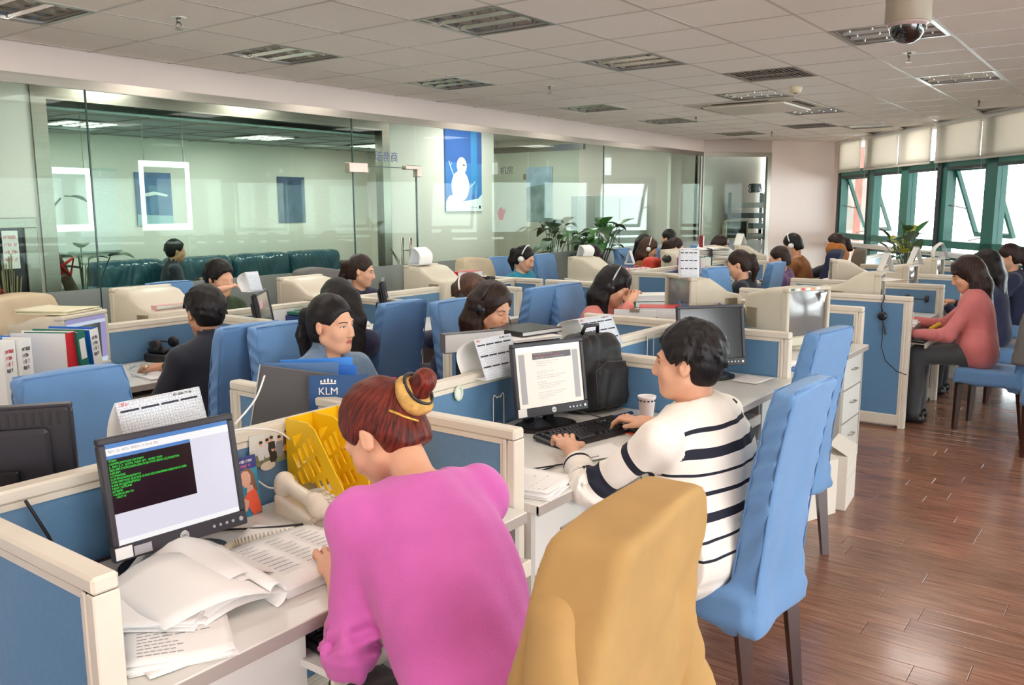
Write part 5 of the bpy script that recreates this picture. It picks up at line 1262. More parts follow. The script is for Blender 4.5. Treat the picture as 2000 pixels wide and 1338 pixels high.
def rbox(s,c,hf,r,k=.01,op='u',R=None):
    c=np.array(c,float)
    def fn(X,Y,Z):
        x,y,z=X-c[0],Y-c[1],Z-c[2]
        if R is not None: x,y,z=x*R[0,0]+y*R[1,0]+z*R[2,0],x*R[0,1]+y*R[1,1]+z*R[2,1],x*R[0,2]+y*R[1,2]+z*R[2,2]
        a,b,d=np.abs(x)-hf[0]+r,np.abs(y)-hf[1]+r,np.abs(z)-hf[2]+r
        return np.sqrt(np.maximum(a,0)**2+np.maximum(b,0)**2+np.maximum(d,0)**2)+np.minimum(np.maximum(np.maximum(a,b),d),0)-r
    M=max(hf)*1.5; s.put(fn,c-M,c+M,k,op)
def mouse(x,y,z,yaw,label,mt): 
    t=thing('computer_mouse',label,'mouse',(x,y,z),math.radians(yaw),'computer mice')
    def f(s): s.ell((0,0,.006),(.031,.055,.03)); s.f=np.maximum(s.f,(.001-s.ax[2])[None,None,:].astype(np.float32))
    sdfobj('shell',mt,t,(-.05,-.075,-.01),(.05,.075,.05),.004,f)
    m=MB(); m.cyl((-.004,.03,.034),(.004,.03,.034),.008,n=12); m.build('scroll_wheel',M_greyf,t)
    m=MB(); m.box((-.0008,.012,.03),(.0008,.052,.0345)); m.build('button_gap',M_slot,t); return t
def cable(pts,r,label,mt,name='cable',cat='cable',n=6,sub=6):
    P=[Vector(p) for p in pts];Q=[]
    for i in range(len(P)-1):
        a,b,c,d=P[max(i-1,0)],P[i],P[i+1],P[min(i+2,len(P)-1)]
        for k in range(sub):
            u=k/sub; Q.append(.5*((2*b)+(c-a)*u+(2*a-5*b+4*c-d)*u*u+(3*b-a-3*c+d)*u**3))
    Q.append(P[-1]); m=MB(); m.tube(Q,r,n=n); return tag(m.build(name,mt,smooth=True),label,cat),Q
def lying_headset(x,y,z,yaw,label,mt=M_black,s=1.0):
    t=thing('headset',label,'headset',(x,y,z),math.radians(yaw),'call headsets')
    m=MB(); m.tube([(.075*s*math.cos(a),.08*s*math.sin(a),.03+.01*math.sin(a)) for a in [PI*i/12 for i in range(13)]],.006); m.build('headband',mt,t,smooth=True)
    for sx in (-1,1):
        m=MB(); m.lathe([(.012,-.014),(.03,-.012),(.033,0),(.03,.014),(.02,.018)],18,M=T(sx*.075*s,-.01,.034)@RY(PI/2)); m.build('ear_cup',mt,t,smooth=True)
    m=MB(); m.tube([(.07*s,-.02,.03),(.04,-.08,.03),(-.02,-.11,.02)],.003); m.build('microphone_boom',mt,t); return t
def draped(x,y,deg,label,mt,seed=1,top=1.125,bottom=.52,w=.235,flare=.1,sleeves=True,hood=False,open_front=False,h=.012,name='jacket',tk=.02,sl=(.62,.62)):
    """coat hung over a chair back; local +y is the chair's front"""
    t=thing(name,label,'jacket',(x,y,0),math.radians(deg),'coats hung over chairs')
    s=SDF((-.5,-.62,bottom-.14),(.5,.06,top+.1),h); rs=np.random.RandomState(seed); p=rs.rand(8)*6
    def yb(z): q=np.clip((z-.38)/.72,0,1.1); return -.175-.055*q-.05*q**2.2
    def f(X,Y,Z):
        q=np.clip((top-Z)/(top-bottom),0,1); hw=w+flare*q-.02*np.exp(-((top-Z)/.05)); cy=yb(Z)-.03*q; t_=.066+.035*q
        wr=-.016*q**.7*np.exp(-(np.sin(8.5*X+p[0]+.8*np.sin(4*Z+p[1])+1.2*Z)/.22)**2)-.006*np.exp(-(np.sin(7*Z+5*X+p[5])/.16)**2)*np.clip(q*2,0,1)+.008*q*np.sin(24*X+p[0]+2*np.sin(7*Z+p[1]))+.006*np.sin(13*X+9*Z+p[2])*q+.0035*np.sin(31*Z-17*X+p[3])
        dx=np.abs(X+.02*q)-hw+.022; dy=np.abs(Y-cy+.0*X)-t_-wr+.022; dz=np.abs(Z-(top+bottom)/2-.008*np.sin(9*X+p[4]))-(top-bottom)/2+.022+.02*np.clip(np.abs(X)/.2,0,1.3)**2
        return np.sqrt(np.maximum(dx,0)**2+np.maximum(dy,0)**2+np.maximum(dz,0)**2)+np.minimum(np.maximum(np.maximum(dx,dy),dz),0)-.022
    s.put(f,(-.45,-.55,bottom-.05),(.45,.02,top+.06),.02)
    # hollow from below so that the chair sits inside
    V,F=s.mesh(); b=from_arrays('jacket_body',V,F,mt,t,smooth=True)
    if sleeves:
        for sx,ln in ((-1,sl[0]),(1,sl[1])):
            a=V3(sx*(w-.005),-.245,top-.15); e=a+V3(sx*.075,-.035,-ln*.48); d=e+V3(sx*.03,-.01,-ln*.48)
            z=SDF(np.minimum(a,d)-.12,np.maximum(a,d)+.12,h); z.cap(a,e,.05,.058,k=.03,wr=(.005,26,.9,.3)); z.cap(e,d,.056,.05,k=.03,wr=(.005,22,.2,.5)); z.folds(.004,1,seed)
            V,F=z.mesh(); from_arrays('sleeve',V,F,mt,t,smooth=True)
            m=MB(); u=(d-e)/np.linalg.norm(d-e); c=d-u*.04; m.tube([tuple(c+.056*(math.cos(q)*V3(1,0,0)+math.sin(q)*V3(0,1,0))) for q in [i*2*PI/16 for i in range(16)]],.004,closed=True); m.build('cuff_strap',mt,t,smooth=True)
    if hood:
        z=SDF((-.25,-.5,top-.3),(.25,.02,top+.12),h); z.ell((0,-.27,top-.06),(.15,.09,.14)); z.ell((0,-.2,top+.0),(.13,.06,.08)); z.folds(.007,1,2); V,F=z.mesh(); from_arrays('hood',V,F,mt,t,smooth=True)
    return t
# ------------------------------------------------------------------ plants
def leaf(m,base,az,el,L,W,droop=.5):
    d=Vector((math.cos(az)*math.cos(el),math.sin(az)*math.cos(el),math.sin(el))); sd=d.cross(Vector((0,0,1))).normalized() if abs(el)<1.5 else Vector((1,0,0)); nz=sd.cross(d)
    vs=[];fs=[];n=6
    for i in range(n+1):
        u=i/n; c=Vector(base)+d*(L*u)-Vector((0,0,1))*(droop*L*u*u); wd=W*math.sin(PI*min(1,.06+.94*u)**.75)*.5
        vs+=[tuple(c-sd*wd+nz*wd*.25),tuple(c),tuple(c+sd*wd+nz*wd*.25)]
    for i in range(n):
        for k in (0,1): fs.append((3*i+k,3*i+k+1,3*i+k+4,3*i+k+3))
    m.add(vs,fs)
def plant(x,y,z,label,spec,mats,pot=None,potm=None,stem=True,seed=0):
    t=thing('potted_plant',label,'plant',(x,y,z),0,'potted plants'); rs=random.Random(seed)
    if pot: m=MB(); m.lathe([(pot[0]*.75,0),(pot[0],pot[1]),(pot[0]*.9,pot[1]),(pot[0]*.85,pot[1]-.03)],18); m.build('pot',potm,t,smooth=True)
    for i in range(spec[0]):
        az=rs.random()*6.28; el=rs.uniform(*spec[3]); L=rs.uniform(*spec[1]); H=rs.uniform(*spec[2]); r=rs.uniform(.0,spec[4]); b=(r*math.cos(az),r*math.sin(az),H)
        m=MB(); leaf(m,b,az,el,L,L*rs.uniform(.5,.75),rs.uniform(.1,.7)); lf=m.build('leaf',mats[i%len(mats)],t,smooth=True)
        m=MB(); m.tube([(0,0,pot[1]*.8 if pot else 0),(b[0]*.4,b[1]*.4,H*.7),b],.005,n=4); m.build('stalk',M_leafd,lf)
    return t
# ------------------------------------------------------------------ desk of the pink sweater woman
t,P1=lcd(1.145,1.905,-5,'flat monitor showing a black window of green text, left of the bun haired woman','terminal'); t.scale=(.93,.93,.93)
for a,b,m_ in ((-.183,-.14,M_white),(-.136,-.09,M_silver)):
    m=MB(); m.box((a,-.0135,-.152),(b,-.0118,-.122 if a<-.15 else -.128),M=P1); m.build('sticker',m_,t)
calendar(1.24,2.10,ZP,2,'white tent calendar straddling the partition behind the green text monitor',w=.25,h=.155,d=.1,rows=2,curl=.3)
t,P2=lcd(.93,2.36,144,'black monitor back with vent slots at the left edge of the picture','off',tilt=.12)
text('DELL',.05,M_char,t,P2@T(.03,.0505,.05)@rotz(PI)@RX(PI/2),'raised_logo',align='CENTER')
# leaning advertising poster
t=thing('advert_poster','teal advert sheet with a woman in orange leaning behind the monitor','poster',(1.385,2.03,ZD),0); 
PM=RX(-.13)
def poly(t,name,pts,mt,M,y=0): m=MB(); m.add([(a,-y,b) for a,b in pts],[tuple(range(len(pts)))],M); return m.build(name,mt,t)
def disc(cx,cz,rx,rz,n=18,a0=0): return [(cx+rx*math.cos(a0+2*PI*i/n),cz+rz*math.sin(a0+2*PI*i/n)) for i in range(n)]
m=MB(); m.box((-.21,0,0),(.115,.002,.175),M=PM); m.build('sheet',mat('teal_print',(52,138,168),.45,noise=.15,nscale=9),t)
poly(t,'header_band',[(-.21,.138),(.115,.138),(.115,.175),(-.21,.175)],mat('indigo_print',(44,48,124),.5),PM,.0006)
scribble(t,PM@T(.02,-.0012,.161)@RX(PI/2),.085,.009,M_paper,1); scribble(t,PM@T(.045,-.0012,.148)@RX(PI/2),.05,.008,mat('pink_print',(230,120,150),.6),2)
mo=mat('orange_print',(240,98,66),.6); ms=mat('skin_print',(220,168,146),.6); mh=mat('hair_print',(128,92,74),.6)
poly(t,'hair_print',[(.06,.135),(.075,.142),(.09,.138),(.102,.12),(.106,.085),(.112,.07),(.098,.065),(.085,.075),(.07,.1)],mh,PM,.0007)
poly(t,'face_print',[(.058,.128),(.068,.134),(.082,.132),(.09,.118),(.088,.098),(.078,.085),(.066,.086),(.058,.098),(.053,.112)],ms,PM,.0011)
poly(t,'neck_print',[(.075,.09),(.092,.09),(.098,.07),(.082,.06),(.07,.07)],ms,PM,.0009)
poly(t,'shirt_print',[(.072,.07),(.098,.077),(.106,.06),(.112,.03),(.113,.006),(.085,.0),(.075,.02),(.055,.05)],mo,PM,.0013)
poly(t,'arm_print',[(.06,.055),(.076,.045),(.066,.02),(.03,.002),(.0,.006),(-.03,.022),(-.034,.03),(.0,.02),(.03,.022),(.048,.035)],ms,PM,.0015)
scribble(t,PM@T(-.13,-.0016,.022)@RX(PI/2),.16,.012,mat('red_print',(200,40,60),.6),3)
for q in range(5): scribble(t,PM@T(-.14,-.0012,.06+.014*q)@RX(PI/2),.11,.006,M_navytext,q)
# pinned group photograph and oval pad
t=thing('pinned_photograph','colour group photograph pinned on the blue partition above the phone','photograph',(1.585,2.084,.905),0); t.scale=(1.05,1,1.0)
m=MB(); m.box((-.078,-.003,-.05),(.078,-.001,.05)); m.build('print_base',mat('photo_pale',(214,214,206),.3,noise=.12,nscale=30),t)
I=Matrix.Identity(4)
poly(t,'ground_print',[(-.078,-.05),(.078,-.05),(.078,-.03),(-.02,-.01),(-.078,-.015)],mat('photo_green',(120,128,96),.4,noise=.3,nscale=60),I,.0034)
cl=[mat('photo_dark',(40,38,40),.4),mat('photo_grey',(130,134,138),.4),mat('photo_light',(206,206,210),.4),mat('photo_brown',(96,66,50),.4)]
for i,(x0,z0,hh,ci) in enumerate(((-.04,.018,.05,2),(-.018,.022,.05,2),(-.003,.026,.05,0),(.024,.022,.055,1),(.05,.034,.07,3),(.0,-.006,.04,0))):
    y=.0037+.0003*i
    poly(t,'figure_print',[(x0-.011,z0-.008),(x0+.011,z0-.008),(x0+.013,z0-.03),(x0+.008,max(-.05,z0-hh)),(x0-.008,max(-.05,z0-hh)),(x0-.013,z0-.03)],cl[ci],I,y); poly(t,'face_print',disc(x0,z0,.006,.0075,10),ms,I,y+.0001); poly(t,'hair_print',disc(x0,z0+.005,.0065,.005,10),cl[0],I,y+.00015)
poly(t,'yellow_bag_print',disc(.05,-.012,.011,.012,12),mat('photo_orange',(220,150,50),.4),I,.0056)
t=thing('oval_pad','small beige oval pad stuck at the lower edge of the group photograph','pad',(1.565,2.083,.852),0); m=MB(); m.prism(disc(0,0,.027,.014),0,.004,M=RX(PI/2)); m.build('pad',M_beige3,t)
# yellow file organiser
M_yel=M_yellow
t=thing('file_organizer','bright yellow plastic file organizer with slotted sides beside the phone','organizer',(1.635,2.075,ZD),0)
def slotted(name,parent,M,outline,holes):
    cu=bpy.data.curves.new(name,'CURVE'); cu.dimensions='2D'; cu.fill_mode='BOTH'; cu.extrude=.0022
    for pl in [outline]+holes:
        sp=cu.splines.new('POLY'); sp.points.add(len(pl)-1); sp.use_cyclic_u=True
        for q,(a,b) in zip(sp.points,pl): q.co=(a,b,0,1)
    cu.materials.append(M_yel); o=link(bpy.data.objects.new(name,cu),parent); o.matrix_local=M; _fonts.append(o); return o
def slots():
    H=[[(.03,.2),(.075,.215),(.04,.165)]]
    def sl(cx,cy,l): 
        d=(math.cos(-1.0),math.sin(-1.0)); n=(-d[1],d[0]); w=.0085; return [(cx-d[0]*l-n[0]*w,cy-d[1]*l-n[1]*w),(cx+d[0]*l-n[0]*w,cy+d[1]*l-n[1]*w),(cx+d[0]*l+n[0]*w,cy+d[1]*l+n[1]*w),(cx-d[0]*l+n[0]*w,cy-d[1]*l+n[1]*w)]
    for k in range(4): H.append(sl(.045+.024*k,.125+.02*k,.024))
    for k in range(5): H.append(sl(.04+.026*k,.055+.019*k,.024))
    for k in range(4): H.append(sl(.105+.026*k,.04+.012*k,.02))
    return H
OUT=[(0,0),(.245,0),(.25,.07),(.13,.235),(.1,.25),(0,.25)]
for k in range(4):
    # plate stands in the depth direction; x of the outline runs toward the user (-y)
    M=T(.0+.102*k,0,0)@Matrix(((0,0,1,0),(-1,0,0,0),(0,1,0,0),(0,0,0,1))); slotted('side_plate',t,M,OUT,slots())
m=MB(); m.box((-.002,-.004,0),(.308,0,.25)); m.build('back_plate',M_yel,t); m=MB(); m.box((-.002,-.25,0),(.308,0,.004)); m.box((-.002,-.25,.004),(.308,-.246,.035)); m.build('bottom_plate',M_yel,t)
# telephone
t=thing('desk_telephone','cream corded desk telephone with number keys and small grey display','telephone',(1.59,1.885,ZD),math.radians(-6))
M_ph=mat('cream_phone_plastic',(226,216,198),.35)
def fb(s):
    def fn(X,Y,Z):
        top=.028+.035*np.clip((Y+.1)/.2,0,1.1); dx=np.abs(X)-.098+.02; dy=np.abs(Y)-.105+.02; dz=np.maximum(Z-top+.012,-Z+.012-.004)
        return np.sqrt(np.maximum(dx,0)**2+np.maximum(dy,0)**2+np.maximum(dz,0)**2)-.014
    s.put(fn,(-.12,-.13,-.01),(.12,.13,.09),.01); s.ell((-.058,.0,.075),(.03,.1,.03),None,.01,op='s')
body=sdfobj('base_unit',M_ph,t,(-.13,-.14,-.02),(.13,.14,.1),.004,fb)
def fh(s):
    s.cap((-.06,-.085,.062),(-.06,.085,.092),.02,k=.01); s.cap((-.06,-.09,.05),(-.06,-.075,.068),.029,.026,k=.02); s.cap((-.06,.085,.075),(-.06,.08,.098),.029,.026,k=.02)
sdfobj('handset',M_ph,t,(-.11,-.14,.0),(.0,.14,.14),.004,fh)
tz=lambda y:.0300+.035*np.clip((y+.1)/.2,0,1.1)
tl=math.atan(.175)
m=MB(); m.box((-.045,-.018,0),(.045,.018,.002),.002,M=T(.035,.075,float(tz(.075))+.001)@RX(tl)); m.build('display',mat('lcd_grey_green',(120,122,100),.15,coat=.5),body)
m=MB(); m.box((-.05,-.012,0),(.055,.012,.0012),.001,M=T(.035,.042,float(tz(.042))+.0008)@RX(tl)); m.build('key_panel',mat('phone_panel_blue_grey',(196,202,206),.4),body)
kc=None; labs='123456789*0#'
for i in range(12):
    cx,cy=-.006+.026*(i%3),.012-.025*(i//3)
    if kc is None: q=MB(); q.lathe([(.0105,0),(.0105,.002),(.008,.004)],14); kc=o=q.build('number_key',M_white,t,smooth=True)
    else: o=kc.copy(); link(o); o.parent=t
    o.matrix_local=T(cx,cy,float(tz(cy))+.001)@RX(tl); text(labs[i],.009,M_ink,o,T(0,0,.0042),'numeral',align='CENTER')
for i in range(5): m=MB(); m.box((-.006,-.003,0),(.006,.003,.002),.001,M=T(.08,.02-.02*i,float(tz(.02-.02*i))+.001)@RX(tl)); m.build('function_key',M_red if i==4 else M_ph,t)
# coiled cord on the desk
pts=[(1.505,1.80,.765),(1.47,1.80,.747),(1.40,1.835,.747),(1.33,1.86,.747),(1.27,1.865,.747),(1.245,1.83,.747),(1.28,1.79,.747),(1.35,1.765,.747),(1.42,1.745,.747),(1.49,1.745,.748),(1.53,1.765,.755),(1.55,1.785,.79)]
P=[Vector(p) for p in pts];Q=[]
for i in range(len(P)-1):
    a,b,c,d=P[max(i-1,0)],P[i],P[i+1],P[min(i+2,len(P)-1)]
    for k in range(56): u=k/56; Q.append(.5*((2*b)+(c-a)*u+(2*a-5*b+4*c-d)*u*u+(3*b-a-3*c+d)*u**3))
H=[]
for i,p in enumerate(Q):
    d=(Q[min(i+1,len(Q)-1)]-Q[max(i-1,0)]).normalized(); s=d.cross(Vector((0,0,1))).normalized(); n=s.cross(d); ph=2*PI*i/8.0; r=.0088 if 10<i<len(Q)-22 else .001; H.append(p+s*(r*math.cos(ph))+n*(r*math.sin(ph)))
m=MB(); m.tube(H,.0024,n=4); tag(m.build('coiled_cord',M_beige3,smooth=True),'curly cream telephone cord looped on the desk over the papers','cord')
cable([(1.30,2.04,.74),(1.4,1.92,.742),(1.55,1.80,.742),(1.66,1.73,.742),(1.75,1.7,.742)],.0035,'thin black cable lying behind the curly telephone cord',M_black)
cable([(.86,2.05,.95),(.9,2.04,.85),(.94,2.06,.76),(1.0,2.065,.742),(1.1,2.065,.742)],.004,'black cable hanging behind the green text monitor',M_black)
cable([(1.36,2.13,.98),(1.42,2.09,.985),(1.5,2.07,.982),(1.6,2.06,.95),(1.66,2.06,.88),(1.65,2.05,.80),(1.62,2.03,.76)],.003,'white cable looping over the partition past the group photograph',M_white)
cable([(1.37,2.075,.93),(1.42,2.07,.88),(1.48,2.06,.85),(1.55,2.06,.79),(1.6,2.06,.79),(1.65,2.06,.82),(1.72,2.06,.85)],.003,'second white cable curving low above the telephone',M_white)
cable([(1.5,2.14,.985),(1.62,2.2,1.03),(1.72,2.28,1.08)],.003,'white cable rising from the partition toward the dark folder',M_white)
m=MB(); m.tube([(1.335,2.10,.975),(1.345,2.11,1.01),(1.36,2.11,1.025),(1.368,2.10,1.01),(1.36,2.095,.99)],.003); tag(m.build('white_hook',M_white,smooth=True),'small white hook at the right shoulder of the green text monitor','hook')
# open documents
t=thing('open_report','thick report lying open under the hands of the pink sweater woman','report',(1.16,1.66,ZD),math.radians(-3))
for k in range(9): sheet(t,'right_page',lambda u,v,k=k:(.02+.30*u,-.15+.31*v,.002+.0022*k+.008*math.sin(PI*u)*(k/9)+.001*math.sin(5*u+k)),8,6,M_paper)
for k in range(5): sheet(t,'left_page',lambda u,v,k=k:(-.24+.27*u+.015*k,-.15+.02*k+.31*v+.03*u,.004+.002*k+(.035+.01*k)*math.sin(PI*u)**1.3*(.6+.4*v)),10,6,M_paper)
def roll(u,v): a=u*4.2; r=.034-.017*u; return (-.02+.03*v+r*math.sin(a)*1.0,-.165+.33*v,.036+.0-r*math.cos(a)+.0)
sheet(t,'curled_page',roll,18,6,M_paper)
sheet(t,'left_page',lambda u,v:(-.26+.27*u,-.12+.29*v-.05*u,.03+.05*math.sin(PI*u)**1.2*(.5+.5*v)),10,6,M_paper)
m=MB(); rs=random.Random(4)
for q in range(9):
    for c in range(3):
        x0=.06+.08*c; y0=.11-.022*q; m.quad((x0,y0,.0315),(x0+rs.uniform(.03,.07),y0,.0315),(x0+.05,y0+.004,.0315),(x0,y0+.004,.0315))
m.build('printed_lines',M_ink,t,kind='stuff')
papers(.925,1.565,ZD,-28,'thick printed report with small lines of type near the bottom left',w=.2,l=.27,n=6,th=.002,ink=14,spread=.008)
papers(.94,1.70,ZD+.016,40,'white printed sheets under the open report',w=.2,l=.29,n=4,th=.003,ink=0,lines=False,spread=.012)
papers(.85,1.50,ZD,-15,'single white slip at the corner of the desk by the end panel',w=.1,l=.13,ink=0,lines=False)
papers(.86,1.86,ZD,20,'small printed note left of the monitor base',w=.1,l=.14,ink=6)
papers(1.37,1.86,ZD,30,'blank white sheet half under the curly cord',w=.16,l=.12,lines=False)
keyboard(1.40,1.43,.631,-3,'black keyboard on the pulled out tray under the pink sleeve',tilt=.05)
papers(1.86,1.62,ZD,3,'pile of white papers by the right shoulder of the pink sweater woman',w=.21,l=.3,n=8,th=.003,lines=False,spread=.006)
m=MB(); m.lathe([(.012,0),(.012,.006),(.006,.01)],14,M=T(1.0,1.425,.60)@RX(PI/2)); tag(m.build('cabinet_lock',M_handle,smooth=True),'small round lock on the drawer front at the bottom edge','lock')
draped(1.195,.93,3,'tan cotton jacket hung over the nearest chair back',M_jacket,3,top=1.145,bottom=.36,w=.18,flare=.11,h=.009,sl=(.72,.7))
# ------------------------------------------------------------------ desk of the striped sweater man
t,P3=lcd(2.80,1.90,-20.5,'flat monitor showing a pale document in front of the striped sweater man','document'); t.scale=(.93,.93,.93)
m=MB(); m.box((-.183,-.0135,-.152),(-.14,-.0118,-.118),M=P3); m.build('sticker',M_white,t)
calendar(2.68,2.085,ZP-.02,-3,'white tent calendar draped over the partition left of the pale document monitor',w=.225,h=.155,d=.125,rows=3,curl=1.0)
keyboard(2.80,1.70,ZD,-13,'black keyboard under the left hand of the striped sweater man')
t=thing('mouse_pad','red and orange mouse pad under the right hand of the striped man','mouse pad',(3.0,1.56,ZD),.3); m=MB(); m.box((-.09,-.075,0),(.09,.075,.004),.001); m.build('pad',mat('red_mouse_pad',(222,60,50),.6,noise=.4,nscale=18,rgb2=(240,130,50)),t)
mouse(2.945,1.555,ZD+.005,20,'small black mouse gripped by the striped sweater man',M_black)
t=thing('paper_cup','white paper cup with printed rim band beside the mouse','cup',(3.14,1.63,ZD))
m=MB(); m.lathe([(.001,.001),(.026,0),(.037,.1),(.039,.101),(.039,.105),(.0365,.105),(.035,.1),(.025,.008),(.001,.008)],24); c=m.build('cup_wall',M_paper,t,smooth=True)
m=MB()
for i in range(14): a=2*PI*i/14; m.box((-.0045,-.0006,-.0035),(.0045,.0006,.0035),M=rotz(a)@T(0,-.0363,.088)@RX(-.1))
m.build('printed_band',M_inkb,c,kind='stuff'); m=MB(); m.prism(disc(0,0,.008,.012,10),0,.001,M=T(.02,-.0285,.05)@rotz(.6)@RX(PI/2-.1)); m.build('printed_mark',M_ink,c)
t=thing('backpack','black backpack slumped on the desk behind the pale document monitor','backpack',(3.17,1.93,ZD),-.2)
def fbk(s): 
    rbox(s,(0,0,.17),(.15,.09,.17),.07); rbox(s,(.02,-.08,.12),(.11,.05,.10),.04,.03); rbox(s,(.13,-.02,.07),(.05,.07,.06),.03,.03); s.folds(.006,1.2,4)
sdfobj('bag_body',mat('black_nylon',(24,23,26),.6,bump=.2,bscale=40),t,(-.25,-.2,-.02),(.25,.15,.4),.009,fbk)
m=MB(); m.tube([(-.05,.0,.34),(-.04,-.01,.375),(.04,-.01,.375),(.05,0,.34)],.009); m.build('grab_handle',M_black,t,smooth=True); m=MB(); m.tube([(-.09,-.135,.06),(-.1,-.13,.2),(-.03,-.13,.235),(.1,-.12,.22),(.13,-.12,.06)],.003); m.build('zip',M_char,t)
lying_headset(2.13,1.66,ZD,200,'black headset coiled beside the white post, left of the keyboard')
cable([(2.16,1.66,.745),(2.25,1.60,.742),(2.33,1.575,.742),(2.38,1.575,.742)],.003,'headset cable with a small plug pointing at the man',M_black)
cable([(2.14,1.69,.745),(2.25,1.64,.742),(2.4,1.56,.742),(2.55,1.51,.742)],.003,'second black cable running under the striped sleeve',M_black)
cable([(2.72,1.93,.75),(2.82,1.9,.83),(2.9,1.85,.80),(3.02,1.72,.742),(2.96,1.6,.742)],.0028,'mouse cable looping up beside the black backpack',M_char)
papers(2.15,1.52,ZD,10,'stack of printed forms on the desk corner right of the white post',w=.21,l=.2,n=7,th=.003,ink=9,spread=.01)
papers(2.62,1.54,ZD,-12,'white sheet under the forearm of the striped sweater man',w=.2,l=.13,lines=False)
for i in range(3): 
    m=MB(); m.tube([(3.02+.012*i,1.77,.742),(3.19+.012*i,1.72+.01*i,.742)],.004); tag(m.build('ballpoint_pen',M_navyp,smooth=True),['blue pen nearest the keyboard, below the backpack','middle blue pen of three below the backpack','blue pen farthest from the keyboard, below the backpack'][i],'pen','pens by the backpack')
t=thing('round_badge','small white and green round badge on the partition, left of the draped calendar','badge',(2.46,2.083,.915)); m=MB(); m.tube([(.02*math.cos(a),-.003,.026*math.sin(a)) for a in [i*2*PI/20 for i in range(20)]],.005,closed=True); m.build('rim',mat('pale_green_plastic',(206,226,200),.4),t,smooth=True); m=MB(); m.prism(disc(0,0,.019,.024),0,.002,M=RX(PI/2)); m.build('face',M_paper2,t)
def holder(x,y,z,label):
    t=thing('acrylic_holder',label,'holder',(x,y,z)); m=MB(); m.box((-.035,-.012,-.1),(.035,-.008,.02)); m.box((-.035,-.008,-.1),(.035,.0,-.096)); m.build('pocket',G_acr,t)
    for s in (-1,1): m=MB(); m.tube([(s*.035,-.012,-.1),(s*.035,-.012,.02),(s*.03,-.012,.03),(s*.02,-.012,.026),(s*.012,-.012,.016),(0,-.012,.02)],.002); m.build('clear_edge',M_white,t)
holder(2.70,2.084,.84,'clear acrylic pocket on the partition under the draped calendar'); holder(4.02,2.084,.92,'clear acrylic pocket on the partition near the face of the striped man')
# bare desk with the dark monitor
lcd(4.13,1.79,-40,'dark switched off flat monitor right of the striped mans head','off')
papers(4.2,1.58,ZD,-10,'single white sheet in front of the dark switched off monitor',w=.2,l=.14,lines=False)
calendar(3.48,2.09,ZP-.01,-6,'curling white calendar draped over the partition left of the striped mans head',w=.26,h=.14,d=.15,rows=3,curl=1.5)
for i in range(3): papers(3.35+.05*i,1.98-.04*i,ZD,30*i,['crumpled white slip behind the striped mans partition','second crumpled slip behind the partition','white slip touching the acrylic pocket'][i],w=.1,l=.14,curl=.03,lines=False)
block(4.62,1.55,ZD,10,'small blue leaflet on the desk beside the beige screen',(.12,.16,.004),M_bluep,'leaflet','leaflet',pages=False)
papers(4.72,1.7,ZD,0,'white papers beneath the beige screen on its left',w=.22,l=.3,n=4,th=.004,lines=False)
crt(5.33,1.66,-23,'big aged beige tube monitor turned toward the aisle behind the empty chairs','grey',k=.97,zl=.03,mt=M_beige,scoop=False)
tc=bpy.data.objects[[o.name for o in COL.objects if o.get('label','').startswith('big aged beige tube')][0]]
for k,c in enumerate((M_teal,M_white,M_red,M_white,mat('orange_sticker',(230,150,90),.5),M_white)): m=MB(); m.box((-.17+.045*k,-.0015,.372),(-.14+.045*k,0,.386)); m.build('sticker',c,tc)
t=thing('sticky_note','white folded note stuck on the grey tube screen corner','note',(5.44,1.615,1.06),math.radians(-23)); m=MB(); m.add([(-.03,-.004,.02),(.035,-.004,.03),(.01,-.004,-.04)],[(0,1,2)]); m.build('note',M_paper,t)
# ------------------------------------------------------------------ back half of the near island
t=thing('dark_folder','dark grey folder board leaning upright behind the yellow organizer','folder',(1.845,2.33,.74),math.radians(-58)); t.rotation_euler[0]=-.24; t.rotation_euler[1]=.12; m=MB(); m.box((-.16,0,0),(.16,.012,.33),.003); m.build('cover',mat('dark_grey_board',(84,84,86),.5),t); m=MB(); m.box((-.16,-.003,0),(-.156,.014,.33)); m.build('edge_strip',M_silver,t)
M_slate=mat('slate_blue_cover',(84,122,170),.45)
upright(1.965,2.40,.82,-50,'slate blue folder standing on edge above the dark board',.26,.25,.03,M_slate,-.1)
upright(2.02,2.36,.80,-45,'bright blue clear front folder sticking out behind the slate folder',.26,.255,.014,M_bluep,-.1)
upright(2.06,2.42,.80,-40,'azure folder at the very back of the standing folders',.26,.27,.012,mat('azure_cover',(40,130,216),.4),-.15)
upright(2.08,2.25,.80,-50,'white paper wad between the blue folders and the bun',.24,.21,.04,M_paper,-.25,'papers','paper_wad')
t=upright(1.975,2.215,.845,-50,'dark blue airline folder with a crown logo standing behind the yellow organizer',.2,.20,.02,mat('airline_navy',(40,84,136),.45),-.1)
text('KLM',.036,M_paper,t,T(-.07,-.0112,.145)@RX(PI/2),'logo'); m=MB()
for a in range(5): m.box((-.062+.012*a,-.0115,.177),(-.056+.012*a,-.011,.184+.003*(2-abs(2-a))))
m.box((-.062,-.0115,.171),(-.008,-.011,.175)); m.build('crown_logo',M_paper,t)
upright(2.20,2.30,.80,-50,'red folder edge behind the blue folders',.2,.19,.012,M_red,-.2)
t=thing('file_rack','grey file rack that holds the blue folders behind the partition','rack',(1.95,2.3,ZD),math.radians(-62)); m=MB(); 
for k in (-.1,.0,.1): m.box((k-.003,-.13,0),(k+.003,.13,.1),.002)
m.build('divider_set',M_greyf,t,kind='stuff'); m=MB(); m.box((-.11,-.13,0),(.11,.13,.006)); m.build('base_plate',M_greyf,t)
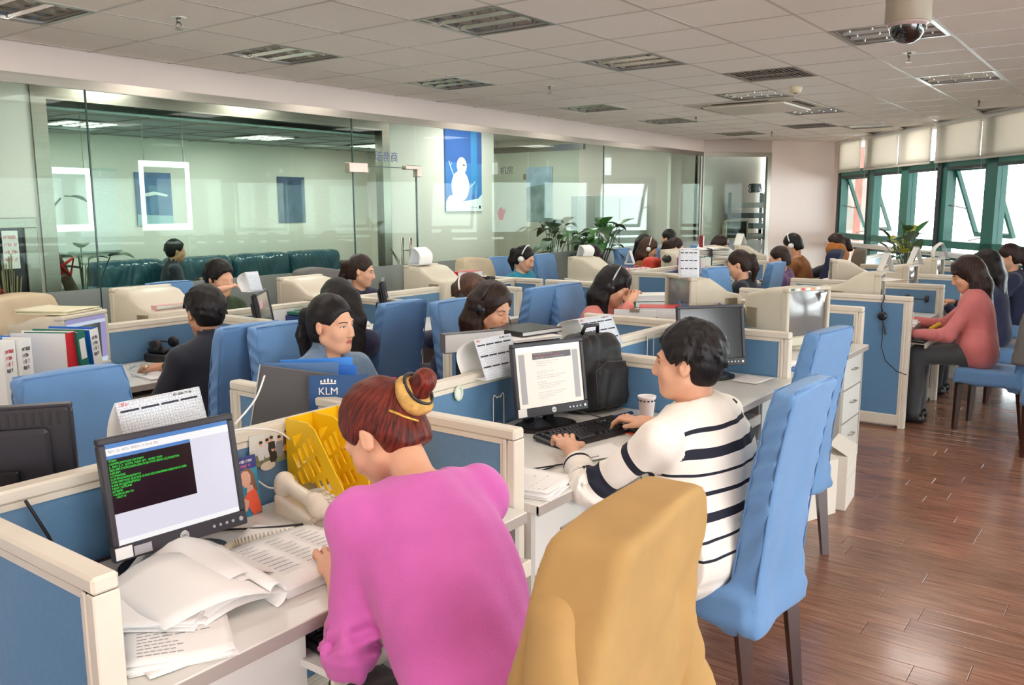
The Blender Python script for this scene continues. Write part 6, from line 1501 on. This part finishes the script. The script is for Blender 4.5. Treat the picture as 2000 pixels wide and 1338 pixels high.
# orange top woman: black binders and papers in front of her
for i,(x,y,z,rz,l,sz,cm) in enumerate(((2.92,2.38,.99,-24,'large dark grey folder standing edge up in front of the orange top woman',(.3,.05,.085),mat('dark_folder_grey',(92,90,92),.5)),(3.14,2.3,.97,-14,'black lever folder lying open right of the grey folder',(.3,.24,.05),M_black),(3.17,2.27,1.025,-18,'white papers topping the black lever folder',(.26,.2,.012),M_paper),(3.24,2.32,1.04,-10,'upper black folder behind the pale document monitor',(.26,.22,.022),M_black))): block(x,y,z,rz,l,sz,cm,'folder','folder')
t=thing('letter_tray','black letter tray under the black folders','tray',(3.08,2.34,ZD),-.2); m=MB(); m.box((-.17,-.13,0),(.17,.13,.004)); m.box((-.17,-.13,.1),(.17,.13,.104)); m.box((-.17,-.13,.2),(.17,.13,.204)); m.box((-.17,.126,0),(.17,.13,.23)); m.box((-.17,-.13,0),(-.166,.13,.23)); m.box((.166,-.13,0),(.17,.13,.23)); m.build('tray_shell',M_black,t)

# pale pink sweater woman's cubicle
t=thing('paper_clip_board','upright white document pad leaning on a black stand before the pale pink sweater woman','document stand',(4.62,2.50,.755),math.radians(-75)); t.rotation_euler[0]=-.1
m=MB(); m.box((-.13,0,0),(.13,.012,.24),.002); m.build('pad_sheets',M_paper2,t); m=MB(); m.box((-.135,.012,0),(.135,.03,.2)); m.build('back_board',M_black,t); m=MB(); m.box((-.03,-.004,.225),(.03,.014,.245)); m.build('clip',M_steel,t)
block(4.98,2.50,.90,-62,'red box file lying behind the dark monitor',(.27,.2,.085),M_red,'box_file','box file'); 
t=thing('letter_tray','grey letter tray with a bright blue rim behind the dark monitor','tray',(5.28,2.36,.90),math.radians(-62)); m=MB(); m.box((-.13,-.16,0),(.13,.16,.02)); m.box((-.13,-.16,.05),(.13,.16,.06)); m.build('tray_shell',M_greyf,t); m=MB(); m.tube([(-.13,-.16,.08),(.13,-.16,.08),(.13,.16,.08),(-.13,.16,.08)],.008,closed=True); m.build('blue_rim',M_bluep,t)
t=thing('side_shelf','grey shelf carrying the red box file and the blue rimmed tray','shelf',(5.1,2.44,ZD),math.radians(-62)); m=MB(); m.box((-.2,-.36,.145),(.2,.36,.16)); m.box((-.2,-.36,0),(-.185,.36,.145)); m.box((.185,-.36,0),(.2,.36,.145)); m.build('shelf_body',M_greyf,t)
crt(5.32,2.55,-128,'tall beige tube monitor seen from its side with a curled calendar on top',kind='grey',k=.98,zl=.06)
calendar(5.3,2.46,1.155,-62,'long curled white calendar on top of the side turned beige monitor',w=.13,h=.19,d=.16,rows=3,curl=1.2,lean=.0)
ST=[(M_white,'white ring binder at the top of the stack beside the pale pink sweater womans face'),(M_teal,'green striped binder in the stack'),(M_white,'second white binder in the stack'),(M_navyp,'navy binder with white lettering at the bottom of the stack')]
for i in range(4): block(6.18,3.2,.735+.048*(3-i)+.0,-50+3*i,ST[i][1]+(' beside the blue end partition' if i in (1,2) else ''),(.30,.26,.046),ST[i][0],'ring_binder','binder')
t=thing('low_cabinet','low grey cabinet under the stack of binders','cabinet',(6.12,3.2,0),0); m=MB(); m.box((-.25,-.3,0),(.25,.3,.73),.004); m.build('carcass',M_deskside,t); m=MB(); m.box((-.26,-.31,.715),(.26,.31,.735),.003); m.build('top_board',M_desk,t)
papers(5.9,3.08,.735,20,'loose white papers before the stack of binders',w=.25,l=.3,n=5,th=.006,curl=.02,lines=False)
lying_headset(5.93,3.2,.76,60,'tangle of a dark headset left of the binder stack')
for i,(x,y,cm,l) in enumerate(((6.05,3.5,M_white,'tall white document wallet behind the headset wearing pink womans face'),(6.13,3.46,mat('olive_cover',(150,128,70),.5),'olive spined file beside the tall white wallet'),(6.19,3.42,M_black,'black file beside the olive file'))): binder(x,y,.735,-60,l,w=.05,h=.30,d=.25,cm=cm,lab=False,name='file',cat='file')
# ------------------------------------------------------------------ island by the glass
crt(2.16,4.27,26,'beige tube monitor with an olive text screen in front of the young man in black','on',k=.86,zl=.05,scoop=False,mt=M_beige)
papers(2.1,4.42,1.105,20,'cream papers lying on top of the olive screen monitor',w=.25,l=.3,n=3,th=.005,lines=False,mt=mat('cream_paper',(226,220,190),.8))
BK=[(M_white,M_red,'red edged white magazine file at the left of the binder row'),(M_teal,None,'dark green ring binder in the row before the olive screen'),(M_bluep,M_white,'blue ring binder with a white spine right of the green binder')]
for i,(cm,sp,l) in enumerate(BK): binder(1.83+.083*i+(0.0),4.02+.03*i,.775,32-3*i,l,w=.08 if i==0 else .06,h=.29,d=.26,cm=cm,spine=sp,lean=-.10 if i else 0,lab=i==1,name='ring_binder',word='ink' if i==2 else None)
for i,(cm,l,wd) in enumerate(((M_white,'white binder with red print at the left edge of the picture','red'),(M_white,'white binder with black print next to the left edge','ink'),(M_bluep,'blue topped binder behind the white binders at the left edge',None))): binder(1.52+.075*i+(.0 if i<2 else -.1),3.9+.02*i+(.12 if i==2 else 0),.775,28,l,w=.07,h=.3,d=.26,cm=cm,lab=False,word=wd)
t=thing('pinned_photograph','small colour photograph of three people on the short cream partition','photograph',(1.872,4.14,.87),-PI/2); m=MB(); m.box((-.045,-.003,-.055),(.045,0,.055)); m.build('print_base',M_bluew if False else mat('photo_sky',(170,186,206),.4),t)
for k in range(4): poly(t,'figure_print',[(-.03+.018*k,.02),(-.018+.018*k,.02),(-.016+.018*k,-.045),(-.032+.018*k,-.045)],cl[(0,3,2,3)[k]],I,.0035+.0002*k)
lying_headset(2.78,4.62,.80,20,'black headset perched on a black phone set by the young man in black')
t=thing('desk_telephone','black desk telephone under the headset of the young man in black','telephone',(2.78,4.6,ZD),.2); m=MB(); m.box((-.09,-.09,0),(.09,.09,.05),.01); m.build('base_unit',M_black,t); m=MB(); m.box((-.07,-.06,.05),(-.02,.08,.085),.01); m.build('handset',M_black,t)
block(2.92,4.5,ZD,15,'red plastic tray beside the black telephone',(.22,.16,.05),M_redd,'tray','tray')
papers(3.0,4.35,ZD,15,'bright white papers beyond the red tray',w=.3,l=.3,n=8,th=.006,lines=False,curl=.015)
papers(2.5,4.18,ZD,-10,'printed sheets by the mouse of the young man in black',w=.22,l=.2,n=3,ink=6)
t=thing('crumpled_wrap','crumpled clear wrap on the desk left of the white mouse','wrap',(2.42,4.26,ZD)); sdfobj('wrap',G_acr,t,(-.1,-.1,-.01),(.1,.1,.1),.01,lambda s:(s.ell((0,0,.03),(.06,.05,.035)),s.folds(.012,3,1)))
mouse(2.47,4.2,ZD,40,'white computer mouse under the hand of the young man in black',M_white)
keyboard(2.2,4.05,.631,0,'beige keyboard on the tray of the young man in black',M_beige,M_white,stuff=True)
t=lcd(3.30,4.36,42,'black flat monitor seen edge on with a curled calendar on top','dimgrey')[0]
calendar(3.26,4.40,1.115,4,'narrow curled calendar on top of the edge on black monitor',w=.1,h=.12,d=.08,rows=3,curl=.9,header=False)
t=thing('pink_note','pink sticky note on the corner of the edge on black monitor','note',(3.20,4.24,1.05),math.radians(42)); m=MB(); m.box((-.035,-.002,-.025),(.035,0,.025)); m.build('note',mat('pink_paper',(230,180,200),.7),t)
block(3.0,4.78,.972,0,'pink and white card box on the partition above the young mans shoulder',(.34,.06,.07),mat('pink_card',(214,170,166),.7),'card_box','box',pages=False)
crt(2.95,5.14,180,'large warm beige monitor shell at the left, back turned to the camera',k=1.0,zl=.03,mt=M_beige3,scoop=True)
crt(4.15,5.05,180,'curved beige monitor shell beside the edge on black monitor',k=1.0,zl=.02,mt=M_beige3)
crt(5.5,5.08,180,'pale beige curved monitor shell carrying a small calendar, under the glass door',k=1.0,zl=.03)
calendar(5.42,5.0,1.135,175,'small curled calendar standing on the pale beige monitor shell',w=.15,h=.15,d=.13,rows=3,curl=.8)
lcd(4.35,4.36,44,'thin black monitor seen edge on behind the tall blue chair','off')
block(3.9,4.66,ZD,10,'stack of folders and papers left of the thin edge on monitor',(.3,.25,.16),M_navyp,'folder_stack','folders'); block(3.9,4.66,ZD+.165,5,'green folder on the stack left of the thin edge on monitor',(.28,.2,.02),M_teal,'folder','folder')
papers(4.0,4.25,ZD,5,'white papers on the desk right of the navy jacket woman',w=.3,l=.3,n=6,th=.006,curl=.02,lines=False)
t=thing('desk_telephone','white desk telephone between two tall blue chairs','telephone',(4.12,4.35,ZD+.03),.3); m=MB(); m.box((-.09,-.1,0),(.09,.1,.05),.015); m.build('base_unit',M_white,t); m=MB(); m.box((-.08,-.09,.05),(-.03,.09,.085),.015); m.build('handset',M_white,t)
for k in range(4): 
    t=thing('pinned_sheet',['first white sheet pinned on the partition behind the navy jacket woman','second white sheet pinned on the partition','third sheet pinned on the partition, right of the thin monitor','fourth sheet pinned on the partition near the brown haired person'][k],'papers',(3.72+.28*k,4.701,.87)); m=MB(); m.box((-.1,-.002,-.07),(.1,0,.07)); m.build('sheet',M_paper2,t)
block(6.08,5.02,.88,-10,'bright red box file standing behind the brown haired person',(.3,.1,.16),M_red,'box_file','box file'); binder(6.3,4.95,.78,0,'black binder right of the red box file',w=.09,h=.2,d=.1,cm=M_black,lab=False); 
for k in range(2): binder(6.14+.06*k,4.86,.78,0,['blue binder under the red box file','white binder under the red box file'][k],w=.05,h=.14,d=.06,cm=(M_bluep,M_white)[k],lab=False)
draped(2.30,5.08,184,'beige cotton jacket over the chair at the far left, showing blue below its collar',M_beigecoat,5,bottom=.62,w=.23,flare=.06,sleeves=True,sl=(.4,.4))
draped(4.78,5.3,180,'dark grey coat on the chair behind the ponytail woman',M_greycoat,6,bottom=.6,w=.22,flare=.06,sleeves=False)
draped(6.74,5.2,180,'cream coat over the chair left of the turquoise vest woman',M_beigecoat,7,bottom=.6,w=.22,flare=.08,sl=(.4,.4))
# ------------------------------------------------------------------ far islands
for (x,y,l) in ((7.92,4.42,'white paper shopping bag with pink handles, left of two'),(8.14,4.34,'white paper shopping bag with pink handles, right of two')):
    t=thing('paper_bag',l,'bag',(x,y,ZD),-.3,'paper shopping bags'); m=MB(); m.box((-.11,-.05,0),(.11,.05,.24)); m.build('bag',mat('pinkish_white_paper',(240,222,216),.7),t)
    for s in (-1,1): m=MB(); m.tube([(-.04,s*.05,.2),(-.03,s*.052,.26),(.03,s*.052,.26),(.04,s*.05,.2)],.004); m.build('handle',mat('pink_rope',(230,110,140),.7),t)
block(8.33,4.28,ZD,-20,'magenta box beside the paper shopping bags',(.1,.1,.2),mat('magenta_card',(206,50,110),.6),'card_box','box',pages=False)
FC=[(7.55,4.75,180,'low beige monitor with loose papers, far side of the second row'),(9.35,4.62,180,'cream curved monitor left of the white hair band woman'),(9.1,4.45,170,'cream curved monitor just in front of the white hair band woman'),(10.5,4.62,180,'cream curved monitor right of the far ponytail woman'),(10.75,4.35,200,'beige flat topped monitor under the plain calendar before the corner window'),(8.35,2.42,200,'beige monitor box left of the grey calendar'),(6.98,1.62,8,'large beige monitor with stepped top in the window row'),(8.02,1.62,0,'beige monitor behind the stepped one, grey calendar on top'),(9.2,1.62,0,'beige monitor by the right window carrying a striped calendar')]
for i,(x,y,a,l) in enumerate(FC): crt(x,y,a,l,k=.98,zl=.02,mt=(M_beige,M_beige3)[i%2],vents=i>5)
standcal(7.03,1.62,1.115,30,'plain grey backed calendar on the stepped beige monitor'); standcal(8.05,1.62,1.115,28,'plain grey backed calendar left of the striped one'); calendar(9.15,1.62,1.115,20,'blue striped white tent calendar on the window side monitor',w=.2,h=.15,d=.13,rows=4,curl=.5); standcal(10.8,4.3,1.115,60,'plain calendar before the corner window'); standcal(8.3,4.55,1.0,20,'plain open calendar above the long haired womans head')
calendar(7.6,4.7,1.11,160,'curled calendar book on the low far monitor',w=.14,h=.12,d=.1,rows=2,curl=.9)
papers(6.9,1.5,1.06,12,'white sheet on the slope of the stepped beige monitor',w=.21,l=.2,curl=.01,lines=False)
lcd(9.9,4.36,215,'black flat monitor seen from behind beside the red folders','off'); block(10.05,4.5,1.0,20,'red folder standing beyond the black far monitor',(.25,.05,.26),M_redd,'folder','folder')
papers(10.0,4.3,1.0,10,'white printouts heaped left of the black far monitor',w=.3,l=.4,n=8,th=.012,lines=False,curl=.02)
for i,(x,y,cm,l) in enumerate(((8.75,4.1,mat('violet_cover',(150,70,150),.5),'violet patterned magazine file in the second far row'),(8.95,4.0,M_white,'white magazine file right of the violet one'),(9.1,4.05,M_teal,'green topped box in the second far row'))): binder(x,y,.8,-40,l,w=.12,h=.26,d=.2,cm=cm,lab=False,name='magazine_file',cat='file')
block(8.6,3.85,.74,-40,'blue box printed with white characters in the second far row',(.2,.2,.16),M_navyp,'box','box',pages=False)
draped(9.65,3.0,6,'brown hooded jacket hung over a chair near the window corner',M_browncoat,8,top=1.14,bottom=.5,w=.24,flare=.1,hood=True)
draped(9.3,2.95,10,'navy wool coat over the chair before the window corner',M_navycoat,9,bottom=.55,w=.22,flare=.08,sleeves=False,top=1.16)
draped(10.5,3.0,12,'olive grey coat over the chair of the turtleneck woman',mat('olive_wool',(112,104,90),.9,noise=.1),10,bottom=.55,w=.23,flare=.06,sleeves=False)
draped(6.98,.80,-6,'grey wool coat hung behind the rose cardigan woman',M_greycoat,11,bottom=.5,w=.215,flare=.07,sleeves=False)
t=thing('red_bag','orange red nylon bag behind the far plain calendar','bag',(9.0,4.65,ZD)); sdfobj('bag_body',M_redcoat,t,(-.2,-.2,-.02),(.2,.2,.4),.012,lambda s:(rbox(s,(0,0,.15),(.13,.08,.15),.05),s.folds(.01,1,2)))
t=thing('dark_bag','dark bag lying beside the orange red bag','bag',(9.0,4.4,.98)); sdfobj('bag_body',M_black,t,(-.25,-.15,-.02),(.25,.15,.16),.012,lambda s:s.ell((0,0,.05),(.17,.08,.06)))
# hanging headset on the tall end panel
t=thing('headset','black headset hung by its cable on the tall blue end panel','headset',(6.588,1.52,.0),0,'call headsets')
m=MB(); m.tube([(0,0,.98),(-.012,-.005,.95),(-.012,.012,.9),(-.012,-.0,.845)],.005); m.build('headband',M_black,t,smooth=True); m=MB(); m.lathe([(.012,-.012),(.03,-.01),(.034,0),(.03,.012),(.02,.014)],18,M=T(-.014,0,.825)@RY(PI/2)); m.build('ear_cup',M_black,t,smooth=True)
m=MB(); m.tube([(-.012,0,.8),(-.014,-.02,.74),(-.012,-.03,.69)],.006); m.build('microphone_boom',M_black,t); m=MB(); m.tube([(-.012,-.005,.8),(-.012,-.01,.7),(-.012,-.005,.6),(-.012,-.04,.5),(-.012,-.12,.43),(-.012,-.19,.41)],.003); m.build('cord',M_black,t)
lying_headset(7.7,1.52,.82,90,'second black headset on the side panel left of the rose cardigan woman')
block(7.35,1.72,ZD,5,'red folder on the desk of the rose cardigan woman',(.3,.2,.1),M_redd,'folder','folder'); papers(7.15,1.62,ZD,5,'white papers on the desk of the rose cardigan woman',w=.4,l=.3,n=8,th=.007,curl=.02,lines=False); papers(6.9,1.45,ZD,8,'front sheet of papers at the desk edge by the tall end panel',w=.3,l=.2,n=4,th=.006,lines=False)
keyboard(6.92,1.33,.632,0,'dark keyboard under the hands of the rose cardigan woman',stuff=True)
m=MB(); m.tube([(6.98,1.27,.70),(7.12,1.23,.73)],.016); tag(m.build('yellow_highlighter',M_yellow,smooth=True),'yellow marker stick held over the keyboard by the rose cardigan woman','marker')
papers(7.5,1.9,ZD,0,'pile of papers beyond the red folder in the window row',w=.3,l=.2,n=6,th=.01,lines=False); mouse(8.35,1.62,ZD,0,'black mouse on the second window row desk',M_black); papers(8.4,1.5,ZD,5,'papers on the second window row desk',w=.35,l=.25,n=5,th=.008,lines=False)
for i,(x,y,l) in enumerate(((9.0,2.45,'stack of white and blue papers in the window row'),(9.5,2.3,'second stack of papers near the potted plant'),(8.6,3.9,'papers heaped before the woman in black'),(9.4,3.8,'papers before the plaid shirt woman'),(7.5,4.6,'papers fanned before the bent black haired head'),(10.3,4.5,'papers under the red folder'),(11.6,3.3,'papers on the desk below the pink lit wall'))): papers(x,y,ZD,20*i,l,w=.35,l=.3,n=8,th=.014,curl=.03,lines=False)
t=thing('cardboard_box','nearer white cardboard box on the floor beside the empty chair leg','box',(4.42,1.40,0),-.35,'white cardboard boxes'); m=MB(); m.box((-.17,-.13,0),(.17,.13,.30),.003); m.build('carton',M_card,t); m=MB(); m.quad((-.17,-.13,.3),(.17,-.13,.3),(.17,-.02,.335),(-.17,-.02,.335)); m.build('flap',M_card,t,solid=.004); scribble(t,T(.0,-.1312,.17)@RX(PI/2),.08,.04,M_ink,2)
t=thing('cardboard_box','farther white cardboard box against the desk side','box',(4.72,1.33,0),.1,'white cardboard boxes'); m=MB(); m.box((-.14,-.13,0),(.14,.13,.30),.003); m.build('carton',M_card,t); m=MB(); m.box((-.14,-.131,.17),(.14,-.128,.174)); m.build('fold_line',M_deskside,t); m=MB(); m.quad((-.14,-.13,.3),(.14,-.13,.3),(.13,-.03,.355),(-.13,-.03,.355)); m.build('flap',M_card,t,solid=.004)
# ------------------------------------------------------------------ plants, posters and things behind the glass
plant(9.35,5.62,.0,'lush green plant in front of the glass wall before the red clad woman',(34,(.2,.32),(1.0,1.42),(-.3,1.0),.3),(M_leaf,M_leaf,M_leafd),(.17,.3),M_redcoat,seed=3)
plant(10.3,6.9,.0,'pale leaved plant standing behind the glass partition',(26,(.18,.28),(.95,1.36),(-.3,.9),.3),(M_leafd,mat('pale_leaf',(120,128,112),.4)),(.18,.3),M_greyf,seed=5)
plant(9.6,2.02,ZD,'rubber plant with yellow green leaves on the window row',(26,(.15,.23),(.32,.66),(.0,1.3),.2),(M_leafd,M_leafy,M_leafy,M_leaf),(.11,.16),mat('green_pot',(70,92,62),.4),seed=8)
t=plant(4.2,8.3,.0,'tall leafy plant with a red bow on its trunk behind the inner glass, far left',(9,(.22,.34),(1.0,1.3),(-.1,.5),.5),(M_leafd,M_leafd),(.2,.3),M_greyf,seed=12)
m=MB(); m.tube([(.05,0,.2),(-.1,0,.8),(-.22,0,1.12),(-.27,0,1.3),(-.26,0,1.6),(-.15,0,1.72)],[.07,.06,.045,.02,.014,.008]); m.build('trunk',M_bark,t,smooth=True); m=MB(); m.tube([(-.27,-.04,1.05),(-.1,-.05,1.16),(-.14,-.05,1.0),(-.28,-.05,1.14),(-.2,-.05,.98)],.02); m.build('red_bow',M_red,t,smooth=True)
for az,el,b in ((2.6,.9,(-.26,0,1.62)),(.3,.1,(-.1,0,1.73))): m=MB(); leaf(m,b,az,el,.26,.14,.3); m.build('leaf',M_leaf,t,smooth=True)
def poster(x,y,z,w,h,rz,label,mt,name='framed_poster'):
    t=thing(name,label,'poster',(x,y,z),rz); m=MB(); m.box((-w/2,-.02,-h/2),(w/2,0,h/2),.003); m.build('backing',mt,t); return t
t=poster(8.78,YI,2.09,.74,1.04,0,'blue winter poster with a white snowman on the white wall behind the glass',mat('poster_mid_blue',(58,120,196),.4))
I=Matrix.Identity(4)
poly(t,'upper_sky',[(-.37,.1),(.37,.1),(.37,.52),(-.37,.52)],mat('poster_deep_blue',(48,92,170),.4),I,.0205); poly(t,'light_column',[(.14,-.3),(.27,-.3),(.27,.52),(.14,.52)],mat('poster_light_blue',(52,138,206),.4),I,.021)
mw=mat('poster_white',(236,240,244),.5); poly(t,'snow_print',[(-.37,-.52),(.37,-.52),(.37,-.3),(.28,-.36),(.1,-.38),(-.05,-.4),(-.2,-.31),(-.3,-.32),(-.37,-.4)],mw,I,.0215)
poly(t,'body_print',disc(-.08,-.2,.18,.2,28),mw,I,.022); poly(t,'head_print',disc(-.05,.06,.1,.11,24),mw,I,.0225)
for pl in ([(-.2,-.1),(-.19,-.09),(-.27,.05),(-.3,.12),(-.31,.11),(-.28,.04)],[(.1,-.22),(.1,-.21),(.19,-.16),(.22,-.13),(.22,-.15)],[(-.28,.04),(-.27,.045),(-.25,.1),(-.26,.1)]): poly(t,'stick_arm_print',pl,mw,I,.023)
poly(t,'nose_print',[(-.02,.09),(-.03,.06),(.03,.065)],mat('poster_carrot',(120,80,60),.5),I,.0235); poly(t,'logo_print',[(.3,-.49),(.34,-.49),(.34,-.45),(.3,-.45)],M_inkb,I,.022); scribble(t,T(.12,-.0222,-.475)@RX(PI/2),.16,.016,M_ink,2)
t=poster(5.78,9.6,1.73,.46,.62,0,'blue aircraft poster on the far wall, left of the glowing reflection stand-in',mat('poster_blue_haze',(90,122,170),.4,noise=.4,nscale=5)); poly(t,'aircraft_print',[(-.15,.06),(.0,.09),(.18,.05),(.16,.03),(.02,.05),(-.1,.03)],mw,I,.021); poly(t,'snow_print',[(-.23,-.31),(.23,-.31),(.23,-.2),(-.23,-.18)],mat('poster_pale',(170,200,214),.5),I,.021)
poster(7.83,9.6,1.73,.46,.62,0,'dark blue landscape poster on the far wall near the glass door',mat('poster_navy_haze',(76,92,128),.4,noise=.5,nscale=6))
t=poster(10.0,6.92,1.79,.44,.76,-PI/2,'grey green landscape poster hanging beyond the corridor glass',mat('poster_landscape',(140,160,158),.4,noise=.5,nscale=5)); poly(t,'sky_print',[(-.22,.1),(.22,.16),(.22,.38),(-.22,.38)],mat('poster_sky',(168,192,206),.5,noise=.2,nscale=8),I,.021)
t=thing('red_ornament','red paper cut ornament stuck on the machine room glass','ornament',(9.99,7.6,1.52),-PI/2); poly(t,'cutout',disc(0,0,.06,.1,9),M_red,I,.0); poly(t,'cutout_tip',[(.03,.02),(.09,.1),(.07,.0)],M_red,I,.0005); poly(t,'gold_tail',[(-.03,-.08),(.02,-.1),(-.0,-.15)],M_yellow,I,.0005)
E_ring=mat('reflection_white',(255,255,255),.4,emit=RING)  # stands in for reflections in the glass: added glowing rings hung on wires
for x,z,w,h,l in ((3.82,1.70,.47,.56,'glowing stand-in for a reflection at the left behind the inner glass'),(4.80,1.74,.52,.66,'glowing stand-in for a reflection above the seated mans head')):
    t=thing('reflection_frame',l,'frame',(x,7.75,z),0,'glowing reflection stand-ins')
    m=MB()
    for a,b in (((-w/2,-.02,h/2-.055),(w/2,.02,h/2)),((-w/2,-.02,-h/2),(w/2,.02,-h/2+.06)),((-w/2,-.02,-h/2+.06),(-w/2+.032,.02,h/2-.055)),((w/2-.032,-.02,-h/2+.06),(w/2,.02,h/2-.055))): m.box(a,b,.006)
    m.build('reflection_ring',E_ring,t)
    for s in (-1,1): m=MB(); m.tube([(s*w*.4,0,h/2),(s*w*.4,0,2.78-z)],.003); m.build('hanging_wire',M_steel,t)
t=thing('leather_sofa','dark teal leather sofa row in the room behind the glass','sofa',(6.6,9.15,0))
for k in range(4):
    x=-1.35+.9*k; o=sdfobj('seat_back',M_sofa,t,(x-.5,-.1,.3),(x+.5,.45,1.12),.02,lambda s,x=x:(rbox(s,(x,.2,.68),(.44,.14,.36),.1),s.folds(.008,1,k))); sdfobj('seat_cushion',M_sofa,t,(x-.5,-.6,.05),(x+.5,.3,.6),.025,lambda s,x=x:rbox(s,(x,-.12,.25),(.44,.36,.2),.07))
for s in (-1,1): sdfobj('arm_rest',M_sofa,t,(s*1.95-.2,-.6,0),(s*1.95+.2,.45,1.0),.025,lambda q,s=s:rbox(q,(s*1.95,-.05,.4),(.13,.4,.4),.09))
for x,y,l in ((7.6,8.3,'white meeting table in the room behind the glass'),(5.0,8.1,'pale low table behind the inner glass at the left')):
    t=thing('meeting_table',l,'table',(x,y,0)); m=MB(); m.box((-.55,-.3,.71),(.55,.3,.74),.004); m.build('table_top',M_desk,t)
    for a in (-.5,.5):
        for b in (-.26,.26): m=MB(); m.cyl((a,b,0),(a,b,.71),.02); m.build('leg',M_steel,t)
for x,y,l in ((7.2,7.75,'dark chair back at the white meeting table, left'),(8.0,7.75,'dark chair back at the white meeting table, right')):
    t=thing('office_chair',l,'chair',(x,y,0)); m=MB(); m.box((-.2,-.03,.6),(.2,.03,1.0),.03); m.build('backrest',M_char,t); m=MB(); m.box((-.2,0,.43),(.2,.42,.48),.02); m.build('seat',M_char,t); m=MB(); m.cyl((0,.2,.05),(0,.2,.43),.03); m.box((-.25,.17,0),(.25,.23,.05)); m.box((-.03,-.05,0),(.03,.45,.05)); m.build('pedestal',M_char,t)
t=thing('whiteboard','pale grey whiteboard on the far wall of the glass room','board',(4.55,9.59,1.6)); m=MB(); m.box((-.75,-.02,-.45),(.75,0,.45)); m.build('board',M_paper2,t); m=MB(); m.box((-.77,-.03,.45),(.77,0,.47)); m.box((-.77,-.03,-.47),(.77,0,-.45)); m.build('frame',M_silver,t)
t=thing('notice_frame','steel framed notice case with a dried bouquet at the left edge','notice case',(3.08,7.29,1.2)); m=MB(); 
for a,b in (((-.25,-.04,.27),(.25,.0,.35)),((-.25,-.04,-.9),(-.17,0,.27)),((.15,-.04,-.9),(.25,0,.27))): m.box(a,b,.004)
m.build('frame',M_steel,t); m=MB(); m.box((-.17,-.01,-.9),(.15,-.002,.27)); m.build('back_panel',M_char,t); m=MB(); m.box((-.02,-.03,-.05),(.1,-.025,.25)); o=m.build('paper_tag',M_paper,t)
for k in range(4): scribble(o,T(-.01,-.0305,.2-.06*k)@RX(PI/2),.1,.03,M_red,k)
m=MB(); rs=random.Random(3)
for k in range(24): a=rs.uniform(-.13,.1); m.tube([(-.02+a*.3,-.03,-.8),(a,-.035,-.2+rs.uniform(-.1,.3))],.004,n=4)
m.build('dried_stems',mat('dried_stem',(150,140,104),.8),t,kind='stuff'); text('9',.12,M_red,t,T(-.1,-.04,-.25)@RX(PI/2),'numeral')
t=thing('steel_cabinet','tall pale grey cabinet behind the glass, right of the green plant','cabinet',(11.6,6.75,0)); m=MB(); m.box((-.75,-.2,0),(.75,.2,1.78),.004); m.build('carcass',M_greyf,t); m=MB(); m.box((-.02,-.205,.05),(-.01,-.2,1.74)); m.build('door_gap',M_char,t)
for a in (-.38,.37): m=MB(); m.box((a-.36,-.208,.06),(a+.35,-.2,1.74),.002); m.build('door',M_greyf,t)
t=thing('server_rack','tall black server rack with cables in the corner room behind the angled window','rack',(14.75,5.8,0),.5); m=MB()
for a in (-.25,.25):
    for b in (-.3,.3): m.box((a-.025,b-.025,0),(a+.025,b+.025,1.85))
m.build('frame_post_set',M_black,t,kind='stuff')
for k in range(9): m=MB(); m.box((-.23,-.3,.15+.18*k),(.23,.28,.24+.18*k),.004); m.build('server_unit',(M_black,M_char,M_greyf)[k%3],t)
m=MB()
for k in range(8): 
    m.tube([(-.2+.05*k,-.32,.3+.15*k),(-.22+.05*k,-.35,.6+.1*k),(-.18+.04*k,-.34,1.5),(-.15+.04*k,-.3,1.83)],.012,n=5)
    m.tube([(-.18+.05*k+.07*math.cos(a),-.15+.08*math.sin(1.3*a+k),1.93+.07*math.sin(a)) for a in [i*2*PI/10 for i in range(10)]],.01,n=5,closed=True)
m.build('cable_bundle',M_black,t,kind='stuff')
t=crt(14.4,5.80,-50,'grey tube monitor in the corner room behind the angled window',k=1.0,z=.95,kind='off')
t=thing('equipment_table','narrow table under the corner room monitor','table',(14.45,5.92,0)); m=MB(); m.box((-.3,-.16,.9),(.3,.19,.95),.004); m.build('table_top',M_deskside,t)
for a in (-.27,.27): m=MB(); m.box((a-.02,-.13,0),(a+.02,.16,.9)); m.build('leg',M_greyf,t)
t=poster(15.3,5.25,1.8,.5,1.2,-2.31,'blue poster at the right edge of the angled corner window',mat('poster_indigo',(70,86,140),.4,noise=.3,nscale=4))

fonts_to_mesh()
